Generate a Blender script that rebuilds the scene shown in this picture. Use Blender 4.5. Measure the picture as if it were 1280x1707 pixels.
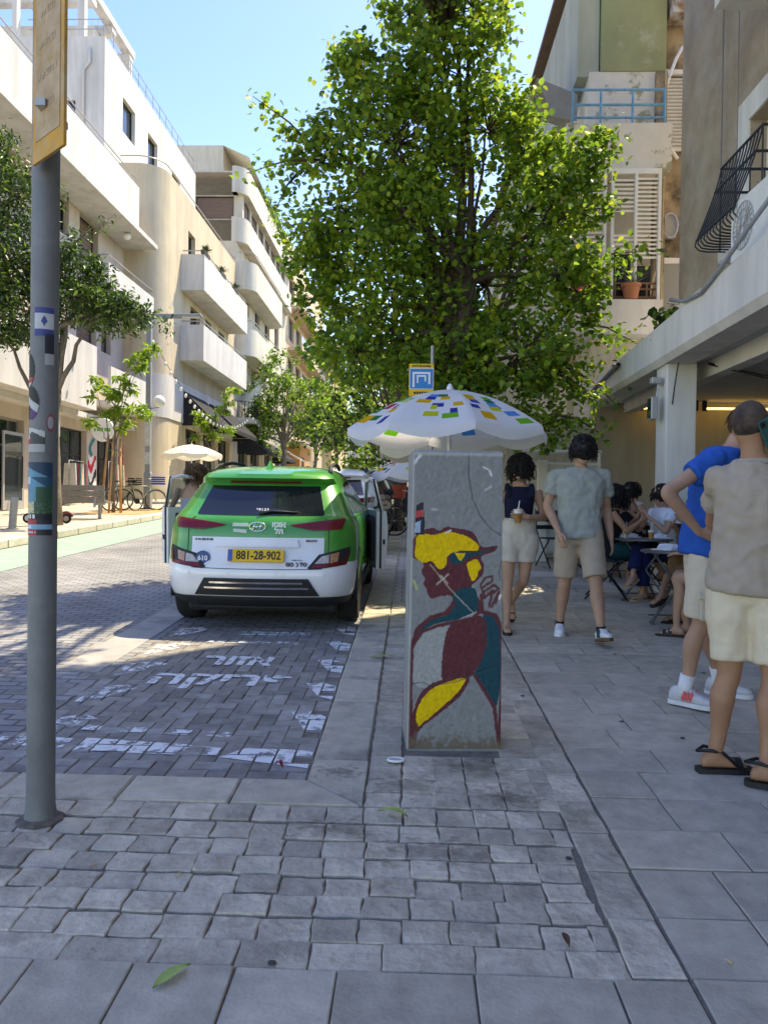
import bpy, bmesh, math, random
import numpy as np
from mathutils import Vector, Matrix, noise as mnoise
R=math.radians; rnd=random.Random(7)
for o in list(bpy.data.objects): bpy.data.objects.remove(o)
scene=bpy.context.scene; C=scene.collection
# ------------------------------------------------------------------ camera, sky, sun, exposure
S=0.0406            # the street climbs gently away from the camera
H=1.46
YAW=R(1.95); PITCH=-math.atan(15.5/1282); ROLL=0.014
fw=Vector((-math.sin(YAW)*math.cos(PITCH),math.cos(YAW)*math.cos(PITCH),math.sin(PITCH)))
r0=fw.cross(Vector((0,0,1))).normalized(); u0=r0.cross(fw)
rt=r0*math.cos(ROLL)+u0*math.sin(ROLL); up=u0*math.cos(ROLL)-r0*math.sin(ROLL)
cd=bpy.data.cameras.new('camera'); cam=bpy.data.objects.new('camera',cd); C.objects.link(cam)
cam.matrix_world=Matrix(((rt.x,up.x,-fw.x,0),(rt.y,up.y,-fw.y,0),(rt.z,up.z,-fw.z,H),(0,0,0,1)))
cd.sensor_fit='VERTICAL'; cd.sensor_height=24; cd.lens=24*1282/1707; cd.clip_end=4000; cd.clip_start=0.05
scene.camera=cam
SUN=Vector((0.36,0.34,0.87)).normalized()
w=bpy.data.worlds.new('World'); scene.world=w; w.use_nodes=True
nt=w.node_tree; bg=nt.nodes['Background']
sk=nt.nodes.new('ShaderNodeTexSky'); sk.sky_type='NISHITA'; sk.sun_disc=False
sk.sun_elevation=math.asin(SUN.z); sk.sun_rotation=math.atan2(SUN.x,SUN.y)
sk.air_density=1.0; sk.dust_density=0.5; sk.ozone_density=2.0; sk.altitude=0
hsv=nt.nodes.new('ShaderNodeHueSaturation'); hsv.inputs['Saturation'].default_value=1.27; hsv.inputs['Hue'].default_value=.5215; nt.links.new(sk.outputs[0],hsv.inputs['Color']); nt.links.new(hsv.outputs[0],bg.inputs[0]); bg.inputs[1].default_value=0.15
sl=bpy.data.lights.new('sun','SUN'); sl.energy=2.4; sl.angle=R(0.53); sl.color=(1,0.955,0.90)
so=bpy.data.objects.new('sun',sl); C.objects.link(so); so.rotation_euler=SUN.to_track_quat('Z','Y').to_euler()
vs=scene.view_settings; vs.view_transform='Standard'; vs.look='None'; vs.gamma=1; vs.use_curve_mapping=False
vs.exposure=1.8; vs.use_white_balance=True; vs.white_balance_temperature=8900; vs.white_balance_tint=3
scene.cycles.max_bounces=8; scene.cycles.transparent_max_bounces=12
# ------------------------------------------------------------------ helpers
def gz(y): return S*y
def ray(x,y): return fw+rt*((x-640)/1282)-up*((y-853.5)/1282)
def PX(x,y,X):
    d=ray(x,y); t=X/d.x; return Vector((0,0,H))+d*t
def PYY(x,y,Y):
    d=ray(x,y); t=Y/d.y; return Vector((0,0,H))+d*t
class MB:
    def __init__(s): s.v=[]; s.f=[]; s.m=[]; s.mi=0
    def add(s,vs,fs):
        n=len(s.v); s.v+= [tuple(p) for p in vs]; s.f+=[tuple(i+n for i in f) for f in fs]; s.m+=[s.mi]*len(fs); return s
    def box(s,x0,x1,y0,y1,z0,z1):
        return s.add([(x0,y0,z0),(x1,y0,z0),(x1,y1,z0),(x0,y1,z0),(x0,y0,z1),(x1,y0,z1),(x1,y1,z1),(x0,y1,z1)],
              [(0,3,2,1),(4,5,6,7),(0,1,5,4),(1,2,6,5),(2,3,7,6),(3,0,4,7)])
    def bbox(s,x0,x1,y0,y1,z0,z1,b=.01):   # box with all edges chamfered
        bm=bmesh.new(); bmesh.ops.create_cube(bm,size=1)
        for v in bm.verts: v.co=Vector(((x0+x1)/2+v.co.x*(x1-x0),(y0+y1)/2+v.co.y*(y1-y0),(z0+z1)/2+v.co.z*(z1-z0)))
        bmesh.ops.bevel(bm,geom=bm.edges[:],offset=b,segments=1,affect='EDGES')
        bm.verts.index_update(); s.add([v.co for v in bm.verts],[[v.index for v in f.verts] for f in bm.faces]); bm.free(); return s
    def obox(s,c,ax,ay,az):   # oriented box, half-axes as vectors
        c=Vector(c);ax=Vector(ax);ay=Vector(ay);az=Vector(az)
        P=[c+ax*i+ay*j+az*k for k in(-1,1) for j in(-1,1) for i in(-1,1)]
        return s.add(P,[(0,2,3,1),(4,5,7,6),(0,1,5,4),(1,3,7,5),(3,2,6,7),(2,0,4,6)])
    def tube(s,pts,r,n=8,cap=True,closed=False):
        pts=[Vector(p) for p in pts]; m=len(pts)
        rr=r if isinstance(r,(list,tuple)) else [r]*m
        rings=[]; prev=None
        for i,p in enumerate(pts):
            if closed: t=pts[(i+1)%m]-pts[i-1]
            else: t=pts[min(i+1,m-1)]-pts[max(i-1,0)]
            t=t.normalized() if t.length>1e-9 else Vector((0,0,1))
            if prev is None:
                a=Vector((0,0,1)) if abs(t.z)<.9 else Vector((1,0,0)); x=t.cross(a).normalized()
            else:
                x=prev-t*prev.dot(t); x=x.normalized() if x.length>1e-6 else t.orthogonal().normalized()
            prev=x; y=t.cross(x)
            rings.append([p+x*(rr[i]*math.cos(2*math.pi*k/n))+y*(rr[i]*math.sin(2*math.pi*k/n)) for k in range(n)])
        V=[q for g in rings for q in g]; Fc=[]
        for i in range(m if closed else m-1):
            j=(i+1)%m
            for k in range(n): Fc.append((i*n+k,i*n+(k+1)%n,j*n+(k+1)%n,j*n+k))
        if cap and not closed: Fc.append(tuple(range(n-1,-1,-1))); Fc.append(tuple((m-1)*n+k for k in range(n)))
        return s.add(V,Fc)
    def lathe(s,prof,n=24,c=(0,0,0),a0=0,a1=2*math.pi):
        full=abs(a1-a0-2*math.pi)<1e-6; nn=n if full else n+1
        V=[];Fc=[]
        for k in range(nn):
            a=a0+(a1-a0)*k/n
            for r,z in prof: V.append((c[0]+r*math.cos(a),c[1]+r*math.sin(a),c[2]+z))
        m=len(prof)
        for k in range(n):
            k2=(k+1)%nn
            for i in range(m-1): Fc.append((k*m+i,k2*m+i,k2*m+i+1,k*m+i+1))
        return s.add(V,Fc)
    def loft(s,rings,cap=True,closed=True):
        n=len(rings[0]);V=[p for g in rings for p in g];Fc=[]
        for i in range(len(rings)-1):
            for k in range(n if closed else n-1): Fc.append((i*n+k,i*n+(k+1)%n,(i+1)*n+(k+1)%n,(i+1)*n+k))
        if cap: Fc.append(tuple(range(n-1,-1,-1))); Fc.append(tuple((len(rings)-1)*n+k for k in range(n)))
        return s.add(V,Fc)
    def prism(s,poly,ax,d0,d1):   # polygon (list of 2D) extruded along axis 'x','y','z'
        def p3(a,b,d): return {'x':(d,a,b),'y':(a,d,b),'z':(a,b,d)}[ax]
        n=len(poly);V=[p3(a,b,d0) for a,b in poly]+[p3(a,b,d1) for a,b in poly]
        return s.add(V,[tuple(range(n-1,-1,-1)),tuple(range(n,2*n))]+[(k,(k+1)%n,n+(k+1)%n,n+k) for k in range(n)])
    def sphere(s,c,rx,ry=None,rz=None,n=12,m=8):
        ry=ry or rx; rz=rz or rx
        prof=[(math.sin(math.pi*i/m),-math.cos(math.pi*i/m)) for i in range(m+1)]
        k=len(s.v); s.lathe([(max(a,1e-4),b) for a,b in prof],n)
        for i in range(k,len(s.v)): q=s.v[i]; s.v[i]=(c[0]+q[0]*rx,c[1]+q[1]*ry,c[2]+q[2]*rz)
        return s
    def xf(s,M,k=0):
        for i in range(k,len(s.v)): s.v[i]=tuple(M@Vector(s.v[i]))
        return s
    def mesh(s,name,mat,smooth=False,fix=True):
        me=bpy.data.meshes.new(name); me.from_pydata(s.v,[],s.f)
        mats=mat if isinstance(mat,(list,tuple)) else [mat]
        for m in mats: me.materials.append(m)
        if len(mats)>1: me.polygons.foreach_set('material_index',s.m)
        if fix:
            bm=bmesh.new(); bm.from_mesh(me); bmesh.ops.recalc_face_normals(bm,faces=bm.faces[:]); bm.to_mesh(me); bm.free()
        if smooth is True: me.polygons.foreach_set('use_smooth',[True]*len(me.polygons))
        elif smooth:
            me.polygons.foreach_set('use_smooth',[True]*len(me.polygons)); me.set_sharp_from_angle(angle=R(smooth))
        me.update(); return me
    def build(s,name,mat,parent=None,smooth=False,fix=True,loc=None):
        return link(name,s.mesh(name,mat,smooth,fix),parent,loc)
def link(name,me,parent=None,loc=None):
    o=bpy.data.objects.new(name,me); C.objects.link(o)
    if parent is not None: o.parent=parent
    if loc is not None: o.location=loc
    return o
def tag(o,label=None,cat=None,group=None,kind=None):
    if label: o['label']=label
    if cat: o['category']=cat
    if group: o['group']=group
    if kind: o['kind']=kind
    return o
def thing(name,label,cat,loc=(0,0,0),rz=0,group=None,rx=0):
    o=bpy.data.objects.new(name,None); C.objects.link(o); o.location=loc; o.rotation_euler=(rx,0,rz); o.empty_display_size=.2
    return tag(o,label,cat,group)
def struct(name,mb,mat,smooth=False,**k):
    return tag(mb.build(name,mat,None,smooth,**k),kind='structure')
def copytree(o,parent=None):
    c=o.copy(); C.objects.link(c); c.parent=parent
    for ch in list(o.children): copytree(ch,c)
    return c
# ------------------------------------------------------------------ materials
MATS={}
def M(name,col,rough=.8,var=.12,scale=5.,bump=.15,bscale=40.,metal=0,rv=0.,spec=.35,col2=None,c2scale=2.,c2thr=.55,c2soft=.08,streak=0,detail=4,coat=0,trans=0,emit=None,estr=0,sub=0,bdist=.01):
    if name in MATS: return MATS[name]
    m=bpy.data.materials.new(name); m.use_nodes=True; n=m.node_tree.nodes; l=m.node_tree.links
    b=n['Principled BSDF']; b.inputs['Roughness'].default_value=rough; b.inputs['Metallic'].default_value=metal
    b.inputs['Specular IOR Level'].default_value=spec; b.inputs['Coat Weight'].default_value=coat; b.inputs['Coat Roughness'].default_value=.04
    tc=n.new('ShaderNodeTexCoord'); co=tc.outputs['Object']
    if rv:
        oi=n.new('ShaderNodeObjectInfo'); ad=n.new('ShaderNodeVectorMath'); ad.operation='MULTIPLY_ADD'
        cb=n.new('ShaderNodeCombineXYZ')
        for i in range(3): l.new(oi.outputs['Random'],cb.inputs[i])
        ad.inputs[1].default_value=(37,23,11); l.new(cb.outputs[0],ad.inputs[0]); l.new(co,ad.inputs[2]); co=ad.outputs[0]
    c4=lambda c:(c[0],c[1],c[2],1)
    nz=n.new('ShaderNodeTexNoise'); nz.inputs['Scale'].default_value=scale; nz.inputs['Detail'].default_value=detail; nz.inputs['Roughness'].default_value=.62
    l.new(co,nz.inputs['Vector'])
    rp=n.new('ShaderNodeValToRGB'); l.new(nz.outputs['Fac'],rp.inputs[0])
    rp.color_ramp.elements[0].position=.28; rp.color_ramp.elements[1].position=.72
    rp.color_ramp.elements[0].color=c4([max(0,x*(1-var)) for x in col]); rp.color_ramp.elements[1].color=c4([min(1,x*(1+var)) for x in col])
    out=rp.outputs[0]
    if col2:
        n2=n.new('ShaderNodeTexNoise'); n2.inputs['Scale'].default_value=c2scale; n2.inputs['Detail'].default_value=8; n2.inputs['Roughness'].default_value=.7
        n2in=co
        if streak:
            mp=n.new('ShaderNodeMapping'); mp.inputs['Scale'].default_value=(1,1,streak); l.new(co,mp.inputs['Vector']); n2in=mp.outputs[0]
        l.new(n2in,n2.inputs['Vector']); r2=n.new('ShaderNodeMapRange'); r2.inputs[1].default_value=c2thr-c2soft; r2.inputs[2].default_value=c2thr+c2soft
        l.new(n2.outputs['Fac'],r2.inputs[0]); mx=n.new('ShaderNodeMix'); mx.data_type='RGBA'; l.new(r2.outputs[0],mx.inputs['Factor'])
        l.new(out,mx.inputs['A']); mx.inputs['B'].default_value=c4(col2); out=mx.outputs['Result']
    if rv:
        hs=n.new('ShaderNodeHueSaturation'); mr=n.new('ShaderNodeMapRange'); mr.inputs[3].default_value=1-rv; mr.inputs[4].default_value=1+rv
        l.new(oi.outputs['Random'],mr.inputs[0]); l.new(mr.outputs[0],hs.inputs['Value']); l.new(out,hs.inputs['Color']); out=hs.outputs[0]
    l.new(out,b.inputs['Base Color'])
    if bump:
        nb=n.new('ShaderNodeTexNoise'); nb.inputs['Scale'].default_value=bscale; nb.inputs['Detail'].default_value=5; l.new(co,nb.inputs['Vector'])
        bp=n.new('ShaderNodeBump'); bp.inputs['Strength'].default_value=bump; bp.inputs['Distance'].default_value=bdist; l.new(nb.outputs['Fac'],bp.inputs['Height']); l.new(bp.outputs[0],b.inputs['Normal'])
    if trans: b.inputs['Transmission Weight'].default_value=trans
    if emit: b.inputs['Emission Color'].default_value=c4(emit); b.inputs['Emission Strength'].default_value=estr
    MATS[name]=m; return m
def VC(name,rough=.8,bump=.1,bscale=60,spec=.3,var=.1,vscale=8,attr='col',transl=0,bdist=.01):
    """material coloured by a colour attribute (prints, paint, leaf hues)"""
    if name in MATS: return MATS[name]
    m=bpy.data.materials.new(name); m.use_nodes=True; n=m.node_tree.nodes; l=m.node_tree.links; b=n['Principled BSDF']
    b.inputs['Roughness'].default_value=rough; b.inputs['Specular IOR Level'].default_value=spec
    a=n.new('ShaderNodeAttribute'); a.attribute_name=attr
    tc=n.new('ShaderNodeTexCoord'); nz=n.new('ShaderNodeTexNoise'); nz.inputs['Scale'].default_value=vscale; nz.inputs['Detail'].default_value=6; l.new(tc.outputs['Object'],nz.inputs['Vector'])
    mr=n.new('ShaderNodeMapRange'); mr.inputs[1].default_value=.25; mr.inputs[2].default_value=.75; mr.inputs[3].default_value=1-var; mr.inputs[4].default_value=1+var; l.new(nz.outputs['Fac'],mr.inputs[0])
    hs=n.new('ShaderNodeHueSaturation'); l.new(a.outputs['Color'],hs.inputs['Color']); l.new(mr.outputs[0],hs.inputs['Value']); l.new(hs.outputs[0],b.inputs['Base Color'])
    if bump:
        nb=n.new('ShaderNodeTexNoise'); nb.inputs['Scale'].default_value=bscale; nb.inputs['Detail'].default_value=4; l.new(tc.outputs['Object'],nb.inputs['Vector'])
        bp=n.new('ShaderNodeBump'); bp.inputs['Strength'].default_value=bump; bp.inputs['Distance'].default_value=bdist; l.new(nb.outputs['Fac'],bp.inputs['Height']); l.new(bp.outputs[0],b.inputs['Normal'])
    if transl:
        t=n.new('ShaderNodeBsdfTranslucent'); l.new(hs.outputs[0],t.inputs['Color']); ms=n.new('ShaderNodeMixShader'); ms.inputs[0].default_value=transl
        l.new(b.outputs[0],ms.inputs[1]); l.new(t.outputs[0],ms.inputs[2]); l.new(ms.outputs[0],n['Material Output'].inputs[0])
    MATS[name]=m; return m
def GLASS(name,tint,opac=.5,rough=.03):
    """tinted window glass: sees through by (1-opac), reflects by fresnel"""
    if name in MATS: return MATS[name]
    m=bpy.data.materials.new(name); m.use_nodes=True; n=m.node_tree.nodes; l=m.node_tree.links; b=n['Principled BSDF']
    b.inputs['Base Color'].default_value=(*tint,1); b.inputs['Roughness'].default_value=rough; b.inputs['Specular IOR Level'].default_value=.6
    b.inputs['Coat Weight'].default_value=.6; b.inputs['Coat Roughness'].default_value=.02
    t=n.new('ShaderNodeBsdfTransparent'); t.inputs[0].default_value=(min(1,tint[0]*3+.45),min(1,tint[1]*3+.45),min(1,tint[2]*3+.45),1)
    ms=n.new('ShaderNodeMixShader'); ms.inputs[0].default_value=opac; l.new(t.outputs[0],ms.inputs[1]); l.new(b.outputs[0],ms.inputs[2]); l.new(ms.outputs[0],n['Material Output'].inputs[0])
    MATS[name]=m; return m
def setcol(me,cols,attr='col'):   # one colour per face
    a=me.color_attributes.new(attr,'FLOAT_COLOR','CORNER')
    ls=np.empty(len(me.polygons),int); me.polygons.foreach_get('loop_total',ls)
    c=np.repeat(np.asarray(cols,float),ls,axis=0); c=np.hstack([c,np.ones((len(c),1))]) if c.shape[1]==3 else c
    a.data.foreach_set('color',c.ravel())
def srgb(h):
    h=h.lstrip('#'); v=[int(h[i:i+2],16)/255 for i in(0,2,4)]
    return tuple(x/12.92 if x<=.04045 else ((x+.055)/1.055)**2.4 for x in v)
def worn_line(name,w_,h,mat,parent,loc,rot,seed=0,n=7):
    """print too small or worn to read: a row of uneven dashes"""
    r_=random.Random(seed); m=MB(); x=-w_/2
    while x<w_/2-.2*h:
        k=min(h*r_.uniform(.35,.9),w_/2-x); m.box(x,x+k,-h*r_.uniform(.3,.5),h*r_.uniform(.3,.5),0,.0006); x+=k+h*r_.uniform(.15,.4)
    o=m.build(name,mat,parent); o.location=loc; o.rotation_euler=rot; o['kind']='stuff'; return o
def text_obj(name,txt,size,mat,parent=None,loc=(0,0,0),rot=(0,0,0),ext=.001,sx=1,sy=1,align='CENTER',bold=0):
    cu=bpy.data.curves.new(name,'FONT'); cu.body=txt; cu.size=size; cu.align_x=align; cu.align_y='CENTER'; cu.extrude=ext; cu.offset=bold; cu.resolution_u=3
    to=bpy.data.objects.new(name+'_c',cu); C.objects.link(to)
    dg=bpy.context.evaluated_depsgraph_get(); me=bpy.data.meshes.new_from_object(to.evaluated_get(dg)); bpy.data.objects.remove(to)
    me.transform(Matrix.Diagonal((sx,sy,1,1))); me.materials.clear(); me.materials.append(mat)
    o=link(name,me,parent); o.location=loc; o.rotation_euler=rot; return o
# ------------------------------------------------------------------ ground
granite=M('granite_grey',(.46,.407,.318),.75,.22,9,.35,70,rv=.13,col2=(.34,.297,.23),c2scale=3.5,c2thr=.64,c2soft=.1,detail=8)
cobble_m=M('cobble_basalt',(.50,.437,.337),.75,.28,7,.7,28,rv=.2,col2=(.30,.25,.187),c2scale=5,c2thr=.6,c2soft=.12,detail=8,bdist=.02)
kerb_m=M('kerb_concrete',(.50,.443,.342),.85,.22,8,.4,90,rv=.1,col2=(.15,.14,.13),c2scale=2.2,c2thr=.62,c2soft=.12,detail=8)
bay_m=M('bay_paver',(.27,.245,.215),.8,.3,10,.35,80,rv=.22,col2=(.36,.35,.335),c2scale=3,c2thr=.62,c2soft=.1,detail=8)
joint_m=M('joint_sand',(.21,.18,.145),.95,.3,30,.5,120)
def brickmat(name,c1,c2,mort,bw,bh,ms=.012,rough=.8,off=.5):
    m=bpy.data.materials.new(name); m.use_nodes=True; n=m.node_tree.nodes; l=m.node_tree.links; b=n['Principled BSDF']; b.inputs['Roughness'].default_value=rough
    tc=n.new('ShaderNodeTexCoord'); br=n.new('ShaderNodeTexBrick'); l.new(tc.outputs['Object'],br.inputs['Vector'])
    br.inputs['Scale'].default_value=1; br.inputs['Brick Width'].default_value=bw; br.inputs['Row Height'].default_value=bh; br.inputs['Mortar Size'].default_value=ms; br.offset=off
    br.inputs['Color1'].default_value=(*c1,1); br.inputs['Color2'].default_value=(*c2,1); br.inputs['Mortar'].default_value=(*mort,1); br.inputs['Mortar Smooth'].default_value=.3
    nz=n.new('ShaderNodeTexNoise'); nz.inputs['Scale'].default_value=1.3; nz.inputs['Detail'].default_value=8; l.new(tc.outputs['Object'],nz.inputs['Vector'])
    mr=n.new('ShaderNodeMapRange'); mr.inputs[1].default_value=.3; mr.inputs[2].default_value=.7; mr.inputs[3].default_value=.72; mr.inputs[4].default_value=1.2; l.new(nz.outputs['Fac'],mr.inputs[0])
    hs=n.new('ShaderNodeHueSaturation'); l.new(br.outputs['Color'],hs.inputs['Color']); l.new(mr.outputs[0],hs.inputs['Value']); l.new(hs.outputs[0],b.inputs['Base Color'])
    bp=n.new('ShaderNodeBump'); bp.inputs['Strength'].default_value=.5; bp.inputs['Distance'].default_value=.008; bp.invert=True; l.new(br.outputs['Fac'],bp.inputs['Height']); l.new(bp.outputs[0],b.inputs['Normal'])
    return m
road_m=brickmat('road_pavers',(.235,.235,.24),(.30,.295,.29),(.12,.115,.11),.2,.1)
walk_m=brickmat('sidewalk_tiles',(.47,.42,.34),(.55,.49,.40),(.26,.23,.19),.4,.2)
slabfar_m=brickmat('slab_tiles',(.425,.38,.30),(.48,.43,.335),(.24,.21,.18),.6,.3)
GA=math.atan(S)
def gsheet(mb,x0,x1,y0,y1,dz,n=1):
    for i in range(n):
        a=y0+(y1-y0)*i/n; b=y0+(y1-y0)*(i+1)/n
        mb.add([(x0,a,gz(a)+dz),(x1,a,gz(a)+dz),(x1,b,gz(b)+dz),(x0,b,gz(b)+dz)],[(0,1,2,3)])
    return mb
def gslab(mb,x0,x1,y0,y1,dz,h):
    P=[(x0,y0),(x1,y0),(x1,y1),(x0,y1)]
    return mb.add([(a,b,gz(b)+dz-h) for a,b in P]+[(a,b,gz(b)+dz) for a,b in P],[(0,3,2,1),(4,5,6,7),(0,1,5,4),(1,2,6,5),(2,3,7,6),(3,0,4,7)])
earth_m=M('ground_earth',(.22,.2,.17),.95,.25,.5,.2,8)
b=MB(); Yf=170
b.add([(-300,-60,gz(-60)-.3),(300,-60,gz(-60)-.3),(300,Yf,gz(Yf)-.3),(-300,Yf,gz(Yf)-.3),(-1500,3000,gz(Yf)-.3),(1500,3000,gz(Yf)-.3)],[(0,1,2,3),(3,2,5,4)])
struct('ground',b,earth_m)
struct('road',gslab(MB(),-7.42,-2.2,-20,Yf,-.05,.15),road_m)
bay=struct('parking_bay',gslab(MB(),-2.2,-.47,3.6,Yf,-.058,.12),joint_m)
far=gsheet(MB(),-2.2,-.47,7.35,Yf,-.052); far.build('far_bay_pavers',road_m,bay)['kind']='stuff'
rw=struct('right_pavement',gslab(MB(),.83,9,-8,Yf,-.010,.2),joint_m)
fs=gsheet(MB(),.83,9,9.2,Yf,-.004); fs.build('far_paving_slabs',slabfar_m,rw)['kind']='stuff'
fc=struct('cobbled_pavement',gslab(gslab(MB(),-7.4,.83,-8,3.34,-.014,.2),-.2,.83,3.34,Yf,-.014,.2),joint_m)
lw=struct('left_pavement',gslab(MB(),-13,-7.62,-20,Yf,.10,.3),walk_m)
green_m=M('bike_lane_green',(.27,.42,.31),.85,.12,3,.3,90,col2=(.36,.44,.36),c2scale=2.6,c2thr=.62,c2soft=.1)
bl=struct('bike_lane',gsheet(MB(),-7.40,-5.85,-5,Yf,-.044,1),green_m)
# left kerb: stones where one can tell them apart
lk=struct('left_kerb',gslab(MB(),-7.60,-7.43,-20,Yf,.09,.3),joint_m)
km=gslab(MB(),-7.635,-7.42,0,.98,.105,.2)
kme=MB().bbox(-.105,.105,-.49,.49,-.16,0,.015).mesh('kerb_stone',M('left_kerb_stone',(.50,.46,.39),.85,.15,6,.3,60,rv=.12))
for i in range(60):
    o=link('kerb_stone',kme,lk,(-7.53,10.5+i,gz(10.5+i)+.112)); o.rotation_euler=(GA,0,0)
COB=fc
# single-stone meshes ------------------------------------------------------------
def stone(name,w,d,h,mat,irr=0.,bev=.005,crown=0.,seed=0):
    r=random.Random(seed); n=3 if irr else 1
    per=[]
    for (ax,ay),(bx,by) in zip([(-1,-1),(1,-1),(1,1),(-1,1)],[(1,-1),(1,1),(-1,1),(-1,-1)]):
        for k in range(n):
            t=k/n; per.append(((ax+(bx-ax)*t)*w/2,(ay+(by-ay)*t)*d/2))
    out=[]
    for x,y in per:
        if irr: x+=r.uniform(-irr,irr); y+=r.uniform(-irr,irr)
        out.append((x,y))
    ins=lambda s,z:[(x*(1-2*s/w),y*(1-2*s/d),z) for x,y in out]
    m=MB(); rings=[ins(0,-h),ins(0,-bev),ins(bev,0 if not crown else -.001)]
    N=len(out); V=[p for g in rings for p in g]; Fc=[]
    for i in range(2):
        for k in range(N): Fc.append((i*N+k,i*N+(k+1)%N,(i+1)*N+(k+1)%N,(i+1)*N+k))
    if crown:
        V.append((r.uniform(-.1,.1)*w,r.uniform(-.1,.1)*d,crown)); c=len(V)-1
        for k in range(N): Fc.append((2*N+k,2*N+(k+1)%N,c))
    else: Fc.append(tuple(2*N+k for k in range(N)))
    m.add(V,Fc); return m.mesh(name,mat,35,fix=False)
def lay(name,me,parent,x,y,dz=0,rz=0,tilt=.006):
    o=link(name,me,parent,(x,y,gz(y)+dz+rnd.uniform(-.003,.003))); o.rotation_euler=(GA+rnd.uniform(-tilt,tilt),rnd.uniform(-tilt,tilt),rz+rnd.uniform(-.012,.012)); return o
# cobbles in the foreground: courses across the pavement
rows=[2.30,2.43,2.565,2.685,2.82,2.955,3.095,3.255]; hts=[.135,.128,.125,.118,.128,.128,.135,.15]
cob={}
def cobble(wi,d,k):
    key=(round(wi/.01),round(d,3),k)
    if key not in cob: cob[key]=stone('cobble',key[0]*.01-.005,d-.005,.06,cobble_m,.004,.004,0,k+int(wi*1000))
    return cob[key]
ncob=0
for ri,(yc,d) in enumerate(zip(rows,hts)):
    x=-2.35+rnd.uniform(0,.2)
    while x<.80:
        wi=rnd.choice([.14,.15,.16,.17]) if ri>0 else rnd.choice([.22,.25,.28])
        if x+wi>.66: wi=.66-x if .66-x>.05 else 0
        if wi<.06: break
        xc=x+wi/2
        if True:
            lay('cobble',cobble(wi,d,rnd.randrange(3)),fc,xc,yc+rnd.uniform(-.006,.006)+0,-.002,0,.009); ncob+=1
        x+=wi
# cobbles round the painted block and the strip beside the kerb
y=3.42
while y<8.6:
    d=.15
    lay('cobble',cobble(.16,d,rnd.randrange(3)),fc,-.105,y,-.002,0,.012)
    for xc in ((-.0+.06,.20,.36,.52,.63)if y<4.0 else (.57,)):
        if xc<.55 or y<4.0: lay('cobble',cobble(.16 if xc<.6 else .1,d,rnd.randrange(3)),fc,xc,y,-.002,0,.008)
        else: lay('cobble',cobble(.2,d,rnd.randrange(3)),fc,.58,y,-.002,0,.012)
    y+=.152
# edge course beside the slabs
y=2.24
while y<8.6:
    d=.3; lay('cobble',cobble(.16,d,rnd.randrange(2)),fc,.745,y+.15,-.001,0,.006); y+=.302
b=MB(); 
gsheet(b,-.19,.66,8.6,60,-.006); b.build('far_cobbles',brickmat('cobbles_far',(.46,.42,.36),(.52,.475,.41),(.24,.21,.18),.17,.15,.01),fc)['kind']='stuff'
# slabs: bottom courses (whole width) and the right pavement
sl_me={}
def slab(wi,d):
    k=(round(wi,2),round(d,2))
    if k not in sl_me: sl_me[k]=stone('paving_slab',k[0]-.006,k[1]-.006,.05,granite,0,.0035)
    return sl_me[k]
for yc,ln in ((2.085,.45),(1.785,.5),(1.485,.5)):
    x=-1.7+rnd.uniform(0,.2)
    while x<.80:
        wi=min(rnd.choice([.4,.45,.3]),.828-x)
        if wi<.08: break
        lay('paving_slab',slab(wi,.3),fc,x+wi/2,yc,0,0,.002); x+=wi
y=1.0; i=0
while y<9.2:
    x=.835; x-=0
    first=True
    while x<min(9,y*.62+.9):
        wi=rnd.choice([.6,.45,.45,.3]) if not first else rnd.choice([.3,.45,.6]); first=False
        lay('paving_slab',slab(wi,.31),rw,x+wi/2,y+.155,0,0,.0015); x+=wi
    y+=.312
# kerb of the bay (real stones, mitred corner)
kb=struct('bay_kerb',gslab(gslab(MB(),-.465,-.195,3.36,Yf,-.02,.2),-2.6,-.47,3.36,3.58,-.02,.2),joint_m)
ks=stone('kerb_stone',.272,.493,.12,kerb_m,0,.008)
for i in range(60): lay('kerb_stone',ks,kb,-.331,3.86+.25+i*.5,.004,0,.002)
def kpoly(pts):
    P=[(a,b) for a,b in pts]; m=MB(); n=len(P)
    cx=sum(p[0] for p in P)/n; cy=sum(p[1] for p in P)/n
    ins=[(a+(cx-a)*.03,b+(cy-b)*.03) for a,b in P]
    V=[(a,b,gz(b)-.12) for a,b in P]+[(a,b,gz(b)-.006) for a,b in P]+[(a,b,gz(b)+.004) for a,b in ins]
    Fc=[(i*n+k,i*n+(k+1)%n,(i+1)*n+(k+1)%n,(i+1)*n+k) for i in range(2) for k in range(n)]+[tuple(2*n+k for k in range(n))]
    return m.add(V,Fc).build('kerb_stone',kerb_m,kb)
kpoly([(-.467,3.6),(-.19,3.335),(-.19,3.855),(-.467,3.855)])
x0=-.474
for i,wd in enumerate((.30,.50,.55,.6,.6)):
    a,bb=x0,x0-wd
    kpoly([(bb,3.335),(a if i else -.2,3.335),(a,3.595),(bb,3.595)]); x0=bb-.006
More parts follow.
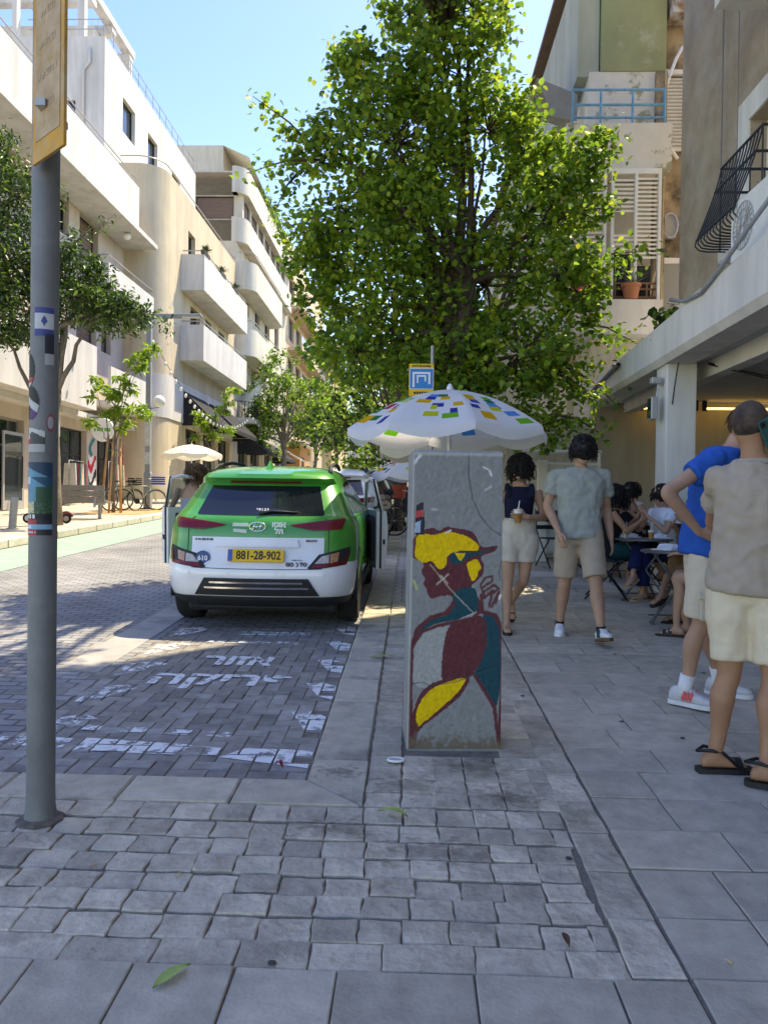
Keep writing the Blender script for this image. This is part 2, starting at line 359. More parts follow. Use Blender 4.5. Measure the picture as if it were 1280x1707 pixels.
# bay pavers: herringbone, the nearest 300 as single pavers
u=.1; near=[]; 
for rr in range(0,40):
    for cc in range(-32,3):
        k=(cc-rr)%4
        if k==0: x,y,hz=(cc+1)*u,(rr+.5)*u,True
        elif k==2: x,y,hz=(cc+.5)*u,(rr)*u,False
        else: continue
        X=-.47+x-.02; Y=3.62+y
        hw=u if hz else u/2; hd=u/2 if hz else u
        if X+hw>-.478 or X-hw<-2.75 or Y-hd<3.6 or Y>7.35: continue
        near.append((Y,X,hz))
near.sort(key=lambda t:t[0]-.25*abs(t[1]+1.2)*0)
ph=stone('paver',.194,.094,.05,bay_m,0,.004); pv=stone('paver',.094,.194,.05,bay_m,0,.004)
rest=MB()
for i,(Y,X,hz) in enumerate(near):
    if i<300: lay('paver',ph if hz else pv,bay,X,Y,-.05,0,.008)
    else:
        hw,hd=(.097,.047) if hz else (.047,.097); z=rnd.uniform(-.002,.002)
        gslab(rest,X-hw,X+hw,Y-hd,Y+hd,-.05+z,.03)
rest.build('farther_pavers',bay_m,bay)['kind']='stuff'
# concrete strip between bay and road
struct('gutter_strip',gslab(MB(),-2.62,-2.28,5.6,Yf,-.044,.1),M('gutter_concrete',(.36,.34,.31),.85,.16,4,.3,50,col2=(.2,.19,.17),c2scale=1.5,c2thr=.6))
# worn white paint in the bay
def paintmat(name,thr,col=(.78,.78,.76)):
    m=bpy.data.materials.new(name); m.use_nodes=True; n=m.node_tree.nodes; l=m.node_tree.links; b=n['Principled BSDF']; b.inputs['Base Color'].default_value=(*col,1); b.inputs['Roughness'].default_value=.7
    tc=n.new('ShaderNodeTexCoord'); nz=n.new('ShaderNodeTexNoise'); nz.inputs['Scale'].default_value=11; nz.inputs['Detail'].default_value=10; nz.inputs['Roughness'].default_value=.75; l.new(tc.outputs['Object'],nz.inputs['Vector'])
    mr=n.new('ShaderNodeMapRange'); mr.inputs[1].default_value=thr-.04; mr.inputs[2].default_value=thr+.06; l.new(nz.outputs['Fac'],mr.inputs[0])
    t=n.new('ShaderNodeBsdfTransparent'); ms=n.new('ShaderNodeMixShader'); l.new(mr.outputs[0],ms.inputs[0]); l.new(t.outputs[0],ms.inputs[1]); l.new(b.outputs[0],ms.inputs[2]); l.new(ms.outputs[0],n['Material Output'].inputs[0])
    return m
pm1=paintmat('road_paint_worn',.43); pm2=paintmat('road_paint_faded',.49)
def paint(pts,mat):
    ar_=sum(a[0]*b[1]-b[0]*a[1] for a,b in zip(pts,pts[1:]+pts[:1])); P=pts if ar_>0 else pts[::-1]; m=MB()
    x0,x1=min(p[0] for p in P),max(p[0] for p in P); y0,y1=min(p[1] for p in P),max(p[1] for p in P)
    for Y,X,hz in near:      # the paint sits on the pavers and leaves the joints bare
        hw,hd=(.094,.044) if hz else (.044,.094)
        if X+hw<x0 or X-hw>x1 or Y+hd<y0 or Y-hd>y1: continue
        q=[(X-hw,Y-hd),(X+hw,Y-hd),(X+hw,Y+hd),(X-hw,Y+hd)]
        for (ax,ay),(bx,by) in zip(P,P[1:]+P[:1]):
            sd=lambda p:(bx-ax)*(p[1]-ay)-(by-ay)*(p[0]-ax); o=[]
            for a,b in zip(q,q[1:]+q[:1]):
                sa,sb=sd(a),sd(b)
                if sa>=0: o.append(a)
                if sa*sb<0: t_=sa/(sa-sb); o.append((a[0]+(b[0]-a[0])*t_,a[1]+(b[1]-a[1])*t_))
            q=o
            if len(q)<3: break
        if len(q)>=3: m.add([(a,b,gz(b)-.0445) for a,b in q],[tuple(range(len(q)))])
    if not m.f: m.add([(a,b,gz(b)-.043) for a,b in P],[tuple(range(len(P)))])
    o=m.build('road_marking',mat,bay); o['kind']='stuff'; return o
for i in range(5):   # slanted dashes along both sides
    y0=4.42+i*.66
    paint([(-.60,y0+.02),(-.49,y0-.05),(-.49,y0+.25),(-.60,y0+.36),(-.72,y0+.34)],pm1)
    paint([(-2.14,y0-.25),(-1.98,y0-.1),(-1.85,y0+.12),(-1.96,y0+.2),(-2.15,y0+.1)],pm2)
paint([(-.5,3.86),(-.5,4.10),(-.86,4.13),(-.98,3.98)],pm1); paint([(-1.0,4.12),(-1.0,4.0),(-1.2,4.02),(-1.2,4.15)],pm2); paint([(-1.22,4.0),(-1.2,4.15),(-1.78,4.22),(-1.78,4.02)],pm1); paint([(-1.85,4.05),(-1.85,4.2),(-2.16,4.24),(-2.16,4.08)],pm2)
paint([(-2.2,4.02),(-2.95,4.1),(-2.95,4.28),(-2.2,4.2)],pm2)
for txt,y in (('אזור',6.0),('פריקה',5.45)):
    t=text_obj('road_lettering',txt[::-1],.34,pm1,bay,(-1.33,y,gz(y)-.042),(GA,0,0),0,sx=1.15 if y<5.5 else .95,sy=1.25,bold=.012)
paint([(-.95,6.6),(-1.75,6.62),(-1.75,6.72),(-.95,6.7)],pm2); paint([(-.9,6.95),(-1.6,6.95),(-1.6,7.1),(-.9,7.1)],pm2)
# fallen leaves, bottle cap and litter
leafg=M('fallen_leaf_green',(.32,.42,.10),.5,.2,30,.1,60); leafb=M('fallen_leaf_brown',(.10,.05,.03),.8,.2,30,.1,60)
def leaf(x,y,L,rz,mat,label,curl=.01):
    m=MB(); n=8; V=[]; Fc=[]
    for i in range(n+1):
        t=i/n; wd=L*.17*math.sin(math.pi*min(1,t*1.02))**.8*(1.1-.4*t); z=curl*math.sin(t*3.1)+.006
        V+=[(-wd,t*L-L/2,z+.006),(0,t*L-L/2,z),(wd,t*L-L/2,z+.006)]
    for i in range(n):
        for k in(0,1): Fc.append((i*3+k,i*3+k+1,i*3+k+4,i*3+k+3))
    m.add(V,Fc); o=m.build('fallen_leaf',mat,None,True,loc=(x,y,gz(y)+.004)); o.rotation_euler=(GA,0,rz)
    return tag(o,label,'leaf','leaves fallen on the pavement')
leaf(-.66,2.16,.13,R(-35),leafg,'long yellow-green leaf lying on the grey slabs')
leaf(-.055,3.24,.13,R(75),leafg,'narrow green leaf lying on a cobble below the bay kerb',.02)
leaf(.50,2.39,.07,R(8),leafb,'dark dry curled leaf on the pale cobbles',.012)
leaf(-.20,6.0,.18,R(-80),leafg,'thin green leaf on a kerb stone beside the green car',.01)
leaf(-.62,3.72,.07,R(40),M('petal_red',(.20,.01,.03),.6,.3,40),'crushed dark red flower on the bay pavers',.03)
d=MB().lathe([(.0001,.004),(.03,.004),(.036,.006),(.04,.0),],18); d.v=[(x*1,y*.75,z) for x,y,z in d.v]
t=thing('bottle_cap','pale round cap with white rim lying beside the painted block','cap',(-.055,3.86,gz(3.86)+.006))
d.build('disc',M('cap_tan',(.62,.45,.33),.7),t); MB().tube([(.04*math.cos(a),.03*math.sin(a),.004) for a in np.linspace(0,2*math.pi,20)[:-1]],.006,6,closed=True).build('rim',M('cap_white',(.85,.85,.83),.6),t)

# damp and dirt marks on the paving, each with a ragged outline of its own
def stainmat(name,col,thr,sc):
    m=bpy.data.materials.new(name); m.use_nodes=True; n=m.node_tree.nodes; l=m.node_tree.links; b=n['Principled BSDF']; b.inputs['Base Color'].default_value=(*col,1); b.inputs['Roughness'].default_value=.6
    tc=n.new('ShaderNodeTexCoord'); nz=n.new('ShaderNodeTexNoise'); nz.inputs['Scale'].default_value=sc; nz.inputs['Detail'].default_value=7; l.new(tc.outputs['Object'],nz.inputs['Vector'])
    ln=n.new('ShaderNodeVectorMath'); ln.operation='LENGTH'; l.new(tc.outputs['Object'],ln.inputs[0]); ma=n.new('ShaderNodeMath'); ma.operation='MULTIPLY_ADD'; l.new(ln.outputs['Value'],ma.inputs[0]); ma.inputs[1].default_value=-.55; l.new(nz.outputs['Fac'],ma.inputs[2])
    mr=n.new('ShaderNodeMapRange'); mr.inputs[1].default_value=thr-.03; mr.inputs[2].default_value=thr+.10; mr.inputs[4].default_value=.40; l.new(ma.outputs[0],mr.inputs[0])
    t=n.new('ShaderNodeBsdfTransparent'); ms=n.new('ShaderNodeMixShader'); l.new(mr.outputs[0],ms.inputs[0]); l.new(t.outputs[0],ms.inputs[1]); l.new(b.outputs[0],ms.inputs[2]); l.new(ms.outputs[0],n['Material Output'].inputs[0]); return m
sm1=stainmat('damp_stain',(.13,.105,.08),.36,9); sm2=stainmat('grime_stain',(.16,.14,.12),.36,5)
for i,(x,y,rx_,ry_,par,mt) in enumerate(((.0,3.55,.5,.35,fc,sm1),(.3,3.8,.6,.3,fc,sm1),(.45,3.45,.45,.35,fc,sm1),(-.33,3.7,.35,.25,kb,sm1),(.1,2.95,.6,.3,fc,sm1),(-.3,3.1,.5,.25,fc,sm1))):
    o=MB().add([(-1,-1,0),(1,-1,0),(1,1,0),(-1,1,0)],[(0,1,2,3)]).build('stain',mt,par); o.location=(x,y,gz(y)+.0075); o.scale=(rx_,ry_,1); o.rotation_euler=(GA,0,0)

for i in range(5): paint([(-1.0-.24*i,4.28+.02*i),(-1.16-.24*i,4.29+.02*i),(-1.14-.24*i,4.37+.02*i),(-.99-.24*i,4.36+.02*i)],pm2)
# ------------------------------------------------------------------ buildings
def W(mb,name,mat,root,smooth=False,kind=None,up=None):
    """build a part given in world coordinates under a root (or under one of its parts)"""
    o=mb.build(name,mat,up if up is not None else root,smooth)
    if up is None: o.location=-root.location
    if kind: o['kind']=kind
    return o
def facade(mb,ax,c,sg,a0,a1,z0,z1,ops=(),dep=.25):
    def p(a,z,d=0): return (c-sg*d,a,z) if ax=='x' else (a,c-sg*d,z)
    A=sorted({a0,a1,*[q for o in ops for q in o[:2]]}); Z=sorted({z0,z1,*[q for o in ops for q in o[2:4]]})
    for i in range(len(A)-1):
        for j in range(len(Z)-1):
            am=(A[i]+A[i+1])/2; zm=(Z[j]+Z[j+1])/2
            if any(o[0]<am<o[1] and o[2]<zm<o[3] for o in ops): continue
            mb.add([p(A[i],Z[j]),p(A[i+1],Z[j]),p(A[i+1],Z[j+1]),p(A[i],Z[j+1])],[(0,1,2,3)])
    for o in ops:
        q=[(o[0],o[2]),(o[1],o[2]),(o[1],o[3]),(o[0],o[3])]
        for k in range(4):
            s,e=q[k],q[(k+1)%4]; mb.add([p(*s),p(*e),p(*e,dep),p(*s,dep)],[(0,1,2,3)])
    return mb
win_glass=GLASS('window_glass',(.03,.045,.05),.72); shop_glass=GLASS('shop_glass',(.06,.08,.085),.55)
dark_in=M('dark_interior',(.03,.03,.032),.9,.3,2,0)
alu=M('aluminium_frame',(.42,.42,.42),.45,.08,20,.03,60,metal=.4); blackf=M('black_frame',(.025,.025,.027),.5,.1,20,.03)
brownsh=M('brown_shutter',(.20,.135,.105),.7,.15,8,.1); whitef=M('white_frame',(.78,.77,.73),.6,.06,10,.05)
def win(root,ax,c,sg,o,dep=.25,kind='glass',fr=None,back=True,mull=1,trans=0,name='window',fw_=.06):
    a0,a1,z0,z1=o; fr=fr or blackf
    def bx(mb,A0,A1,Z0,Z1,d0,d1):
        lo,hi=sorted((c-sg*d0,c-sg*d1)); return mb.box(lo,hi,A0,A1,Z0,Z1) if ax=='x' else mb.box(A0,A1,lo,hi,Z0,Z1)
    f=MB(); e=.004
    bx(f,a0+e,a0+fw_,z0+e,z1-e,dep-.09,dep-.02); bx(f,a1-fw_,a1-e,z0+e,z1-e,dep-.09,dep-.02)
    bx(f,a0+fw_,a1-fw_,z0+e,z0+fw_,dep-.09,dep-.02); bx(f,a0+fw_,a1-fw_,z1-fw_,z1-e,dep-.09,dep-.02)
    for k in range(1,mull): am=a0+(a1-a0)*k/mull; bx(f,am-.025,am+.025,z0+fw_,z1-fw_,dep-.085,dep-.025)
    if trans: bx(f,a0+fw_,a1-fw_,trans-.025,trans+.025,dep-.084,dep-.026)
    w_=W(f,name,fr,root)
    if kind=='glass':
        pn=MB(); bx(pn,a0+fw_,a1-fw_,z0+fw_,z1-fw_,dep-.052,dep-.044); W(pn,'pane',win_glass if name!='shopfront' else shop_glass,root,up=w_)
    if kind in('slat','slatw'):
        n=int((z1-z0)/.09)
        sl_=MB()
        for k in range(n):
            z=z0+fw_+(z1-z0-2*fw_)*(k+.5)/n; q=(z1-z0-2*fw_)/n*.42
            bx(sl_,a0+fw_,a1-fw_,z-q,z+q,dep-.05-.012*(k%2),dep-.03)
        W(sl_,'shutter_slats',brownsh if kind=='slat' else whitef,root,kind='stuff',up=w_)
    if back:
        bk=MB(); bx(bk,a0,a1,z0,z1,dep+.25,dep+.27); bx(bk,a0-.01,a0,z0,z1,dep,dep+.25); bx(bk,a1,a1+.01,z0,z1,dep,dep+.25); bx(bk,a0,a1,z1,z1+.01,dep,dep+.25); bx(bk,a0,a1,z0-.01,z0,dep,dep+.25); W(bk,'room_dark',dark_in,root,up=w_)
    return w_
plaster=lambda n,c,**k: M(n,c,.9,.07,1.2,.25,35,col2=tuple(x*.72 for x in c),c2scale=1.5,c2thr=.58,c2soft=.14,streak=.12,bdist=.006,**k)
wA=plaster('plaster_white',(.60,.575,.54)); wA2=plaster('plaster_pinkish',(.56,.47,.40)); wB=plaster('plaster_beige',(.55,.46,.33)); wBb=plaster('plaster_ochre',(.60,.46,.27))
wC=plaster('plaster_cream',(.56,.51,.42)); wD=plaster('plaster_tan',(.58,.46,.33)); wE=plaster('plaster_cream_light',(.60,.565,.49))
railm=M('rail_metal',(.35,.34,.33),.5,.1,20,.05,metal=.5)
# ---------------- left A: near white block with shops
XA=-12.5
A=thing('apartment_building','white apartment building with long plain parapets and penthouse above shops','building',(XA,26,gz(26)))
m=MB(); opsA=[(19.0,22.2,gz(20)+.12,4.1),(23.0,24.5,gz(23)+.12,3.95),(26.6,29.3,gz(27)+.12,4.05),(30.3,32.4,gz(31)+.12,4.0),
  (25.2,26.5,7.2,9.2),(28.3,30.1,7.4,9.7),(30.6,31.6,7.4,9.7),(26.2,27.6,10.9,12.2),(28.5,30.2,10.5,12.2),(22.0,23.6,7.2,9.2),(22.2,23.8,10.9,12.2),(19,20.5,7.2,9.2)]
facade(m,'x',XA,1,8,33.0,gz(8)-1,14.3,opsA,.3); m.box(-22,XA-.35,8,33,14.2,14.3)
m.add([(XA,8,-1),(-22,8,-1),(-22,8,14.2),(XA,8,14.2)],[(0,1,2,3)])
W(m,'wall',wA2,A)
for o in opsA[:4]: win(A,'x',XA,1,o,.3,'glass',alu if o[0]<24 else blackf,mull=3 if o[1]-o[0]>2 else 1,trans=3.1,name='shopfront')
for i,o in enumerate(opsA[4:]): win(A,'x',XA,1,o,.3,'slat' if i in(1,2,4,5) else 'glass')
led=MB().box(XA+.002,XA+.55,8,33.0,4.42,4.62); W(led,'ledge',wA,A)
p1_=MB().box(XA+.002,-11.3,8,27.3,4.63,6.9); W(p1_,'parapet',wA,A)
p2_=MB().box(-11.42,-11.3,28.6,34.3,5.0,6.45); p2_.box(XA+.002,-11.42,28.6,34.3,5.0,5.18); W(p2_,'balcony',wA,A)
p3_=MB().box(-11.42,-11.3,28.3,34.3,9.3,10.25); p3_.box(XA+.002,-11.42,28.3,34.3,9.3,9.46); p3_.box(XA+.002,-11.42,28.3,28.42,9.46,10.25); W(p3_,'balcony',wA,A)
W(MB().tube([(XA+.05,28.36,10.55),(-11.36,28.36,10.55),(-11.36,34.3,10.55)],.03,6).tube([(-11.36,31,10.25),(-11.36,31,10.55)],.02,6),'rail',railm,A)
p4_=MB().box(XA+.002,-11.3,8,31.4,12.42,14.25); p4_.box(XA+.002,-11.05,8,33.0,12.24,12.42); W(p4_,'parapet',wA,A)
W(MB().tube([(-11.4,8,14.6),(-11.4,31.3,14.6)],.025,6).tube([(-11.4,8,14.42),(-11.4,31.3,14.42)],.015,6),'rail',railm,A)
ops=[(33.3,34.8,17.5,19.0),(36.5,37.9,16.6,19.0),(40.2,41.6,16.6,18.8)]; XP=-12.75
m=MB(); facade(m,'x',XP,1,31.3,44.6,14.3,20.4,ops,.25)
ops2=[(-14.0,-13.9+.25,16.2,17.6)]; facade(m,'y',31.3,-1,-20,XP,14.3,20.4,[(-14.5,-13.95,16.0,17.8)],.2); m.box(-20,XP-.02,31.33,44.6,20.36,20.4)
W(m,'penthouse_wall',wA,A)
for o in ops: win(A,'x',XP,1,o,.25)
win(A,'y',31.3,-1,(-14.5,-13.95,16.0,17.8),.2)
W(MB().tube([(-13.35,31.22,19.9),(-13.35,31.22,19.3),(-13.6,31.22,19.0),(-13.6,31.22,14.4)],.06,8),'drain_pipe',wA,A,True)
rl=MB()
for z in (20.75,21.15): rl.tube([(-16,31.4,z),(XP-.08,31.4,z),(XP-.08,44.5,z)],.022,6)
for k in range(14): rl.tube([(XP-.08,31.4+k,20.4),(XP-.08,31.4+k,21.15)],.018,6)
for k in range(12): rl.tube([(XP-.08-k*.25,31.4,20.4),(XP-.08-k*.25,31.4,21.15)],.01,5)
W(rl,'roof_rail',railm,A)
pg=MB()
for k in range(3): pg.box(-20+.002*k,-14.0,33+k*2.2,33.45+k*2.2,22.9,23.25)
pg.box(-14.4,-13.95,32,38,23.26,23.6).box(-17.2,-16.8,32,41,23.26,23.6)
for yy in(32.2,37.4): pg.box(-14.3,-14.0,yy,yy+.3,20.4,22.9).box(-17.1,-16.9,yy,yy+.3,20.4,22.9)
pg.box(-21,-14.6,34.5,42,20.4,22.8)
W(pg,'pergola',wA,A)
for yy,zz in((27.3,8.9),(30.9,12.1)): W(MB().sphere((-11.6,yy,zz),.16,.16,.14),'ceiling_lamp',M('lamp_white',(.85,.84,.8),.4),A,True)
# shop signs on A
signw=M('sign_white',(.82,.82,.8),.5,.03,10,0); blacktxt=M('sign_black',(.02,.02,.02),.6); 
sg_=thing('shop_sign','round white shop sign with green lettering over the clothes shop','sign',(-11.35,28.0,4.0))
MB().lathe([(.001,-.05),(.42,-.05),(.44,0),(.42,.05),(.001,.05)],28).xf(Matrix.Rotation(R(90),4,'X')).build('disc',signw,sg_,40)
worn_line('lettering',.62,.15,M('sign_green',(.12,.42,.06),.5),sg_,(0,-.056,0),(R(90),0,0),3)
MB().tube([(-1.1,0,.46),(.1,0,.46)],.02,6).build('bracket',blackf,sg_)
sg_=thing('shop_sign','square lit shop sign with bright green lettering','sign',(-12.3,25.6,3.95))
MB().bbox(-.45,.45,-.06,.06,-.42,.42,.02).build('box',signw,sg_)
text_obj('lettering','K',.6,M('sign_neon_green',(.15,.75,.03),.4,emit=(.2,.9,.05),estr=.6),sg_,(0,-.066,.0),(R(90),0,0),.004,bold=.012)
pass
sg_=thing('shop_sign','pale shop sign reading Collect in black letters','sign',(XA+.06,34.35,4.2))
MB().bbox(0,.06,-1.2,1.25,-.3,.32,.01).build('board',signw,sg_); text_obj('lettering','Collect',.62,blacktxt,sg_,(.065,0,0),(R(90),0,R(90)),.002,bold=.012)
# ---------------- left B: beige with round corner and two long white balconies
XB=-10.9; Bz=thing('apartment_building','beige apartment building with rounded corner and two long white balconies','building',(XB,40,gz(40)))
m=MB(); opB=[(36.4,38.0,13.4,14.3),(37.5,39.2,9.75,11.0),(40.2,41.4,9.75,11.0),(43,44.3,9.75,11.0),(37.6,39.4,13.05,15.0),(36.9,39.4,gz(38)+.2,5.0),(40,42.5,gz(40)+.2,5.0),(43.2,45.8,gz(43)+.2,5.0)]
opB=opB[1:4]+[(37.0,38.2,13.1,14.5)]+opB[5:]
facade(m,'x',XB,1,34.2,47,gz(34)-1,16,opB,.3)
arc=[(XB-1.2+1.2*math.cos(a),34.2-1.2*math.sin(a)) for a in np.linspace(0,math.pi/2,10)]
V=[(x,y,z) for z in(0.2,16) for x,y in arc]; m.add(V,[(k,k+1,11+k,10+k) for k in range(9)])
m.add([(arc[-1][0],33.0,.2),(-22,33.0,.2),(-22,33,16),(arc[-1][0],33,16)],[(0,1,2,3)]); m.add([(XB,34.2,15.96),(XB,47,15.96),(-22,47,15.96),(-22,33,15.96)]+[(x,y,15.96) for x,y in reversed(arc)],[tuple(range(4+len(arc)))])
W(m,'wall',wB,Bz,40)
for o in opB[:4]: win(Bz,'x',XB,1,o,.3)
for o in opB[4:]: win(Bz,'x',XB,1,o,.3,'glass',blackf,mull=2,name='shopfront',trans=4)
band=[(x*1+.0,y) for x,y in arc]
V=[]; arc2=[(XB-1.2+1.26*math.cos(a),34.2-1.26*math.sin(a)) for a in np.linspace(0,math.pi/2,10)]
m=MB(); ring=[(XB+.06,47)]+arc2+[(-12.4,32.94)]
V=[(x,y,z) for z in(5.1,7.0) for x,y in ring]; n_=len(ring); m.add(V,[(k,k+1,n_+k+1,n_+k) for k in range(n_-1)]); m.add([(x,y,7.0) for x,y in ring]+[(-12.4,47,7.0)],[tuple(range(n_+1))]); W(m,'white_band',wA,Bz,40)
tr=MB(); tr.tube([(XB-.1,47,16.35)]+[(XB-1.2+1.1*math.cos(a),34.2-1.1*math.sin(a),16.35) for a in np.linspace(0,math.pi/2,10)]+[(-20,33.1,16.35)],.03,6); W(tr,'roof_rail',railm,Bz)
for z0,z1,nm in((11.32,13.0,0),(8.03,9.7,1)):
    m=MB(); m.box(-9.92,-9.8,35.9,45.4,z0,z1).box(XB+.002,-9.92,35.9,36.02,z0+.002,z1-.002).box(XB+.002,-9.92,45.28,45.4,z0+.002,z1-.002).box(XB+.003,-9.92,36.02,45.28,z0,z0+.16)
    bal=W(m,'balcony',wA,Bz); W(MB().tube([(XB+.05,35.96,z1+.18),(-9.86,35.96,z1+.18),(-9.86,45.3,z1+.18)],.03,6),'rail',railm,Bz)
aw_m=M('awning_black',(.018,.018,.02),.85,.2,6,.2,50)
def awning(x0,x1,y0,y1,zt,zb,label,grp='black awnings over the shops',mat=None):
    t=thing('awning',label,'awning',(x0,(y0+y1)/2,zb-.2),0,grp)
    m=MB(); yc=(y1-y0)/2
    m.add([(0,-yc,zt-zb+.2),(0,yc,zt-zb+.2),(x1-x0,yc,.2),(x1-x0,-yc,.2)],[(0,1,2,3)]).add([(0,-yc,zt-zb+.2),(x1-x0,-yc,.2),(x1-x0,-yc,0),(0,-yc,0)],[(0,1,2,3)]).add([(0,yc,zt-zb+.2),(x1-x0,yc,.2),(x1-x0,yc,0),(0,yc,0)],[(0,1,2,3)])
    m.add([(x1-x0,-yc,.2),(x1-x0,yc,.2),(x1-x0,yc,-.02),(x1-x0,-yc,-.02)],[(0,1,2,3)])
    m.build('canvas',mat or aw_m,t,fix=False); [MB().tube([(.02,e,.2),(x1-x0-.02,e,.19)],.02,6).build('arm',railm,t) for e in(-yc+.05,yc-.05)]
    return t
awning(XB+.01,-9.3,36.3,40.2,6.7,5.2,'black fabric awning over the first shop of the beige building')
awning(XB+.01,-9.3,41,46.5,6.7,5.25,'long black awning at the far end of the beige building')
# ---------------- left C: cream with rounded balconies
XC=-10.9; Cz=thing('apartment_building','cream apartment building with rounded corner balconies and roof garden','building',(XC,54,gz(54)))
m=MB(); opC=[(48.2,49.2,13.6,15.9),(50,51,13.6,15.9),(53,54.6,13.6,15.6),(56.5,58.5,13.6,15.6),(48.5,50,9.4,11.8),(52,53,9.4,11.8),(56,57.5,9.4,11.8),(61,62.5,9.4,11.8),(60.5,62.5,13.6,15.6),(48.3,51,2.3,5.4),(52,55,2.4,5.4),(57,60,2.6,5.4),(61.5,64.5,2.8,5.4)]
facade(m,'x',XC,1,47.02,66,gz(47)-1,17.4,opC,.3); m.add([(XC,47.02,16),(-22,47.02,16),(-22,47.02,17.4),(XC,47.02,17.4)],[(0,1,2,3)]); W(m,'wall',wC,Cz)
for i,o in enumerate(opC): win(Cz,'x',XC,1,o,.3,'slat' if i in(0,1,4,8) else 'glass',name='shopfront' if o[2]<5 else 'window')
def rbal(y0,y1,z0,z1,out,rad,name,mat,up_,th=.12):
    pts=[(XC,y0)]+[(XC+out-rad+rad*math.sin(a),y0+rad-rad*math.cos(a)) for a in np.linspace(0,math.pi/2,8)]+[(XC+out-rad+rad*math.cos(a),y1-rad+rad*math.sin(a)) for a in np.linspace(0,math.pi/2,8)]+[(XC,y1)]
    m=MB(); n=len(pts); V=[(x,y,z) for z in(z0,z1) for x,y in pts]; m.add(V,[(k,k+1,n+k+1,n+k) for k in range(n-1)])
    m.add([(x,y,z0) for x,y in pts],[tuple(range(n))]); m.add([(x,y,z0+.15) for x,y in pts],[tuple(range(n))])
    o=W(m,name,mat,up_,40)
    return pts
rbal(47.1,58.2,14.6-.1,16.6-.4,1.15,1.0,'balcony',wE,Cz); rbal(47.1,56,10.45,12.1,1.15,1.1,'balcony',wE,Cz)
pts=rbal(47.1,55,6.3,6.6,1.2,1.0,'balcony_slab',wE,Cz)
rl=MB(); rl.tube([(x,y,7.6) for x,y in pts],.03,6); 
for k in range(0,len(pts)): rl.tube([(pts[k][0],pts[k][1],6.6),(pts[k][0],pts[k][1],7.6)],.025,6)
for k in range(30): 
    yy=48.2+k*.2; rl.tube([(XC+1.2,yy,6.6),(XC+1.2,yy+.1*(k%3-1),7.6)],.012,5)
W(rl,'iron_railing',blackf,Cz)
for z in(16.75,12.55): W(MB().tube([(XC+.05,47.2,z),(XC+1.0,47.2,z),(XC+1.1,48,z),(XC+1.1,57,z)],.03,6),'rail',railm,Cz)
# upper rounded storeys
for z0,z1,mt in((17.4,18.9,wE),(20.4,22.0,wE)): rbal(47.05,66,z0,z1,.6,.9,'rounded_storey',mt,Cz)
m=MB(); facade(m,'x',XC+.25,1,47.6,66,18.9,20.4,[(48+i*2.3,49.9+i*2.3,18.95,20.35) for i in range(7)],.2); W(m,'strip_wall',wC,Cz)
for i in range(7): win(Cz,'x',XC+.25,1,(48+i*2.3,49.9+i*2.3,18.95,20.35),.2,'slat',back=False)
W(facade(MB(),'y',47.6,-1,-20,XC+.25,18.9,20.4,[(-13.6,-11.2,18.95,20.35)],.2),'strip_wall',wC,Cz); win(Cz,'y',47.6,-1,(-13.6,-11.2,18.95,20.35),.2,'slat',back=False)
W(MB().box(-20,XC+.2,47.9,65.8,21.95,22.05).box(-19,-12.5,50,62,22.05,24.6),'roof',wC,Cz)
W(MB().add([(-12.5,50,24.6),(-12.5,62,24.3),(-10.6,61,23.2),(-10.6,49,23.4)],[(0,1,2,3)]),'shade_sail',M('sail_cream',(.72,.66,.52),.9,.05,3),Cz)
awning(XC+.01,-9.0,48,60,5.9,4.6,'long dark awning above the cream building shopfronts')
sgn=thing('shop_sign','small dark projecting sign on the cream building','sign',(-10.2,50,4.9)); MB().bbox(-.55,.55,-.05,.05,-.45,.45,.02).build('panel',blackf,sgn); MB().tube([(-.7,0,.5),(.6,0,.5)],.02,6).build('bracket',railm,sgn)
# ---------------- left D and far blocks
XD=-10.9; D=thing('apartment_building','tan apartment block with glazed balconies farther up the street','building',(XD,80,gz(80)))
m=MB(); opD=[(67.5+i*4.4,70.5+i*4.4,z,z+2.0) for i in range(6) for z in(8.5,12.2,15.8,19.4)]
facade(m,'x',XD,1,66.02,94,gz(66)-1,24.5,opD,.3); m.add([(XD,66.02,20),(-24,66.02,20),(-24,66.02,24.5),(XD,66.02,24.5)],[(0,1,2,3)]); m.box(-24,XD-.05,66.1,94,24.4,24.5); W(m,'wall',wD,D)
for o in opD: win(D,'x',XD,1,o,.3,back=False)
for z in(11.2,14.8,18.4):
    m=MB().box(XD+.002,XD+1.3,67,92,z-.1,z+.15).box(XD+1.2,XD+1.3,67.01,92,z+.15,z+.5); W(m,'balcony',wD,D); W(MB().box(XD+1.22,XD+1.26,67,92,z+.5,z+1.15),'glass_rail',GLASS('rail_glass',(.3,.38,.36),.6),D)
m=MB().box(XD+.003,XD+2.2,80,92,16.2,16.6).box(XD+2.1,XD+2.2,80.02,92,16.6,18.1); W(m,'balcony',wD,D); W(MB().box(XD+.01,XD+2.0,80.1,80.2,16.7,18.0),'white_screen',whitef,D)
E2=thing('apartment_building','narrow ochre block at the far end of the left side','building',(-9.5,108,gz(108)))
m=MB(); op=[(97+i*4,99+i*4,z,z+1.8) for i in range(5) for z in(8,11.5,15)]; facade(m,'x',-9.8,1,95,118,gz(95)-1,19,op,.3); m.add([(-9.8,95,0),(-22,95,0),(-22,95,19),(-9.8,95,19)],[(0,1,2,3)]); W(m,'wall',wBb,E2)
for o in op: win(E2,'x',-9.8,1,o,.3,back=False)
E3=thing('apartment_building','orange fronted low shop building beyond the cream building','building',(-9.6,68,gz(68)))
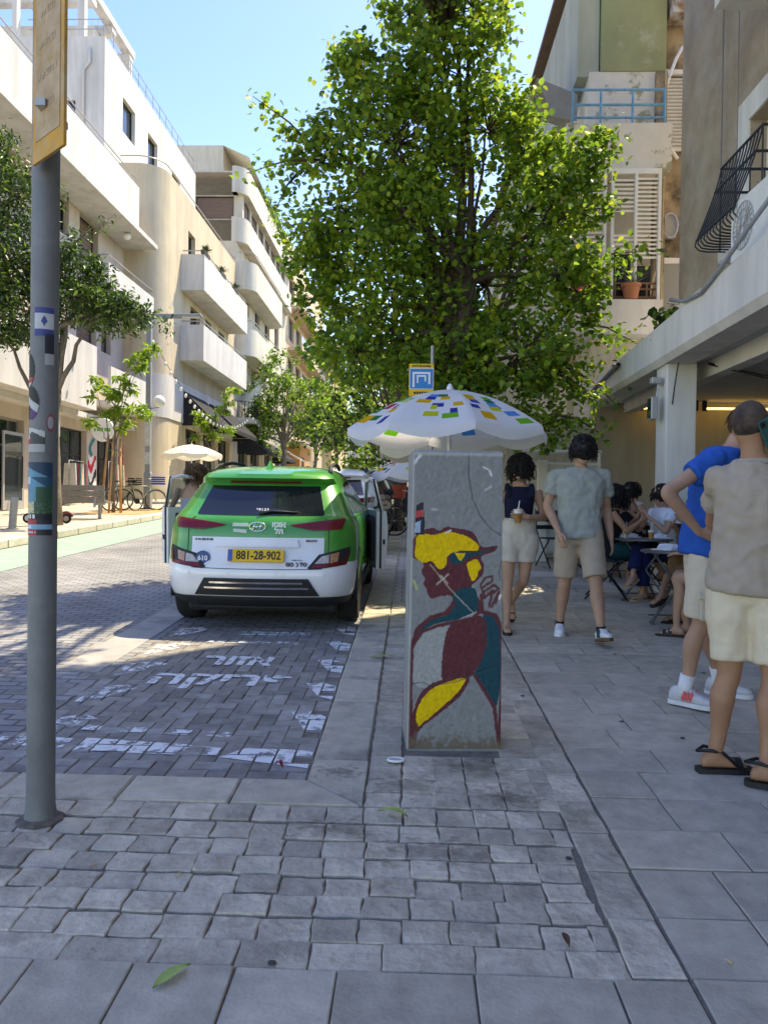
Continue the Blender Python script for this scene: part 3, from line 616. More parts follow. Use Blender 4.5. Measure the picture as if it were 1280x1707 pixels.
W(MB().box(-10.88,-9.7,67,74,gz(67)-.5,6.4),'wall',M('plaster_orange',(.62,.30,.11),.9,.1,2),E3); W(MB().box(-10.8,-9.2,66.9,74.2,6.42,6.7),'cornice',wE,E3); W(MB().box(-9.75,-9.66,68,69.6,gz(68),5.4),'door',blackf,E3)
F=thing('apartment_building','pale low building closing the view at the end of the street','building',(-6,150,gz(150)))
m=MB(); op=[(-24+i*4,-22+i*4,z,z+1.8) for i in range(10) for z in(8,11.5)]; facade(m,'y',150,-1,-26,16,5,14,op,.3); W(m,'wall',wC,F)
for o in op: win(F,'y',150,-1,o,.3,back=False)
# ------------------------------------------------------------------ right side buildings
stucco=M('stucco_brown',(.40,.31,.215),.95,.22,1.6,.9,70,col2=(.50,.44,.35),c2scale=1.3,c2thr=.6,c2soft=.15,detail=8,bdist=.02)
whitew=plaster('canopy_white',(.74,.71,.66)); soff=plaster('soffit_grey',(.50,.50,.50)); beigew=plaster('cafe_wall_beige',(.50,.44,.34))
B1=thing('apartment_building','brown stuccoed apartment building over the pavement cafe','building',(5,4,gz(4)))
opn=[(7.5,9.4,4.42,6.1)]
m=MB(); facade(m,'x',4.0,-1,-12,11.8,3.6,17,opn,.28); m.add([(4,11.8,3.6),(9,11.8,3.6),(9,11.8,17),(4,11.8,17)],[(0,1,2,3)]); m.box(4.05,12,-12,11.75,16.9,17.0)
W(m,'wall',stucco,B1)
m=MB(); 
for q in ((7.2,7.49,4.2,6.4),(9.41,9.7,4.2,6.4),(7.49,9.41,6.11,6.4)): m.box(3.975,4.0,*q)
W(m,'window_surround',whitew,B1); W(MB().box(3.985,3.998,10.3,11.79,3.7,4.5),'patched_plaster',whitew,B1)
w_=win(B1,'x',4.0,-1,opn[0],.28,'none',whitef)
for k in range(26):
    z=4.5+k*.06; q=MB(); q.tube([(4.2,7.56,z),(4.2,9.34,z)],.031,6); W(q,'shutter_slat',whitef,B1,up=w_)
# canopy: tapering fascia
can=MB(); prof=lambda y:[(3.0,3.30-(y-6.6)*.011),(3.0,3.80-(y-6.6)*.045),(3.12,3.83-(y-6.6)*.045),(4.0,3.78-(y-6.6)*.03),(9,3.7),(9,3.34),(3.45,3.27),(3.40,3.22-(y-6.6)*.008),(3.06,3.22-(y-6.6)*.008)]
can.loft([[(x,y,z) for x,z in prof(y)] for y in(-12,0,3,6.6,10,13.45)]); W(can,'canopy',whitew,B1)
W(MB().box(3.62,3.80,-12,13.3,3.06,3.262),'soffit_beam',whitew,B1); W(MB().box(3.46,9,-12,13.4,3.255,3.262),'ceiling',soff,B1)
for yc in(9.7,4.2,-1.5):
    c_=MB().bbox(3.1,3.46,yc-.2,yc+.2,gz(yc)-.1,3.222,.008); W(c_,'column',whitew,B1)
W(MB().box(7.2,7.4,-12,13.4,-.5,3.25),'shop_wall',M('cafe_brown_wall',(.23,.17,.11),.9,.2,1),B1)
W(MB().box(3.12,7.3,13.42,13.6,gz(13)-.2,3.24),'end_wall',beigew,B1)
led=M('led_warm',(1,.8,.4),.5,0,1,0,emit=(1,.66,.22),estr=1.3)
for i,(a,b_) in enumerate(((3.9,4.75),(4.95,6.6))):
    t=thing('light_tube',('short warm light tube behind the white column','long warm light tube deeper inside the cafe')[i],'lamp',((a+b_)/2,13.15,3.12),0,'light tubes under the cafe ceiling')
    MB().tube([(-(b_-a)/2,0,0),((b_-a)/2,0,0)],.018,8).build('tube',led,t,True)
    MB().box(-(b_-a)/2-.06,-(b_-a)/2,-.03,.03,-.04,.13).box((b_-a)/2,(b_-a)/2+.06,-.03,.03,-.04,.13).build('holder',blackf,t)
# balcony grille with belly
rl=MB(); slab_=MB().bbox(3.42,3.99,7.45,8.85,4.2,4.36,.02); W(slab_,'balcony_slab',whitew,B1)
def bell(t): # t from 0 top to 1 bottom -> outward, z
    return (.26*t**1.25, 5.18-.80*t)
for k in range(13):
    y=7.62+k*1.0/12; P=[(3.36-bell(t)[0],y,bell(t)[1]) for t in np.linspace(0,1,8)]+[(3.09,y,4.33),(3.13,y,4.285),(3.22,y,4.27),(3.42,y,4.27)]; rl.tube(P,.009,5)
for k in range(5):
    x=3.36+.62*k/4
    for ye,sg in((7.62,-1),(8.62,1)): rl.tube([(x,ye,5.18),(x,ye,4.28)],.009,5)
for t in(0,.32): 
    o_,z_=bell(t); rl.tube([(3.98,7.62,z_),(3.36-o_,7.62,z_),(3.36-o_,8.62,z_),(3.98,8.62,z_)],.016,6)
o_,z_=bell(.98); rl.tube([(3.36-o_,7.62,z_),(3.36-o_,8.62,z_)],.014,6)
W(rl,'balcony_grille',blackf,B1)
W(MB().box(3.3,3.999,4.5,8.75,7.0,7.25).box(3.3,3.4,4.5,8.75,7.25,7.9),'upper_balcony',whitew,B1)
W(MB().tube([(2.975,9.05,3.86),(2.97,8.6,3.72),(2.97,8.1,3.68),(2.97,7.6,3.78),(2.97,7.0,3.95),(3.0,6.2,4.2)],.022,8),'conduit',M('conduit_grey',(.30,.31,.33),.5),B1,True)
W(MB().tube([(2.97,11.5,3.54),(2.96,11.2,3.5),(2.96,12.6,3.36),(2.97,13.4,3.3)],.03,8),'conduit',M('conduit_dark',(.12,.12,.13),.5),B1,True)
W(MB().tube([(3.9,9.6,15),(3.93,9.6,4.3)],.008,5).tube([(3.9,10.05,15),(3.93,10.1,4.0)],.012,5),'cable',M('cable_grey',(.25,.22,.2),.7),B1)
W(MB().tube([(3.98,8.9,7.4),(3.9,7.3,6.6),(3.95,7.2,6.9),(3.95,7.1,7.6)],.04,8),'conduit',whitew,B1,True)
cb=MB()
for (p,q,sag) in (((3.55,9.4,3.2),(6,8.2,3.0),.25),((3.55,9.4,3.2),(6.5,9.3,3.15),.2),((3.55,9.4,3.18),(5.2,6.8,2.95),.25),((3.2,9.4,3.2),(3.15,9.45,2.7),-.03)):
    cb.tube([Vector(p).lerp(Vector(q),t)+Vector((0,0,-sag*4*t*(1-t))) for t in np.linspace(0,1,10)],.009,5)
W(cb,'cable',blackf,B1)
t=thing('floodlight','small grey floodlight on the cafe column','lamp',(3.06,9.62,2.55)); MB().bbox(-.13,-.05,-.08,.08,-.02,.26,.01).build('housing',alu,t); MB().box(-.138,-.13,-.065,.065,0,.24).build('lens',win_glass,t); MB().tube([(-.05,0,.25),(-.02,0,.4),(.03,0,.42)],.014,6).build('bracket',alu,t); MB().bbox(-.12,.0,-.06,.06,.42,.5,.01).build('junction_box',alu,t)
def acunit(loc,rz,label,sx=.85):
    t=thing('air_conditioner',label,'air conditioner',loc,rz); g=M('ac_white',(.74,.74,.70),.5,.06,6,.05)
    MB().bbox(-sx/2,sx/2,-.15,.15,0,.58,.02).build('casing',g,t)
    gr=MB(); 
    for k in range(12): a=k*math.pi/12; gr.tube([(-.12+.22*math.cos(a),-.158,.29+.22*math.sin(a)),(-.12-.22*math.cos(a),-.158,.29-.22*math.sin(a))],.005,4)
    for q in(.08,.15,.22): gr.tube([(-.12+q*math.cos(a),-.16,.29+q*math.sin(a)) for a in np.linspace(0,6.28,24)[:-1]],.005,4,closed=True)
    gr.build('fan_grille',alu,t); MB().bbox(-sx/2+.05,-sx/2+.12,-.12,.12,-.05,.0,.005).bbox(sx/2-.12,sx/2-.05,-.12,.12,-.05,0,.005).build('feet',railm,t); return t
acunit((3.28,7.35,3.86),R(-90),'white air conditioner standing on the cafe canopy beside the black grille')
# ---------------- building 2
peel=M('peeling_white',(.70,.66,.57),.95,.1,2,.4,30,col2=(.36,.34,.22),c2scale=1.7,c2thr=.575,c2soft=.025,detail=8)
greenw=M('green_plaster',(.30,.31,.16),.95,.14,1.5,.4,40,col2=(.44,.42,.31),c2scale=.8,c2thr=.62,c2soft=.05,detail=8)
stain=M('stained_wall',(.42,.32,.20),.95,.4,1.8,.5,25,col2=(.10,.075,.055),c2scale=1.1,c2thr=.56,c2soft=.08,detail=9)
B2=thing('apartment_building','old green and white apartment building with peeling plaster and shuttered balconies','building',(5,18,gz(16)))
W(MB().box(3.3,4.45,14.0,32,9.25,11.6),'upper_wall',greenw,B2); W(MB().box(2.9,3.28,14.1,32,9.2,11.3),'side_wall',plaster('old_grey_plaster',(.46,.46,.36)),B2)
W(MB().box(3.1,4.45,14.02,32,8.1,9.248),'wall',peel,B2)
W(MB().box(2.62,4.42,13.5,15.5,7.28,8.08),'balcony',peel,B2)
W(MB().box(2.7,4.2,15.0,15.1,4.9,7.27).box(3.0,9,15.1,32,3.2,8.1),'wall',plaster('old_cream',(.62,.54,.36)),B2)
W(MB().box(2.58,4.25,13.3,15.2,4.40,4.99),'balcony',whitew,B2); W(MB().box(3.14,4.4,13.72,15.1,3.0,4.398),'wall',plaster('old_cream2',(.60,.56,.46)),B2)
W(MB().box(4.45,6,14.35,15,3.0,12),'recess_wall',stain,B2)
W(MB().box(4.26,4.448,13.9,14.6,4.4,9.2),'pier',stain,B2)
blue=M('rail_blue',(.16,.36,.50),.5,.25,12,.2,col2=(.35,.2,.12),c2scale=9,c2thr=.68)
rl=MB()
for z in(8.68,8.42,8.2): rl.tube([(2.7,13.56,z),(4.32,13.56,z),(4.36,13.9,z+.0)],.022,6)
for x in(2.72,3.2,3.75,4.3): rl.tube([(x,13.56,8.05),(x,13.56,8.68)],.022,6)
W(rl,'blue_railing',blue,B2)
# shutters on the glazed balcony
fr=MB()
for x in(2.66,3.25,3.38,3.78,4.18): fr.box(x,x+.05,13.42,13.50,5.0,7.26)
fr.box(2.66,4.23,13.424,13.496,7.18,7.27); sh=W(fr,'shutter_frame',whitef,B2)
me=MB().box(-.5,.5,-.012,.012,-.016,.016).mesh('slat',whitef)
for a,b_,z0,z1 in((2.71,3.25,5.65,7.15),(3.43,3.78,6.55,7.15),(3.83,4.18,5.75,7.15),(3.43,3.78,5.9,6.15)):
    z=z0
    while z<z1:
        o=link('slat',me,sh,((a+b_)/2,13.455,z)); o.scale=(b_-a,1,1); o.rotation_euler=(R(35),0,0); z+=.075
W(MB().box(2.7,4.2,13.9,13.95,5,7.2),'inner_wall',beigew,B2); W(MB().box(3.44,3.77,13.6,13.62,5.1,5.85).box(3.86,4.12,13.6,13.62,5.1,5.65),'inner_dark',dark_in,B2)
lv=MB(); 
for k in range(20): z=7.95+k*.065; lv.obox((4.68,14.2,z),(.2,0,0),(0,.03,-.02),(0,.004,.008))
lv.box(4.44,4.48,14.12,14.34,7.9,9.3).box(4.88,4.92,14.12,14.34,7.9,9.3).box(4.44,4.92,14.12,14.34,9.26,9.34); W(lv,'louvre',whitef,B2)
W(MB().tube([(4.75,14.05,9.7),(4.62,14.0,9.45),(4.46,14.0,9.0),(4.42,14.0,8.4),(4.5,14.0,7.95),(4.7,14.05,7.7)],.03,8),'white_duct',whitef,B2,True)
W(MB().tube([(4.40,13.85,9.2),(4.37,13.85,3.6)],.018,6).tube([(4.33,13.8,6.2),(4.28,13.8,3.6)],.03,6).tube([(4.25,13.8,5.6),(4.1,13.75,5.0),(4.2,13.8,4.4)],.03,6),'drain_pipe',M('pipe_ochre',(.45,.36,.2),.7),B2)
W(MB().box(4.42,4.9,14.28,14.34,4.3,5.9),'side_window',GLASS('grey_pane',(.30,.31,.31),.9,.2),B2); W(MB().box(4.4,4.92,14.25,14.3,5.9,6.0),'window_head',whitef,B2); W(MB().box(4.4,4.92,14.25,14.3,4.2,4.3),'window_sill',whitef,B2)
W(MB().tube([(4.62+.13*math.cos(a),14.15,6.55+.22*math.sin(a)) for a in np.linspace(0,6.28,20)[:-1]],.02,6,closed=True).box(4.5,4.75,14.2,14.3,6.35,6.75),'satellite_dish',alu,B2)
W(MB().box(4.5,4.95,13.9,14.3,10.35,10.8).box(4.5,4.9,13.85,14.25,10.2,10.34),'rusty_cooler',M('rust_metal',(.28,.16,.09),.7,.5,6,.2,col2=(.5,.5,.5),c2scale=4,c2thr=.5),B2)
W(MB().tube([(2.6,14.05,11.6),(3.32,13.98,11.75),(3.34,20,11.75)],.05,6).box(2.75,4.5,13.9,32,11.6,11.7),'roof_edge',M('roof_brown',(.2,.13,.1),.8),B2)
W(MB().add([(2.2,14.3,9.3),(2.95,14.3,9.0),(2.95,15.6,9.0),(2.2,15.6,9.3),(2.5,14.3,8.6),(2.95,14.3,8.5)],[(0,1,2,3),(0,4,5,1)]),'awning_flap',M('flap_grey',(.3,.28,.25),.8),B2)
# plants on the balcony edge
pot_t=M('terracotta',(.42,.17,.09),.85,.12,8); pot_p=M('pot_pink',(.75,.05,.20),.5,.05,8)
def leafblades(n,L,spread,wd,seed,up=.8):
    r=random.Random(seed); m=MB()
    for i in range(n):
        a=r.uniform(0,6.28); s=r.uniform(.2,1)*spread; l=L*r.uniform(.6,1.1); dx,dy=math.cos(a),math.sin(a); px,py=-dy,dx; V=[];Fc=[]
        for k in range(5):
            t=k/4; rr=s*t**1.4*l; z=l*up*(t-.35*s*t*t); w2=wd*(1-t)**.7*(.6+.8*min(1,t*3)); V+=[(dx*rr-px*w2,dy*rr-py*w2,z),(dx*rr+px*w2,dy*rr+py*w2,z)]
        for k in range(4): Fc.append((2*k,2*k+1,2*k+3,2*k+2))
        m.add(V,Fc)
    return m
pl_g=M('pot_plant_green',(.075,.12,.04),.6,.4,9,0); pl_a=M('aloe_grey_green',(.18,.22,.14),.6,.3,9,0)
for x,y,z,pm,gm,lab,sp,nn,L in((3.0,13.42,5.0,pot_p,pl_g,'bright pink planter of trailing greenery on the white balcony',1.3,60,.22),(3.73,13.40,5.0,pot_t,pl_a,'terracotta pot with spiky aloe on the white balcony',.9,26,.42)):
    t=thing('potted_plant',lab,'plant',(x,y,z))
    if pm is pot_p: MB().loft([[(-.22,-.09,0),(.22,-.09,0),(.22,.09,0),(-.22,.09,0)],[(-.3,-.12,.2),(.3,-.12,.2),(.3,.12,.2),(-.3,.12,.2)]]).build('pot',pm,t)
    else: MB().lathe([(.001,0),(.11,0),(.15,.22),(.17,.22),(.17,.27),(.14,.27),(.13,.22),(.001,.2)],20).build('pot',pm,t,40)
    lb=leafblades(nn,L,sp,.014,5); lb.xf(Matrix.Translation((0,0,.2))); 
    lb.build('foliage',gm,t,fix=False)
sh=thing('balcony_rack','rusty wooden rack along the shuttered balcony','rack',(3.5,13.5,5.0)); mm=MB()
for z in(.06,.2,.3): mm.box(-.75,.75,-.02,.02,z,z+.03)
for k in range(9): mm.box(-.75+k*.18,-.72+k*.18,-.018,.018,0,.32)
mm.build('rack_bars',M('rack_wood',(.2,.11,.06),.8,.4,8),sh)
t=thing('potted_plant','terracotta pot with a dark plant on the black grille balcony','plant',(3.7,7.95,4.36)); MB().lathe([(.001,0),(.1,0),(.14,.2),(.15,.24),(.12,.24),(.001,.2)],18).build('pot',pot_t,t,40); lb=leafblades(14,.4,.8,.02,9); lb.xf(Matrix.Translation((0,0,.2))); lb.build('foliage',pl_g,t,fix=False)
# ---------------- farther right side
B3=thing('apartment_building','cream apartment building behind the tall street tree','building',(5,45,gz(40)))
op=[(33+i*4,35+i*4,z,z+1.7) for i in range(8) for z in(5.5,8.5)]; m=MB(); facade(m,'x',3.4,-1,32.2,66,0,10.6,op,.3); m.add([(3.4,32.2,0),(12,32.2,0),(12,32.2,10.6),(3.4,32.2,10.6)],[(0,1,2,3)]); W(m,'wall',wC,B3)
for o in op: win(B3,'x',3.4,-1,o,.3,back=False)
W(MB().box(2.3,3.39,33,46,7.9,8.1).box(2.3,2.42,33,46,8.1,9).box(2.3,3.39,33,46,4.6,4.8).box(2.3,2.42,33,46,4.8,5.7),'balcony',wE,B3)
B4=thing('apartment_building','pale apartment building far along the right side','building',(5,85,gz(80)))
op=[(68+i*4,70+i*4,z,z+1.7) for i in range(10) for z in(6.5,9.6)]; m=MB(); facade(m,'x',3.4,-1,66.2,110,0,12,op,.3); W(m,'wall',wE,B4)
for o in op: win(B4,'x',3.4,-1,o,.3,back=False)
# white gate and board screen at the end of the cafe terrace
gt=thing('metal_gate','white metal gate with open top rails at the end of the cafe terrace','gate',(2.55,12.8,gz(12.8)))
g=MB().tube([(-.7,0,1.82),(.58,0,1.82)],.03,8).tube([(-.62,0,1.62),(.58,0,1.62)],.025,8).tube([(-.7,0,0),(-.7,0,1.82)],.03,8).tube([(.55,0,0),(.55,0,1.82)],.03,8); g.build('frame',whitef,gt,40)
MB().bbox(-.47,-.30,-.06,.02,0,1.68,.01).build('post_panel',whitef,gt); MB().sphere((-.36,-.07,.98),.02).build('knob',blackf,gt)
for i,(x,z,wd,h,c) in enumerate(((-.16,1.42,.22,.16,(.2,.2,.2)),(.1,1.42,.2,.2,(.3,.3,.3)),(-.18,1.1,.18,.24,(.6,.6,.58)),(-.18,.75,.18,.22,(.25,.25,.25)),(.12,1.0,.25,.4,(.65,.65,.62)))):
    MB().box(x-wd/2,x+wd/2,-.03,-.024,z-h/2,z+h/2).build('notice',M('notice_%d'%i,c,.7,.5,30,0),gt)
MB().box(-.3,.52,-.022,-.012,.15,1.6).build('mesh_panel',M('gate_panel',(.6,.6,.58),.7,.15,5),gt)
fn=thing('board_fence','pale vertical board fence behind the white gate','fence',(2.3,13.2,gz(13.2)))
for k in range(15): 
    x=-1.6+k*.16; MB().bbox(x,x+.145,-.015,.015,0,2.35+.03*(k%3),.004).build('plank',M('plank_pale',(.60,.56,.48),.85,.2,3,.2,40,rv=.12),fn)
MB().box(-1.6,.8,.016,.05,.4,.5).box(-1.6,.8,.016,.05,1.9,2.0).build('rail',M('plank_rail',(.4,.36,.3),.85),fn)
# ------------------------------------------------------------------ trees
bark=M('bark_brown',(.085,.062,.045),.95,.35,7,.8,25,bdist=.03); bark2=M('bark_pale',(.20,.16,.12),.95,.3,7,.7,25,bdist=.03)
leafm=VC('leaf_light',.45,0,1,.4,.12,3,transl=.55); leafd=VC('leaf_dark',.4,0,1,.45,.12,3,transl=.28)
def leaves(pts,size,cols,mat,name,parent,seed,droop=.35,heart=True):
    """pts Nx3 leaf positions; every leaf is a folded blade of its own"""
    g=np.random.default_rng(seed); N=len(pts)
    base=np.array([(0,0,0),(.42,.30,.10),(.36,.72,.06),(0,1.05,-.05),(-.36,.72,.06),(-.42,.30,.10)]) if heart else np.array([(0,0,0),(.20,.35,.05),(.16,.75,.03),(0,1.15,-.08),(-.16,.75,.03),(-.20,.35,.05)])
    yaw=g.uniform(0,2*np.pi,N); pit=g.normal(-droop,.55,N); rol=g.normal(0,.6,N); sc=size*g.uniform(.65,1.25,N)
    cy,sy=np.cos(yaw),np.sin(yaw); cp,sp=np.cos(pit),np.sin(pit); cr,sr=np.cos(rol),np.sin(rol)
    Rz=np.zeros((N,3,3)); Rz[:,0,0]=cy;Rz[:,0,1]=-sy;Rz[:,1,0]=sy;Rz[:,1,1]=cy;Rz[:,2,2]=1
    Rx=np.zeros((N,3,3)); Rx[:,0,0]=1;Rx[:,1,1]=cp;Rx[:,1,2]=-sp;Rx[:,2,1]=sp;Rx[:,2,2]=cp
    Ry=np.zeros((N,3,3)); Ry[:,1,1]=1;Ry[:,0,0]=cr;Ry[:,0,2]=sr;Ry[:,2,0]=-sr;Ry[:,2,2]=cr
    RR=Rz@Rx@Ry; V=np.einsum('nij,kj->nki',RR,base)*sc[:,None,None]+pts[:,None,:]
    nv=6; me=bpy.data.meshes.new(name); me.vertices.add(N*nv); me.vertices.foreach_set('co',V.astype(np.float32).ravel())
    quads=np.array([(0,1,2,3),(0,3,4,5)]); F=(np.arange(N)[:,None,None]*nv+quads[None]).reshape(-1)
    me.loops.add(N*8); me.loops.foreach_set('vertex_index',F.astype(np.int32)); me.polygons.add(N*2)
    me.polygons.foreach_set('loop_start',np.arange(N*2,dtype=np.int32)*4); me.materials.append(mat); me.update(calc_edges=True); me.validate()
    cols=np.array(cols); ci=cols[g.integers(0,len(cols),N)]*g.uniform(.75,1.25,(N,1)); setcol(me,np.repeat(ci,2,axis=0))
    return link(name,me,parent)
def limb(mb,p,d,L,r,r1,rng,n=6,wob=.15,lift=0.):
    P=[Vector(p)]; d=Vector(d).normalized()
    for i in range(n):
        d=(d+Vector((rng.uniform(-wob,wob),rng.uniform(-wob,wob),rng.uniform(-wob,wob)+lift))).normalized(); P.append(P[-1]+d*(L/n))
    mb.tube(P,[r+(r1-r)*i/n for i in range(n+1)],7); return P
def tree(loc,label,trunk_h,clumps,nleaf,lsize,cols,seed,r0=.14,mat=None,barkm=None,group=None,cat='tree',name='street_tree',sprigs=(),heart=True,lean=(0,0),twig=True,shell=.35):
    """clumps: (x,y,z,r) local foliage balls reached by limbs from the trunk; leaves sit on many small sub-clusters"""
    rng=random.Random(seed); g=np.random.default_rng(seed)
    t=thing(name,label,cat,loc,0,group); mb=MB()
    top=Vector((lean[0],lean[1],trunk_h)); P=[Vector((0,0,-.1))]
    for i in range(1,7): q=i/6; P.append(Vector((lean[0]*q+rng.uniform(-.05,.05),lean[1]*q+rng.uniform(-.05,.05),trunk_h*q)))
    mb.tube(P,[r0*1.25]+[r0*(1-.45*i/6) for i in range(1,7)],10)
    pts=[]
    vol=np.array([max(.05,c[3])**2 for c in clumps]); vol=vol/vol.sum()
    for (x,y,z,r),v in zip(clumps,vol):
        c=Vector((x,y,z)); st=(Vector((-.2,.2,7.7)) if y<-2 else P[rng.choice([3,4,5,6])]) if z>trunk_h*.7 else P[rng.choice([3,4])]
        d=c-st; n=6; br=[st.lerp(c,k/n)+Vector((rng.uniform(-.08,.08),rng.uniform(-.08,.08),.12*math.sin(math.pi*k/n)*d.length*.4)) for k in range(n+1)]
        br[0]=st; mb.tube(br,[r0*.42*(1-.8*k/n) for k in range(n+1)],6)
        nl=int(nleaf*v); nsub=max(6,int(nl/38)); 
        for s_ in range(nsub):
            u=g.normal(size=3); u/=np.linalg.norm(u); rad=r*(shell+(1-shell)*g.random()**.5); sc=np.array((x,y,z))+u*rad*np.array((1,1,.85))
            if twig and s_%2==0: mb.tube([c.lerp(Vector(sc),.05),c.lerp(Vector(sc),.55)+Vector((0,0,.04*r)),Vector(sc)],[.014,.009,.004],4,cap=False)
            k=max(6,int(nl/nsub)); e=g.normal(size=(k,3))*np.array((.12,.12,.09))*max(.6,min(1.7,r*1.5)); pts.append(sc+e)
    for (p0,p1,nn,wd) in sprigs:     # leafy shoots sticking out
        p0=np.array(p0);p1=np.array(p1); q=g.random(nn)[:,None]; pts.append(p0+(p1-p0)*q+g.normal(size=(nn,3))*wd); mb.tube([tuple(p0),tuple((p0+p1)/2+np.array((0,0,.08))),tuple(p1)],[.025,.014,.005],5)
    mb.build('trunk',barkm or bark,t,True)
    lv=leaves(np.vstack(pts),lsize,cols,mat or leafm,'crown',t,seed,heart=heart); lv['kind']='stuff'
    return t
lightc=[(.27,.41,.045),(.22,.35,.045),(.16,.28,.04),(.33,.46,.05),(.13,.23,.035),(.40,.45,.045),(.09,.17,.035),(.24,.38,.04)]; darkc=[(.045,.09,.022),(.06,.115,.025),(.035,.075,.02),(.085,.14,.03)]
# the big tree
cl=[(-.9,0,6.1,1.0),(-1.6,.2,5.0,.85),(-.7,-.3,5.0,.8),(.4,0,6.3,.75),(1.0,.2,5.2,.8),(1.35,-.2,4.2,.6),(.45,.3,4.2,.8),(-.9,.2,3.9,.9),(-1.4,-.2,3.1,.65),(-.2,.4,3.1,.9),(.9,-.3,3.1,.8),(1.45,.1,2.9,.55),
    (-.5,-2.5,8.1,.95),(-1.5,-3,8.7,1.05),(-.8,-4.2,8.9,.95),(.5,-3.5,8.7,.95),(-2.2,-4.5,9.3,.95),(-1,-5.3,9.5,.85),(-.2,.2,7.3,.9),(.2,.3,8.2,.6),(-1.2,.1,7.0,.7),(.0,.5,9.2,.6),(-.7,.3,8.2,.55),(1.0,.3,6.3,.5),(.2,-.2,2.45,.55),(1.1,.2,2.1,.45),(-.4,.0,2.5,.5),(-.6,.8,5.8,.8),(-2.0,0,6.2,.5),(-2.0,.1,4.6,.5),(1.7,.1,6.1,.5),(1.7,.1,5.2,.5),(1.75,0,4.0,.45),(-1.9,0,3.9,.45),(-1.5,.1,7.3,.45)]  # forward clumps sit unseen above the frame, added to dapple the foreground with shade
tree((.62,11,gz(11)),'tall broad-leaved street tree with bright green crown behind the parasol',4.2,cl,50000,.088,lightc,3,.155,sprigs=[((-1.9,0,5.9),(-2.95,0,6.8),150,.1),((-1.9,0,5.9),(-3.05,.1,5.75),150,.1),((-2.3,0,5.7),(-2.6,0,5.2),60,.07),((1.7,0,5.6),(2.25,0,6.3),160,.13),((1.8,0,4.4),(2.6,0,4.6),200,.14),((1.7,0,3.6),(2.55,0,3.3),160,.12),((1.5,0,3.0),(2.3,.1,2.45),90,.1),((1.4,0,2.3),(2.1,0,2.0),160,.14),((-.1,0,9.2),(-1.0,.1,9.4),150,.13)],lean=(.1,0))
# trees along the kerb farther up
for i,(x,y,h,s,nl,lab) in enumerate(((-.3,19,7.4,2.1,8000,'dense green street tree beyond the tall tree at the kerb'),(-.2,26,8.4,2.6,8000,'bushy street tree standing behind the no-entry signs'),(-.4,35,8.6,2.6,6000,'round bright green street tree midway up the right kerb'),(.0,48,9.5,3.0,5000,'large street tree near the far end of the right kerb'))):
    r_=random.Random(40+i); c_=[(r_.uniform(-s,s)*.75,r_.uniform(-s,s)*.75,h*.28+r_.random()*h*.62,s*r_.uniform(.38,.55)) for _ in range(14)]
    tree((x,y,gz(y)),lab,h*.5,c_,nl,.12+.03*i,lightc[:5] if i else darkc+lightc[:2],50+i,.13,leafm,group='street trees along the right kerb')
for i,(x,y,h,s,nl,lab) in enumerate(((-8.3,50,9.2,2.7,6500,'forked street tree in front of the cream building'),(-8.2,66,10,3.0,4500,'street tree in front of the orange shop building'),(-8.2,84,11,3.5,4000,'farthest street tree on the left pavement'))):
    r_=random.Random(60+i); c_=[(r_.uniform(-s,s)*.75,r_.uniform(-s,s)*.75,h*.38+r_.random()*h*.55,s*r_.uniform(.38,.52)) for _ in range(14)]
    tree((x,y,gz(y)+.1),lab,h*.5,c_,nl,.17+.03*i,lightc[:5]+darkc[:2],70+i,.2,leafm,bark2,group='street trees on the left pavement')
# dark tree behind the sign pole
cl=[(-1.2,0,6.2,1.1),(-1.1,.3,7.8,.9),(.3,0,5.3,.7),(1.0,.2,5.2,.7),(1.6,.1,5.0,.55),(-.6,-.2,4.9,.8),(-1.9,0,8.7,.9),(-1.5,0,4.8,.8),(.5,.4,5.9,.6),(.1,.1,6.5,.6),(-.5,0,5.9,.7)]
tree((-8.35,17.8,gz(17.8)+.1),'dark glossy street tree behind the sign pole on the left pavement',4.6,cl,18000,.125,darkc+darkc+lightc[1:3],9,.17,leafd,bark2,sprigs=[((1.6,.1,5.1),(2.7,.1,4.7),220,.16),((.3,0,6.5),(1.3,0,7.2),70,.12),((-.2,0,4.0),(-.3,0,2.7),70,.1)],heart=False)
# young staked trees
def young(x,y,h,seed,label,stakes=True):
    r_=random.Random(seed); z0=gz(y)+.1
    c_=[(-.1,0,h*.72,.45),(.35,.1,h*.83,.4),(-.55,0,h*.80,.4),(.75,0,h*.66,.35),(.6,.1,h*.98,.35),(-.7,0,h*.60,.25),(1.0,0,h*1.06,.35),(.25,0,h*.6,.3)]
    t=tree((x,y,z0),label,h*.62,c_,1000,.2,lightc[:4],seed,.05,leafm,bark2,'young trees on the left pavement',name='young_tree',heart=False)
    if stakes:
        wd=M('stake_wood',(.46,.27,.13),.8,.15,5)
        for i,(dx,dy) in enumerate(((-.32,-.15),(.2,.1),(.0,-.35),(.3,-.2))): MB().tube([(dx,dy,0),(dx*.6+.05,dy*.6,2.35-.1*i)],.035,7).build('stake',wd,t,True)
        MB().tube([(-.2,-.1,1.9),(.2,.05,1.9),(.05,-.2,1.9)],.015,5,closed=True).build('tie',M('tie_green',(.05,.3,.15),.6),t)
    return t
young(-9.05,23.2,4.7,81,'young street tree tied to wooden stakes beside the parked bicycles')
young(-9.4,36,4.8,84,'slim young street tree in front of the black awning',False)
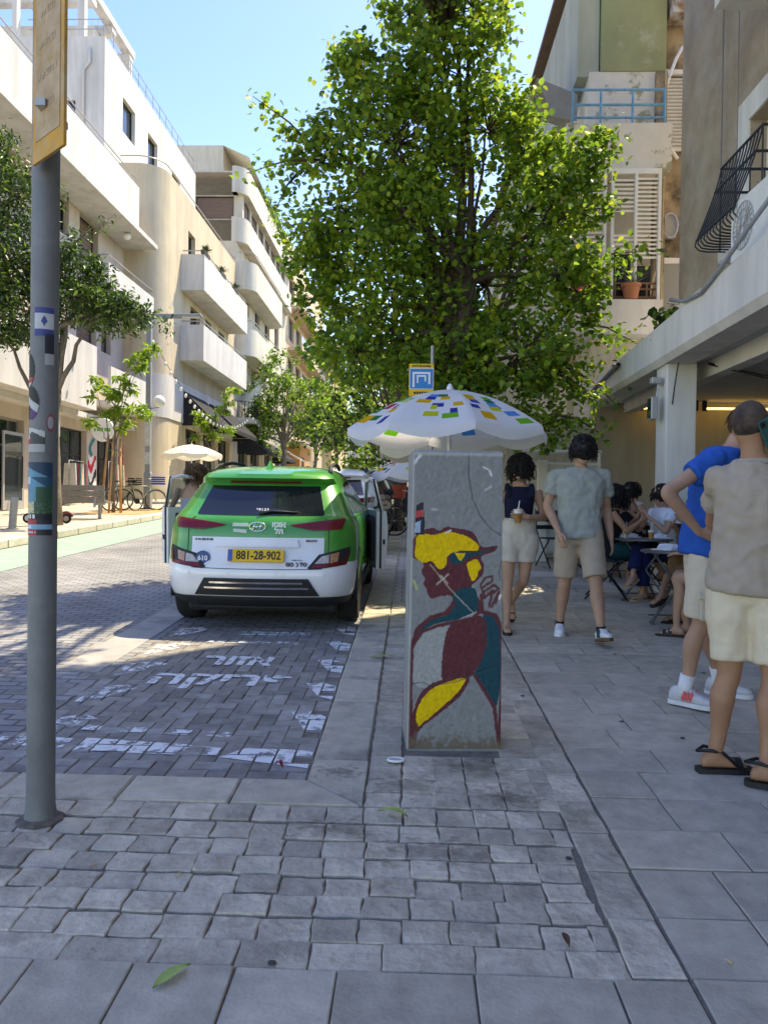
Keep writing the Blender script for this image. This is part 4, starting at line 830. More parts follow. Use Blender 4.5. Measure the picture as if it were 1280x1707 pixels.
# roof garden greenery and climbing plant
g=np.random.default_rng(5); t=thing('roof_shrub','green shrubs hanging over the roof edge of the cream building','shrub',(-10.6,56,22.0))
P=np.column_stack([g.normal(0,.25,1500),g.uniform(-3,9,1500),g.normal(.5,.55,1500)]); lv=leaves(P,.28,lightc[:4]+darkc,leafm,'foliage',t,3,heart=False); lv['kind']='stuff'
MB().tube([(0,-3,0),(0,9,.1)],.05,6).build('stem',bark2,t)
t=thing('climbing_plant','small leafy sprig growing from the cafe canopy edge','plant',(3.25,9.9,3.62)); P=np.column_stack([g.normal(-.08,.1,60),g.normal(0,.06,60),g.normal(.2,.1,60)]); leaves(P,.12,lightc[:3]+darkc,leafm,'foliage',t,4)['kind']='stuff'; MB().tube([(0,0,0),(-.05,0,.2),(-.1,0,.35)],.006,5).build('stem',bark,t)
# ------------------------------------------------------------------ painted grids (prints, murals)
def inpoly(X,Y,poly):
    c=np.zeros(X.shape,bool); n=len(poly); j=n-1
    for i in range(n):
        xi,yi=poly[i]; xj,yj=poly[j]
        if yi!=yj: c^=((yi>Y)!=(yj>Y))&(X<(xj-xi)*(Y-yi)/(yj-yi)+xi)
        j=i
    return c
def dline(X,Y,pl):
    d=np.full(X.shape,1e9)
    for (ax,ay),(bx,by) in zip(pl[:-1],pl[1:]):
        L=(bx-ax)**2+(by-ay)**2+1e-9; t=np.clip(((X-ax)*(bx-ax)+(Y-ay)*(by-ay))/L,0,1); d=np.minimum(d,np.hypot(X-ax-t*(bx-ax),Y-ay-t*(by-ay)))
    return d
def smoothpoly(P,it=2):
    if not it: return P
    Q=[]; n=len(P); A=[np.array(p,float) for p in P]
    for i in range(n):
        a,b,c,d=A[i-1],A[i],A[(i+1)%n],A[(i+2)%n]
        for k in range(6):
            t=k/6; q=.5*(2*b+(c-a)*t+(2*a-5*b+4*c-d)*t*t+(3*b-a-3*c+d)*t**3); Q.append((q[0],q[1]))
    return Q
def wobble(shape,seed,k=6):
    g=np.random.default_rng(seed); a=g.normal(size=shape)
    for _ in range(k): a=(a+np.roll(a,1,0)+np.roll(a,-1,0)+np.roll(a,1,1)+np.roll(a,-1,1))/5
    return a/(a.std()+1e-9)
# ---------------- painted concrete block
blk=thing('concrete_block','tall grey concrete block with a spray-painted yellow-haired figure','block',(.235,4.22,gz(4.1)),R(4))
conc=M('concrete_grey',(.28,.285,.275),.85,.14,6,.5,60,col2=(.40,.40,.37),c2scale=3,c2thr=.66)
hw0,hw1,BH,dp=.25,.237,1.575,.16
MB().loft([[(-hw0,-dp,-.03),(hw0,-dp,-.03),(hw0,dp,-.03),(-hw0,dp,-.03)],[(-hw1-.0,-dp,BH-.012),(hw1,-dp,BH-.012),(hw1,dp,BH-.012),(-hw1,dp,BH-.012)],[(-hw1+.012,-dp+.012,BH),(hw1-.012,-dp+.012,BH),(hw1-.012,dp-.012,BH),(-hw1+.012,dp-.012,BH)]]).build('body',conc,blk)
nu,nv=170,480; U,V_=np.meshgrid((np.arange(nu)+.5)/nu,(np.arange(nv)+.5)/nv)
yy=335+V_*1285; xl=366+(298-366)*V_; xr=757+(697-757)*V_; xx=xl+U*(xr-xl)
wx=xx+wobble(xx.shape,1,6)*.9; wy=yy+wobble(xx.shape,2,6)*.9
col=np.empty((nv,nu,3)); base=np.array((.25,.255,.245)); col[:]=base*(1+.04*wobble(xx.shape,3,10))[...,None]
mar=np.array(srgb('#632f33')); yel=np.array(srgb('#e8c012')); teal=np.array(srgb('#0d4650')); lgt=np.array((.36,.36,.34))
def fill(P,c,it=2): k=inpoly(wx,wy,smoothpoly(P,it)); col[k]=c*(1+.06*wobble(xx.shape,4,5))[...,None][k]
def stroke(P,w_,c,al=1.): 
    d=dline(wx,wy,P); a=np.clip((w_/2+3-d)/6,0,1)[...,None]*al; col[:]=col*(1-a)+np.array(c)*a
fill([(345,785),(345,730),(385,680),(440,662),(470,672),(505,655),(545,662),(590,668),(625,690),(650,740),(715,735),(708,758),(645,785),(655,815),(650,860),(615,895),(600,915),(625,960),(640,1030),(500,1040),(520,985),(512,958),(470,955),(430,968),(412,950),(405,925),(393,905),(400,880),(385,850),(395,815)],mar,1)
fill([(365,740),(372,700),(400,686),(450,692),(490,678),(540,682),(590,698),(634,732),(628,756),(560,758),(515,772),(497,790),(490,828),(460,838),(430,805),(395,812),(360,785)],yel)
fill([(508,795),(535,765),(630,765),(702,742),(640,776),(580,790),(562,812),(525,814)],teal,1); fill([(530,768),(580,768),(556,804)],yel,0)
fill([(586,812),(625,796),(644,830),(628,850),(625,872),(603,890),(588,850)],yel)
fill([(525,935),(612,922),(622,1020),(600,1040),(520,1060),(430,1080),(370,1120),(350,1165),(358,1110),(400,1062),(480,1040),(515,1000)],teal,1); fill([(530,1060),(620,1018),(620,1045)],lgt,0)
fill([(345,1345),(340,1200),(385,1120),(500,1085),(475,1170),(468,1325)],lgt,1)
fill([(500,1085),(560,1062),(625,1040),(645,1060),(650,1150),(622,1240),(575,1300),(465,1328),(468,1190)],mar,1)
fill([(645,1030),(692,1040),(714,1080),(716,1240),(690,1425),(660,1400),(600,1290),(640,1180)],teal,1)
for P,w_ in (([(318,1595),(322,1350),(335,1180),(360,1100),(420,1050),(490,1028),(520,985)],19),([(350,1160),(380,1110),(450,1085),(520,1068),(600,1050),(640,1010),(640,950)],15),([(640,1022),(700,1038),(722,1100),(720,1260),(692,1600)],17),([(595,1295),(640,1370),(678,1440),(690,1600)],16),([(650,1060),(652,1150),(622,1240),(580,1300)],12)): stroke(P,w_,mar)
fill([(322,1560),(332,1460),(368,1378),(440,1326),(572,1300),(545,1375),(470,1445),(390,1508)],mar,1); fill([(345,1520),(352,1440),(400,1372),(460,1337),(556,1312),(522,1375),(452,1440),(382,1500)],yel,1)
stroke([(318,1600),(330,1520)],42,mar,.9); stroke([(316,1600),(318,1400)],22,mar,.8)
for P in ([(640,905),(660,875),(690,868),(688,890),(650,915)],[(655,935),(695,905),(716,920),(680,950)],[(648,965),(690,930),(672,1000)],[(682,1000),(716,935),(700,985)],[(640,915),(655,960)]): stroke(P,10,mar)
cream=(.62,.58,.42); stroke([(425,820),(470,880),(520,940),(600,1025)],3,cream,.8); stroke([(452,905),(500,862)],5,cream,.9); stroke([(468,868),(495,900)],4,cream,.9)
dk=(.05,.05,.05)
for P in ([(612,340),(608,430),(620,540),(655,610),(690,660),(735,692)],[(335,1338),(380,1332),(415,1350),(530,1325),(600,1292),(712,1250)],[(735,800),(715,850),(722,880)]): stroke([(a+random.Random(int(a+b)).uniform(-4,4),b) for a,b in P],4,dk,.85)
wh=(.75,.75,.73); stroke([(370,382),(398,348)],11,wh); stroke([(670,395),(690,405)],6,wh); stroke([(695,410),(703,430)],8,wh); stroke([(672,495),(700,478)],6,wh,.6); stroke([(500,680),(518,672)],8,wh); stroke([(440,580),(460,582)],9,(.5,.5,.48)); stroke([(722,950),(715,965)],9,wh)
stroke([(352,890),(362,925)],7,(.5,.6,.1),.9)
fill([(372,565),(405,548),(406,690),(364,692)],np.array((.03,.03,.035)),0); fill([(372,588),(403,583),(402,612),(370,618)],np.array((.75,.08,.09)),0); fill([(366,640),(392,630),(388,680),(362,686)],np.array((.35,.45,.6)),0)
for x_ in(379,391): stroke([(x_,590),(x_-1,614)],3,(.05,.03,.03))
dirt=np.clip((yy-1560+12*wobble(xx.shape,8,12))/40,0,1)[...,None]*.85; col=col*(1-dirt)+np.array((.16,.12,.075))*dirt
edge=np.clip((12-(xx-xl))/8,0,1)[...,None]*.8; col=col*(1-edge)+np.array((.52,.52,.48))*edge
te=np.clip((352-yy)/10,0,1)[...,None]*.7; col=col*(1-te)+np.array((.5,.5,.47))*te
me=bpy.data.meshes.new('painted_face'); uu,vv=np.meshgrid(np.linspace(0,1,nu+1),np.linspace(0,1,nv+1))
rel=wobble(uu.shape,11,3)*.0003+wobble(uu.shape,12,12)*.0006; hwv=hw1+(hw0-hw1)*vv
crk=np.minimum(dline(366+(298-366)*vv+uu*((757-366)+(-60+68)*vv),335+vv*1285,[(612,340),(608,430),(620,540),(655,610),(690,660),(735,692)]),dline(366+(298-366)*vv+uu*((757-366)+8*vv),335+vv*1285,[(335,1338),(380,1332),(415,1350),(530,1325),(600,1292),(712,1250)]))
co=np.stack([(-1+2*uu)*hwv*.998,-dp-.005-rel+.0035*np.clip(1-crk/4,0,1),(1-vv)*(BH-.014)],-1)
q=np.arange((nu+1)*(nv+1)).reshape(nv+1,nu+1); fc=np.stack([q[1:,:-1],q[1:,1:],q[:-1,1:],q[:-1,:-1]],-1).reshape(-1,4)
me.from_pydata(co.reshape(-1,3).tolist(),[],fc.tolist()); me.materials.append(VC('mural_paint',.75,.12,90,.35,.03,40)); setcol(me,np.clip(col,0,1).reshape(-1,3)); me.polygons.foreach_set('use_smooth',[True]*len(me.polygons)); link('painted_face',me,blk)
# ---------------- sign pole
pole=thing('sign_pole','grey steel sign pole covered in stickers with a worn yellow sign','sign pole',(-1.515,3.13,gz(3.11)))
galv=M('pole_grey_paint',(.20,.205,.205),.55,.16,5,.15,40,col2=(.30,.29,.26),c2scale=2.5,c2thr=.66,c2soft=.1,metal=.15)
MB().lathe([(.062,-.03),(.064,0),(.064,.02),(.058,.06),(.056,.15),(.0545,2.0),(.053,4.2),(.0001,4.2)],28).build('shaft',galv,pole,40)
MB().lathe([(.001,-.02),(.10,-.02),(.095,.004),(.062,.016)],9).build('base_mortar',M('mortar',(.14,.12,.1),.95,.3,20,.6,40),pole)
sgd=Vector((-.207,.18,0)).normalized(); sgn_=Vector((-sgd.y,sgd.x,0))
c0=Vector((.202,-.27,0))
sp=MB(); nz_=40
plate=[]; A0=c0; Wd=.275; z0,z1=2.66,3.9
m=MB().obox(c0+sgd*Wd/2+Vector((0,0,(z0+z1)/2)),sgd*Wd/2,sgn_*.006,Vector((0,0,(z1-z0)/2))); m.build('sign_plate',M('sign_yellow_worn',(.58,.30,.03),.6,.35,6,.2,40,col2=(.50,.36,.20),c2scale=4,c2thr=.52,c2soft=.12,detail=8),pole)
m=MB().obox(c0+sgd*Wd/2+sgn_*.0075+Vector((.0,0,3.2)),sgd*(Wd/2-.03),sgn_*.0015,Vector((0,0,.46))); m.build('sign_panel',M('sign_panel_faded',(.50,.36,.22),.6,.2,8,.1,40,col2=(.40,.26,.10),c2scale=5,c2thr=.56,detail=8),pole)
fade=M('faded_print',(.40,.29,.18),.7,.4,20,0); ang=math.atan2(sgd.y,sgd.x)
for k in range(7): 
    worn_line('faded_lettering',.12+.02*(k%3),.03,fade,pole,c0+sgd*Wd/2+sgn_*.0095+Vector((0,0,3.58-k*.12)),(R(90),0,ang+math.pi),k)
m=MB().obox((.07,-.10,2.86),(.02,0,0),(0,.10,0),(0,0,.014)); m.build('clamp',alu,pole)
def sticker(z0,z1,a0,a1,fn,name='sticker',n=26,mv=None,r=.0566):
    mv=mv or max(6,int((z1-z0)/.004)); A=np.linspace(a0,a1,n+1); Z=np.linspace(z0,z1,mv+1); V=[((r+.0004)*math.cos(a),(r+.0004)*math.sin(a),z) for z in Z for a in A]
    Fc=[];cl=[]
    for j in range(mv):
        for i in range(n):
            c=fn((i+.5)/n,(j+.5)/mv)
            if c is None: continue
            Fc.append((j*(n+1)+i,j*(n+1)+i+1,(j+1)*(n+1)+i+1,(j+1)*(n+1)+i)); cl.append(c)
    m=MB().add(V,Fc); me=m.mesh(name,VC('sticker_print',.5,0,1,.4,.1,30),True,fix=False); setcol(me,cl); return link(name,me,pole)
fa=R(-90-25)   # direction towards the viewer
zz=lambda y: 1.46+(832-y)/1282*3.1-gz(3.11)
def poster(u,v):
    h=math.sin(u*57.3+v*131.7)*43758.5; h=h-math.floor(h)
    if v>.80: return (.015,.05,.10) if u>(1-v)*4.2+.05 else (.10,.30,.42)
    if v>.66: 
        if .80>v>.70 and .06<u<.42 and (int(u*22)%3!=1): return (.75,.8,.8)
        return (.09,.29,.42) if u<.85-(v-.66)*3 else (.02,.08,.13)
    if v>.46: return (.10,.27,.36) if u<.6 else (.03,.09,.05)
    if v>.30:
        if u<.55: return [(.75,.5,.03),(.62,.55,.35),(.12,.3,.35),(.7,.62,.5)][int(h*4)]
        return (.03,.08,.03) if h<.7 else (.08,.15,.12)
    if v>.22: return (.75,.75,.75) if (.1<u<.6 and .235<v<.285 and int(u*26)%3) else (.02,.02,.02)
    if v>.15: return (.45,.04,.05) if u<.62 else (.03,.03,.04)
    if v>.08: return (.22,.40,.55) if not(.2<u<.45 and .1<v<.13) else (.7,.75,.8)
    return ((.45,.04,.05) if not(.03<v<.06 and int(u*30)%2) else (.7,.7,.7)) if u<.62 else (.03,.03,.04)
sticker(zz(895),zz(772),fa-R(75),fa+R(88),poster,n=44)
def rd(u,v):
    d=math.hypot(u-.5,(v-.5)*1.05)
    if d>.5: return None
    if v<.3: return (.5,.05,.04) if v>.15 else (.6,.6,.6)
    return (.65,.65,.63) if abs(u-.45)<.14 and .35<v<.75 and (v*23)%2<1.4 else (.018,.018,.02)
sticker(zz(648),zz(586),fa-R(85),fa+R(10),rd)
def rd2(u,v):
    d=math.hypot(u-.5,(v-.5)*1.05)
    if d>.5: return None
    if abs(v-.5+.4*(u-.5))<.12: return (.5,.5,.5)
    return (.10,.03,.16) if v<.3 and u>.5 else (.016,.016,.018)
sticker(zz(702),zz(643),fa-R(55),fa+R(32),rd2)
sticker(zz(755),zz(708),fa-R(75),fa+R(55),lambda u,v: None if v>.75+.25*(1-u) else ((.55,.55,.53) if v>.72-.5*abs(u-.6) and u>.4 else (.35,.04,.05) if .3<v<.45 and u<.5 else (.62,.62,.6) if .45<v<.6 and u<.5 and int(u*18)%2 else (.42,.42,.40) if v<.28 else (.07,.07,.07)))
sticker(zz(560),zz(512),fa+R(10),fa+R(88),lambda u,v:(.05,.07,.25) if (v>.8 or v<.25 or (abs(u-.5)+abs(v-.52)<.18)) else (.55,.56,.58))
sticker(zz(608),zz(556),fa+R(52),fa+R(90),lambda u,v:(.03,.03,.04) if v>.35 else (.4,.4,.4))
sticker(zz(720),zz(690),fa+R(60),fa+R(95),lambda u,v:(.35,.08,.12) if math.hypot(u-.5,v-.5)<.5 and math.hypot(u-.5,v-.5)>.36 else (.4,.4,.4) if math.hypot(u-.5,v-.5)<.4 else None)
# ---------------- parasols
def parasol(loc,rad,za,zr,val,label,pattern,seed=1,rz=0,baseh=0,col=(.80,.80,.84),group='parasols along the cafe'):
    t=thing('parasol',label,'parasol',loc,rz,group); G=8; NA,NR=18,26; V=[];Fc=[];cl=[]; r_=random.Random(seed)
    for k in range(G*NA):
        gk=k%NA/NA; a=2*math.pi*k/(G*NA); sag=math.sin(math.pi*gk)
        for j in range(NR+1):
            q=j/NR; rr=rad*q*(math.cos(math.pi/G)/math.cos((gk-.5)*2*math.pi/G) if q>0 else 1); z=zr+(za-zr)*(1-q**1.75)-.035*sag*q*q
            V.append((rr*math.cos(a),rr*math.sin(a),z))
        ev=rad*(math.cos(math.pi/G)/math.cos((gk-.5)*2*math.pi/G))
        for j in (1,2):
            z=zr-.035*sag-(val*(.75+.35*sag)*j/2) if val else zr-.035*sag-.002*j
            V.append((ev*1.012*math.cos(a),ev*1.012*math.sin(a),z))
    n=NR+3; pat=[[None]*NR for _ in range(NA)]
    pal=[srgb('#2458b8'),srgb('#3f8fd8'),srgb('#6cb52d'),srgb('#d3213f'),srgb('#e6b012'),srgb('#17784a'),srgb('#2a3a9c'),srgb('#c8cc20')]
    def rects(): 
        P=[[None]*NR for _ in range(NA)]
        for q_ in range(11):
            j=10+int(q_*1.25)+r_.choice([0,0,1]); i=(q_*7+r_.randrange(0,5))%15; wi=r_.choice([2,3,4,4]) if j>15 else r_.choice([4,5]); hj=r_.choice([2,2,3]); c=r_.choice(pal)
            for a in range(i,min(NA-1,i+wi)):
                for b in range(j,min(NR-1,j+hj)): P[a][b]=c
        return P
    for k in range(G*NA):
        if pattern and k%NA==0: pat=rects()
        k2=(k+1)%(G*NA)
        for j in range(n-1):
            Fc.append((k*n+j,k2*n+j,k2*n+j+1,k*n+j+1)); c=pat[k%NA][j] if (pattern and j<NR) else None; cl.append(c or col)
    m=MB().add(V,Fc); me=m.mesh('canopy',VC('parasol_cloth',.8,.05,40,.2,.03,6,transl=.35),40,fix=False); setcol(me,cl); link('canopy',me,t)
    rb=M('parasol_rib',(.6,.6,.6),.4,metal=.6)
    for k in range(G):
        a=2*math.pi*k/G; e=MB().tube([(0,0,za-.03)]+[(rad*q*math.cos(a),rad*q*math.sin(a),zr+(za-zr)*(1-q**1.75)-.015) for q in(.3,.6,.98)],.006,5); e.tube([(0,0,zr+.0),(rad*.5*math.cos(a),rad*.5*math.sin(a),zr+(za-zr)*(1-.5**1.75)-.02)],.005,5); e.build('rib',rb,t)
    MB().tube([(0,0,baseh),(0,0,za+.03)],.02,10).build('pole',M('parasol_pole',(.7,.7,.7),.4,metal=.3),t,40)
    MB().lathe([(.001,za-.01),(.035,za-.005),(.03,za+.03),(.012,za+.06),(.001,za+.065)],12).build('finial',M('parasol_finial',(.75,.75,.78),.4),t,True)
    MB().lathe([(.001,0),(.22,0),(.22,.05),(.06,.09),(.03,.14),(.001,.14)],24).build('base',M('parasol_base',(.3,.3,.3),.8),t,40)
    return t
parasol((.36,7.35,gz(7.35)),.96,2.24,1.86,.10,'white parasol printed with coloured rectangles behind the painted block',True,5,R(10))
parasol((.45,11.2,gz(11.2)),.95,2.12,1.85,.18,'plain cream parasol between the two printed parasols',False,2,R(22),0,(.72,.64,.47))
parasol((.25,14.6,gz(14.6)),.98,1.80,1.42,.1,'low white parasol printed with coloured rectangles beyond the cream parasol',True,5,R(4))
parasol((-8.9,31,gz(31)+.1),1.25,2.35,1.95,.16,'cream parasol on the left pavement in front of the beige building',False,4,0,0,(.78,.74,.64),'parasols on the left pavement')
# ---------------- blue and yellow sign on its post
t=thing('street_sign','yellow street sign with a blue panel and white nested squares above the parasol','sign',(.12,10,gz(10)))
MB().tube([(.14,.04,0),(.14,.04,3.1)],.025,8).build('post',railm,t,40); MB().bbox(-.16,.16,-.012,.012,2.44,2.86,.004).build('yellow_plate',M('sign_yellow',(.80,.50,.02),.5,.08,9),t)
MB().box(-.155,.155,-.018,-.012,2.53,2.80).build('white_border',signw,t); MB().box(-.148,.148,-.021,-.018,2.537,2.793).build('blue_panel',M('sign_blue',(.02,.22,.62),.5,.05),t)
m=MB()
for s_,wd in((.115,.026),(.06,.02)): m.box(-s_,s_,-.0235,-.021,2.665+s_*.75-wd,2.665+s_*.75).box(-s_,-s_+wd,-.0235,-.021,2.665-s_*.95,2.665+s_*.75-wd).box(s_-wd,s_,-.0235,-.021,2.665-s_*.6,2.665+s_*.75-wd)
m.build('emblem',signw,t); worn_line('lettering',.24,.028,blacktxt,t,(0,-.0130,2.83),(R(90),0,0),1); worn_line('lettering',.2,.035,blacktxt,t,(0,-.0130,2.485),(R(90),0,0),2)
t=thing('street_sign','small round no-parking sign on a post far up the street','sign',(-1.9,36,gz(36))); MB().tube([(0,0,0),(0,0,2.4)],.03,8).build('post',railm,t); MB().lathe([(.001,-.02),(.3,-.02),(.3,.02),(.001,.02)],24).xf(Matrix.Translation((0,-.06,2.5))@Matrix.Rotation(R(90),4,'X')).build('disc',M('sign_rim_red',(.55,.05,.08),.5),t); MB().lathe([(.001,-.01),(.22,-.01),(.22,.01),(.001,.01)],24).xf(Matrix.Translation((0,-.085,2.5))@Matrix.Rotation(R(90),4,'X')).build('centre',M('sign_blue2',(.05,.12,.45),.5),t); MB().obox((0,-.097,2.5),Vector((.15,0,.15)),(0,.004,0),Vector((.02,0,-.02))).build('bar',MATS['sign_rim_red'],t)
# ---------------- left pavement furniture
lp=thing('street_lamp','tall grey street lamp with boxy arm beside the parked bicycles','street lamp',(-8.75,25.4,gz(25.4)+.1))
lm=M('lamp_post_grey',(.30,.31,.32),.5,.1,8,.05,metal=.2)
MB().loft([[(a*s_,b*s_,z) for a,b in((-1,-1),(1,-1),(1,1),(-1,1))] for s_,z in((.11,0),(.11,1.2),(.085,1.25),(.075,6.5))]).build('post',lm,lp); MB().bbox(-.07,1.1,-.06,.06,6.36,6.5,.01).build('arm',lm,lp); MB().bbox(.95,1.75,-.12,.12,6.4,6.5,.02).build('head',lm,lp); MB().box(1.1,1.7,-.1,.1,6.385,6.4).build('diffuser',M('lamp_glass',(.6,.6,.58),.3),lp); MB().lathe([(.001,0),(.24,0),(.24,.03),(.12,.05)],20).build('base',blackf,lp)
MB().sphere((.35,0,3.6),.2).build('globe',M('globe_white',(.8,.79,.74),.3),lp,True); MB().tube([(0,0,3.35),(.35,0,3.4)],.02,6).build('globe_arm',lm,lp)
for z in(1.5,2.1,2.5): MB().box(-.09,.09,-.115,-.112,z,z+.4).build('notice',M('paper_notice',(.55,.55,.52),.8,.25,20,0),lp)
bo=thing('bollard','short grey steel bollard on the left pavement','bollard',(-8.72,16.6,gz(16.6)+.1)); MB().lathe([(.001,.7),(.078,.7),(.085,.69),(.085,.62),(.082,.61),(.082,0)],20).xf(Matrix.Rotation(R(4),4,'Y')).build('post',lm,bo,40); MB().lathe([(.084,.0),(.12,.0),(.12,.015),(.084,.02)],20).build('base_plate',lm,bo)
be=thing('park_bench','grey slatted park bench on a single foot by the shop window','bench',(-8.85,20.2,gz(20.2)+.1)); bw=M('bench_grey_wood',(.22,.20,.175),.75,.2,5,.2,40)
for k in range(3): MB().obox((0,-.28-.03*k*.6,.52+.15*k),(.85,0,0),(0,.018,-.005),(0,.012,.066)).build('back_slat',bw,be)
for k in range(4): MB().bbox(-.85,.85,-.2+k*.13,-.09+k*.13,.42,.46,.008).build('seat_slat',bw,be)
for x in(-.6,.6): MB().obox((x,-.27,.6),(.03,0,0),(0,.012,-.02),(0,.07,.27)).box(x-.03,x+.03,-.24,.3,.37,.42).build('side_frame',lm,be); MB().bbox(x-.035,x+.035,-.04,.05,0,.38,.01).build('leg',lm,be)
# electric scooter
tyre=M('tyre_black',(.018,.018,.018),.85,.2,20,.1); blk_pl=M('black_plastic',(.022,.022,.024),.55,.2,20,.05)
es=thing('electric_scooter','black electric scooter with red mudguard parked by the bench','scooter',(-8.75,18.3,gz(18.3)+.105),R(4))
def wheelY(x,r,wd,zc): return MB().lathe([(r*.55,-wd*.7),(r*.8,-wd),(r*.97,-wd*.7),(r,0),(r*.97,wd*.7),(r*.8,wd),(r*.55,wd*.7)],22).xf(Matrix.Translation((x,0,zc))@Matrix.Rotation(R(90),4,'X'))
for x in(-.47,.45):
    wt=wheelY(x,.12,.025,.12).build('wheel',tyre,es,40); MB().lathe([(.001,-.02),(.065,-.02),(.065,.02),(.001,.02)],14).xf(Matrix.Translation((x,0,.12))@Matrix.Rotation(R(90),4,'X')).build('hub',alu,wt)
MB().bbox(-.36,.34,-.07,.07,.12,.18,.015).build('deck',blk_pl,es); MB().tube([(-.34,0,.16),(-.43,0,.3),(-.36,0,1.12)],.025,8).build('stem',blk_pl,es); MB().tube([(-.36,-.24,1.14),(-.36,.24,1.14)],.018,8).build('handlebar',blk_pl,es); MB().tube([(.45+.15*math.cos(a),0,.12+.15*math.sin(a)) for a in np.linspace(.3,2.6,8)],.03,6).build('mudguard',M('scooter_red',(.16,.02,.02),.5),es)
# bicycles
def bicycle(loc,rz,label,fc_,crate=None,group='bicycles parked by the street lamp'):
    t=thing('bicycle',label,'bicycle',loc,rz,group); fm=M('bike_frame_'+'%d%d%d'%tuple(int(c*99) for c in fc_),fc_,.4,.08,6,0)
    for x in(-.52,.52):
        wv=MB().tube([(x+.33*math.cos(a),0,.34+.33*math.sin(a)) for a in np.linspace(0,2*math.pi,30)[:-1]],.017,7,closed=True).build('wheel',tyre,t,True)
        MB().tube([(x+.305*math.cos(a),0,.34+.305*math.sin(a)) for a in np.linspace(0,2*math.pi,30)[:-1]],.01,5,closed=True).build('rim',alu,wv,True); sp=MB()
        for k in range(12): a=k*math.pi/6; sp.tube([(x,0,.34),(x+.3*math.cos(a),0,.34+.3*math.sin(a))],.0025,3,cap=False)
        sp.tube([(x,-.05,.34),(x,.05,.34)],.02,8); sp.build('spokes',alu,wv)
        MB().tube([(x+.37*math.cos(a),0,.34+.37*math.sin(a)) for a in np.linspace(.6,2.7,9)],.014,5).build('mudguard',fm,t)
    f=MB(); bb=(-.08,0,.30); seat=(-.22,0,.78); hd=(.36,0,.80); hb=(.39,0,.62); ra=(-.52,0,.34); fa_=(.52,0,.34)
    for p,q in((bb,seat),(bb,hb),(seat,hd),(bb,ra),(seat,ra),(hd,fa_)): f.tube([p,q],.017,7)
    f.build('frame',fm,t,True); MB().tube([(-.24,0,.78),(-.26,0,.90)],.013,6).build('seat_post',alu,t); MB().loft([[(-.42,-.07,.9),(-.42,.07,.9),(-.42,.07,.95),(-.42,-.07,.95)],[(-.25,-.08,.91),(-.25,.08,.91),(-.25,.08,.96),(-.25,-.08,.96)],[(-.12,-.025,.92),(-.12,.025,.92),(-.12,.025,.95),(-.12,-.025,.95)]]).build('saddle',blk_pl,t,40)
    MB().tube([(.33,0,.95),(.36,0,.80)],.014,6).tube([(.22,-.29,1.02),(.33,-.2,1.03),(.35,0,.98),(.33,.2,1.03),(.22,.29,1.02)],.012,6).build('handlebar',alu,t,True)
    MB().lathe([(.001,-.01),(.09,-.01),(.09,.01),(.001,.01)],18).xf(Matrix.Translation((-.08,-.05,.3))@Matrix.Rotation(R(90),4,'X')).tube([(-.08,-.07,.3),(.04,-.09,.18)],.012,5).tube([(-.08,.07,.3),(-.2,.09,.42)],.012,5).build('crank',blk_pl,t)
    if crate:
        cx,cz,cm,wd,dd,hh=crate; m=MB()
        for k in range(4): z=cz+hh*k/3.3; m.box(cx-wd,cx+wd,-dd,-dd+.012,z,z+hh*.2).box(cx-wd,cx+wd,dd-.012,dd,z,z+hh*.2).box(cx-wd,cx-wd+.012,-dd,dd,z+.001,z+hh*.2).box(cx+wd-.012,cx+wd,-dd,dd,z+.001,z+hh*.2)
        m.box(cx-wd,cx+wd,-dd,dd,cz-.012,cz); m.build('crate',cm,t)
    return t
blue_pl=M('crate_blue',(.03,.05,.38),.5,.1,8); 
bicycle((-8.75,24.6,gz(24.6)+.1),R(28),'pale green bicycle with a blue crate leaning beside the street lamp',(.42,.50,.34),(.58,.86,blue_pl,.2,.18,.22))
bicycle((-9.15,24.2,gz(24.2)+.1),R(62),'black bicycle with a black basket next to the pale green bicycle',(.03,.03,.03),(.5,.84,blk_pl,.16,.15,.2))
bk=bicycle((.16,17.5,gz(17.5)),R(178),'dark bicycle with a terracotta red bucket basket by the parked scooters',(.05,.05,.05),None,'bicycles by the right kerb')
MB().lathe([(.001,.86),(.13,.86),(.17,1.12),(.19,1.14),(.18,1.15),(.16,1.12),(.12,.88),(.001,.88)],20).xf(Matrix.Translation((.42,0,0))).build('bucket',M('bucket_red',(.42,.07,.035),.6,.1,6),bk,40)
# string lights
def string(p,q,n,sag,label):
    t=thing('string_lights',label,'string lights',p,0,'strings of bulbs across the left pavement'); d=Vector(q)-Vector(p); f=lambda s:d*s+Vector((0,0,-sag*4*s*(1-s)))
    MB().tube([f(s) for s in np.linspace(0,1,20)],.012,4).build('cable',blackf,t)
    me=MB().sphere((0,0,-.1),.06,.06,.085,8,6).mesh('bulb',M('bulb_white',(.85,.83,.75),.3),True)
    for k in range(n): link('bulb',me,t,f((k+.5)/n))
string((-11.2,26.5,8.6),(-8.75,25.4,7.1),8,.15,'string of pale bulbs from the white building to the street lamp')
string((-8.75,25.4,7.0),(-9.6,45,6.3),26,1.5,'string of pale bulbs from the street lamp along the beige building')
string((-9.8,46,6.8),(-8.3,66,4.8),30,.6,'string of pale bulbs in front of the cream building')
# soil round the young trees
struct('tree_pit',gsheet(MB(),-9.9,-7.9,22.2,26.2,.106),M('dry_earth',(.42,.29,.15),.95,.2,4,.4,30))
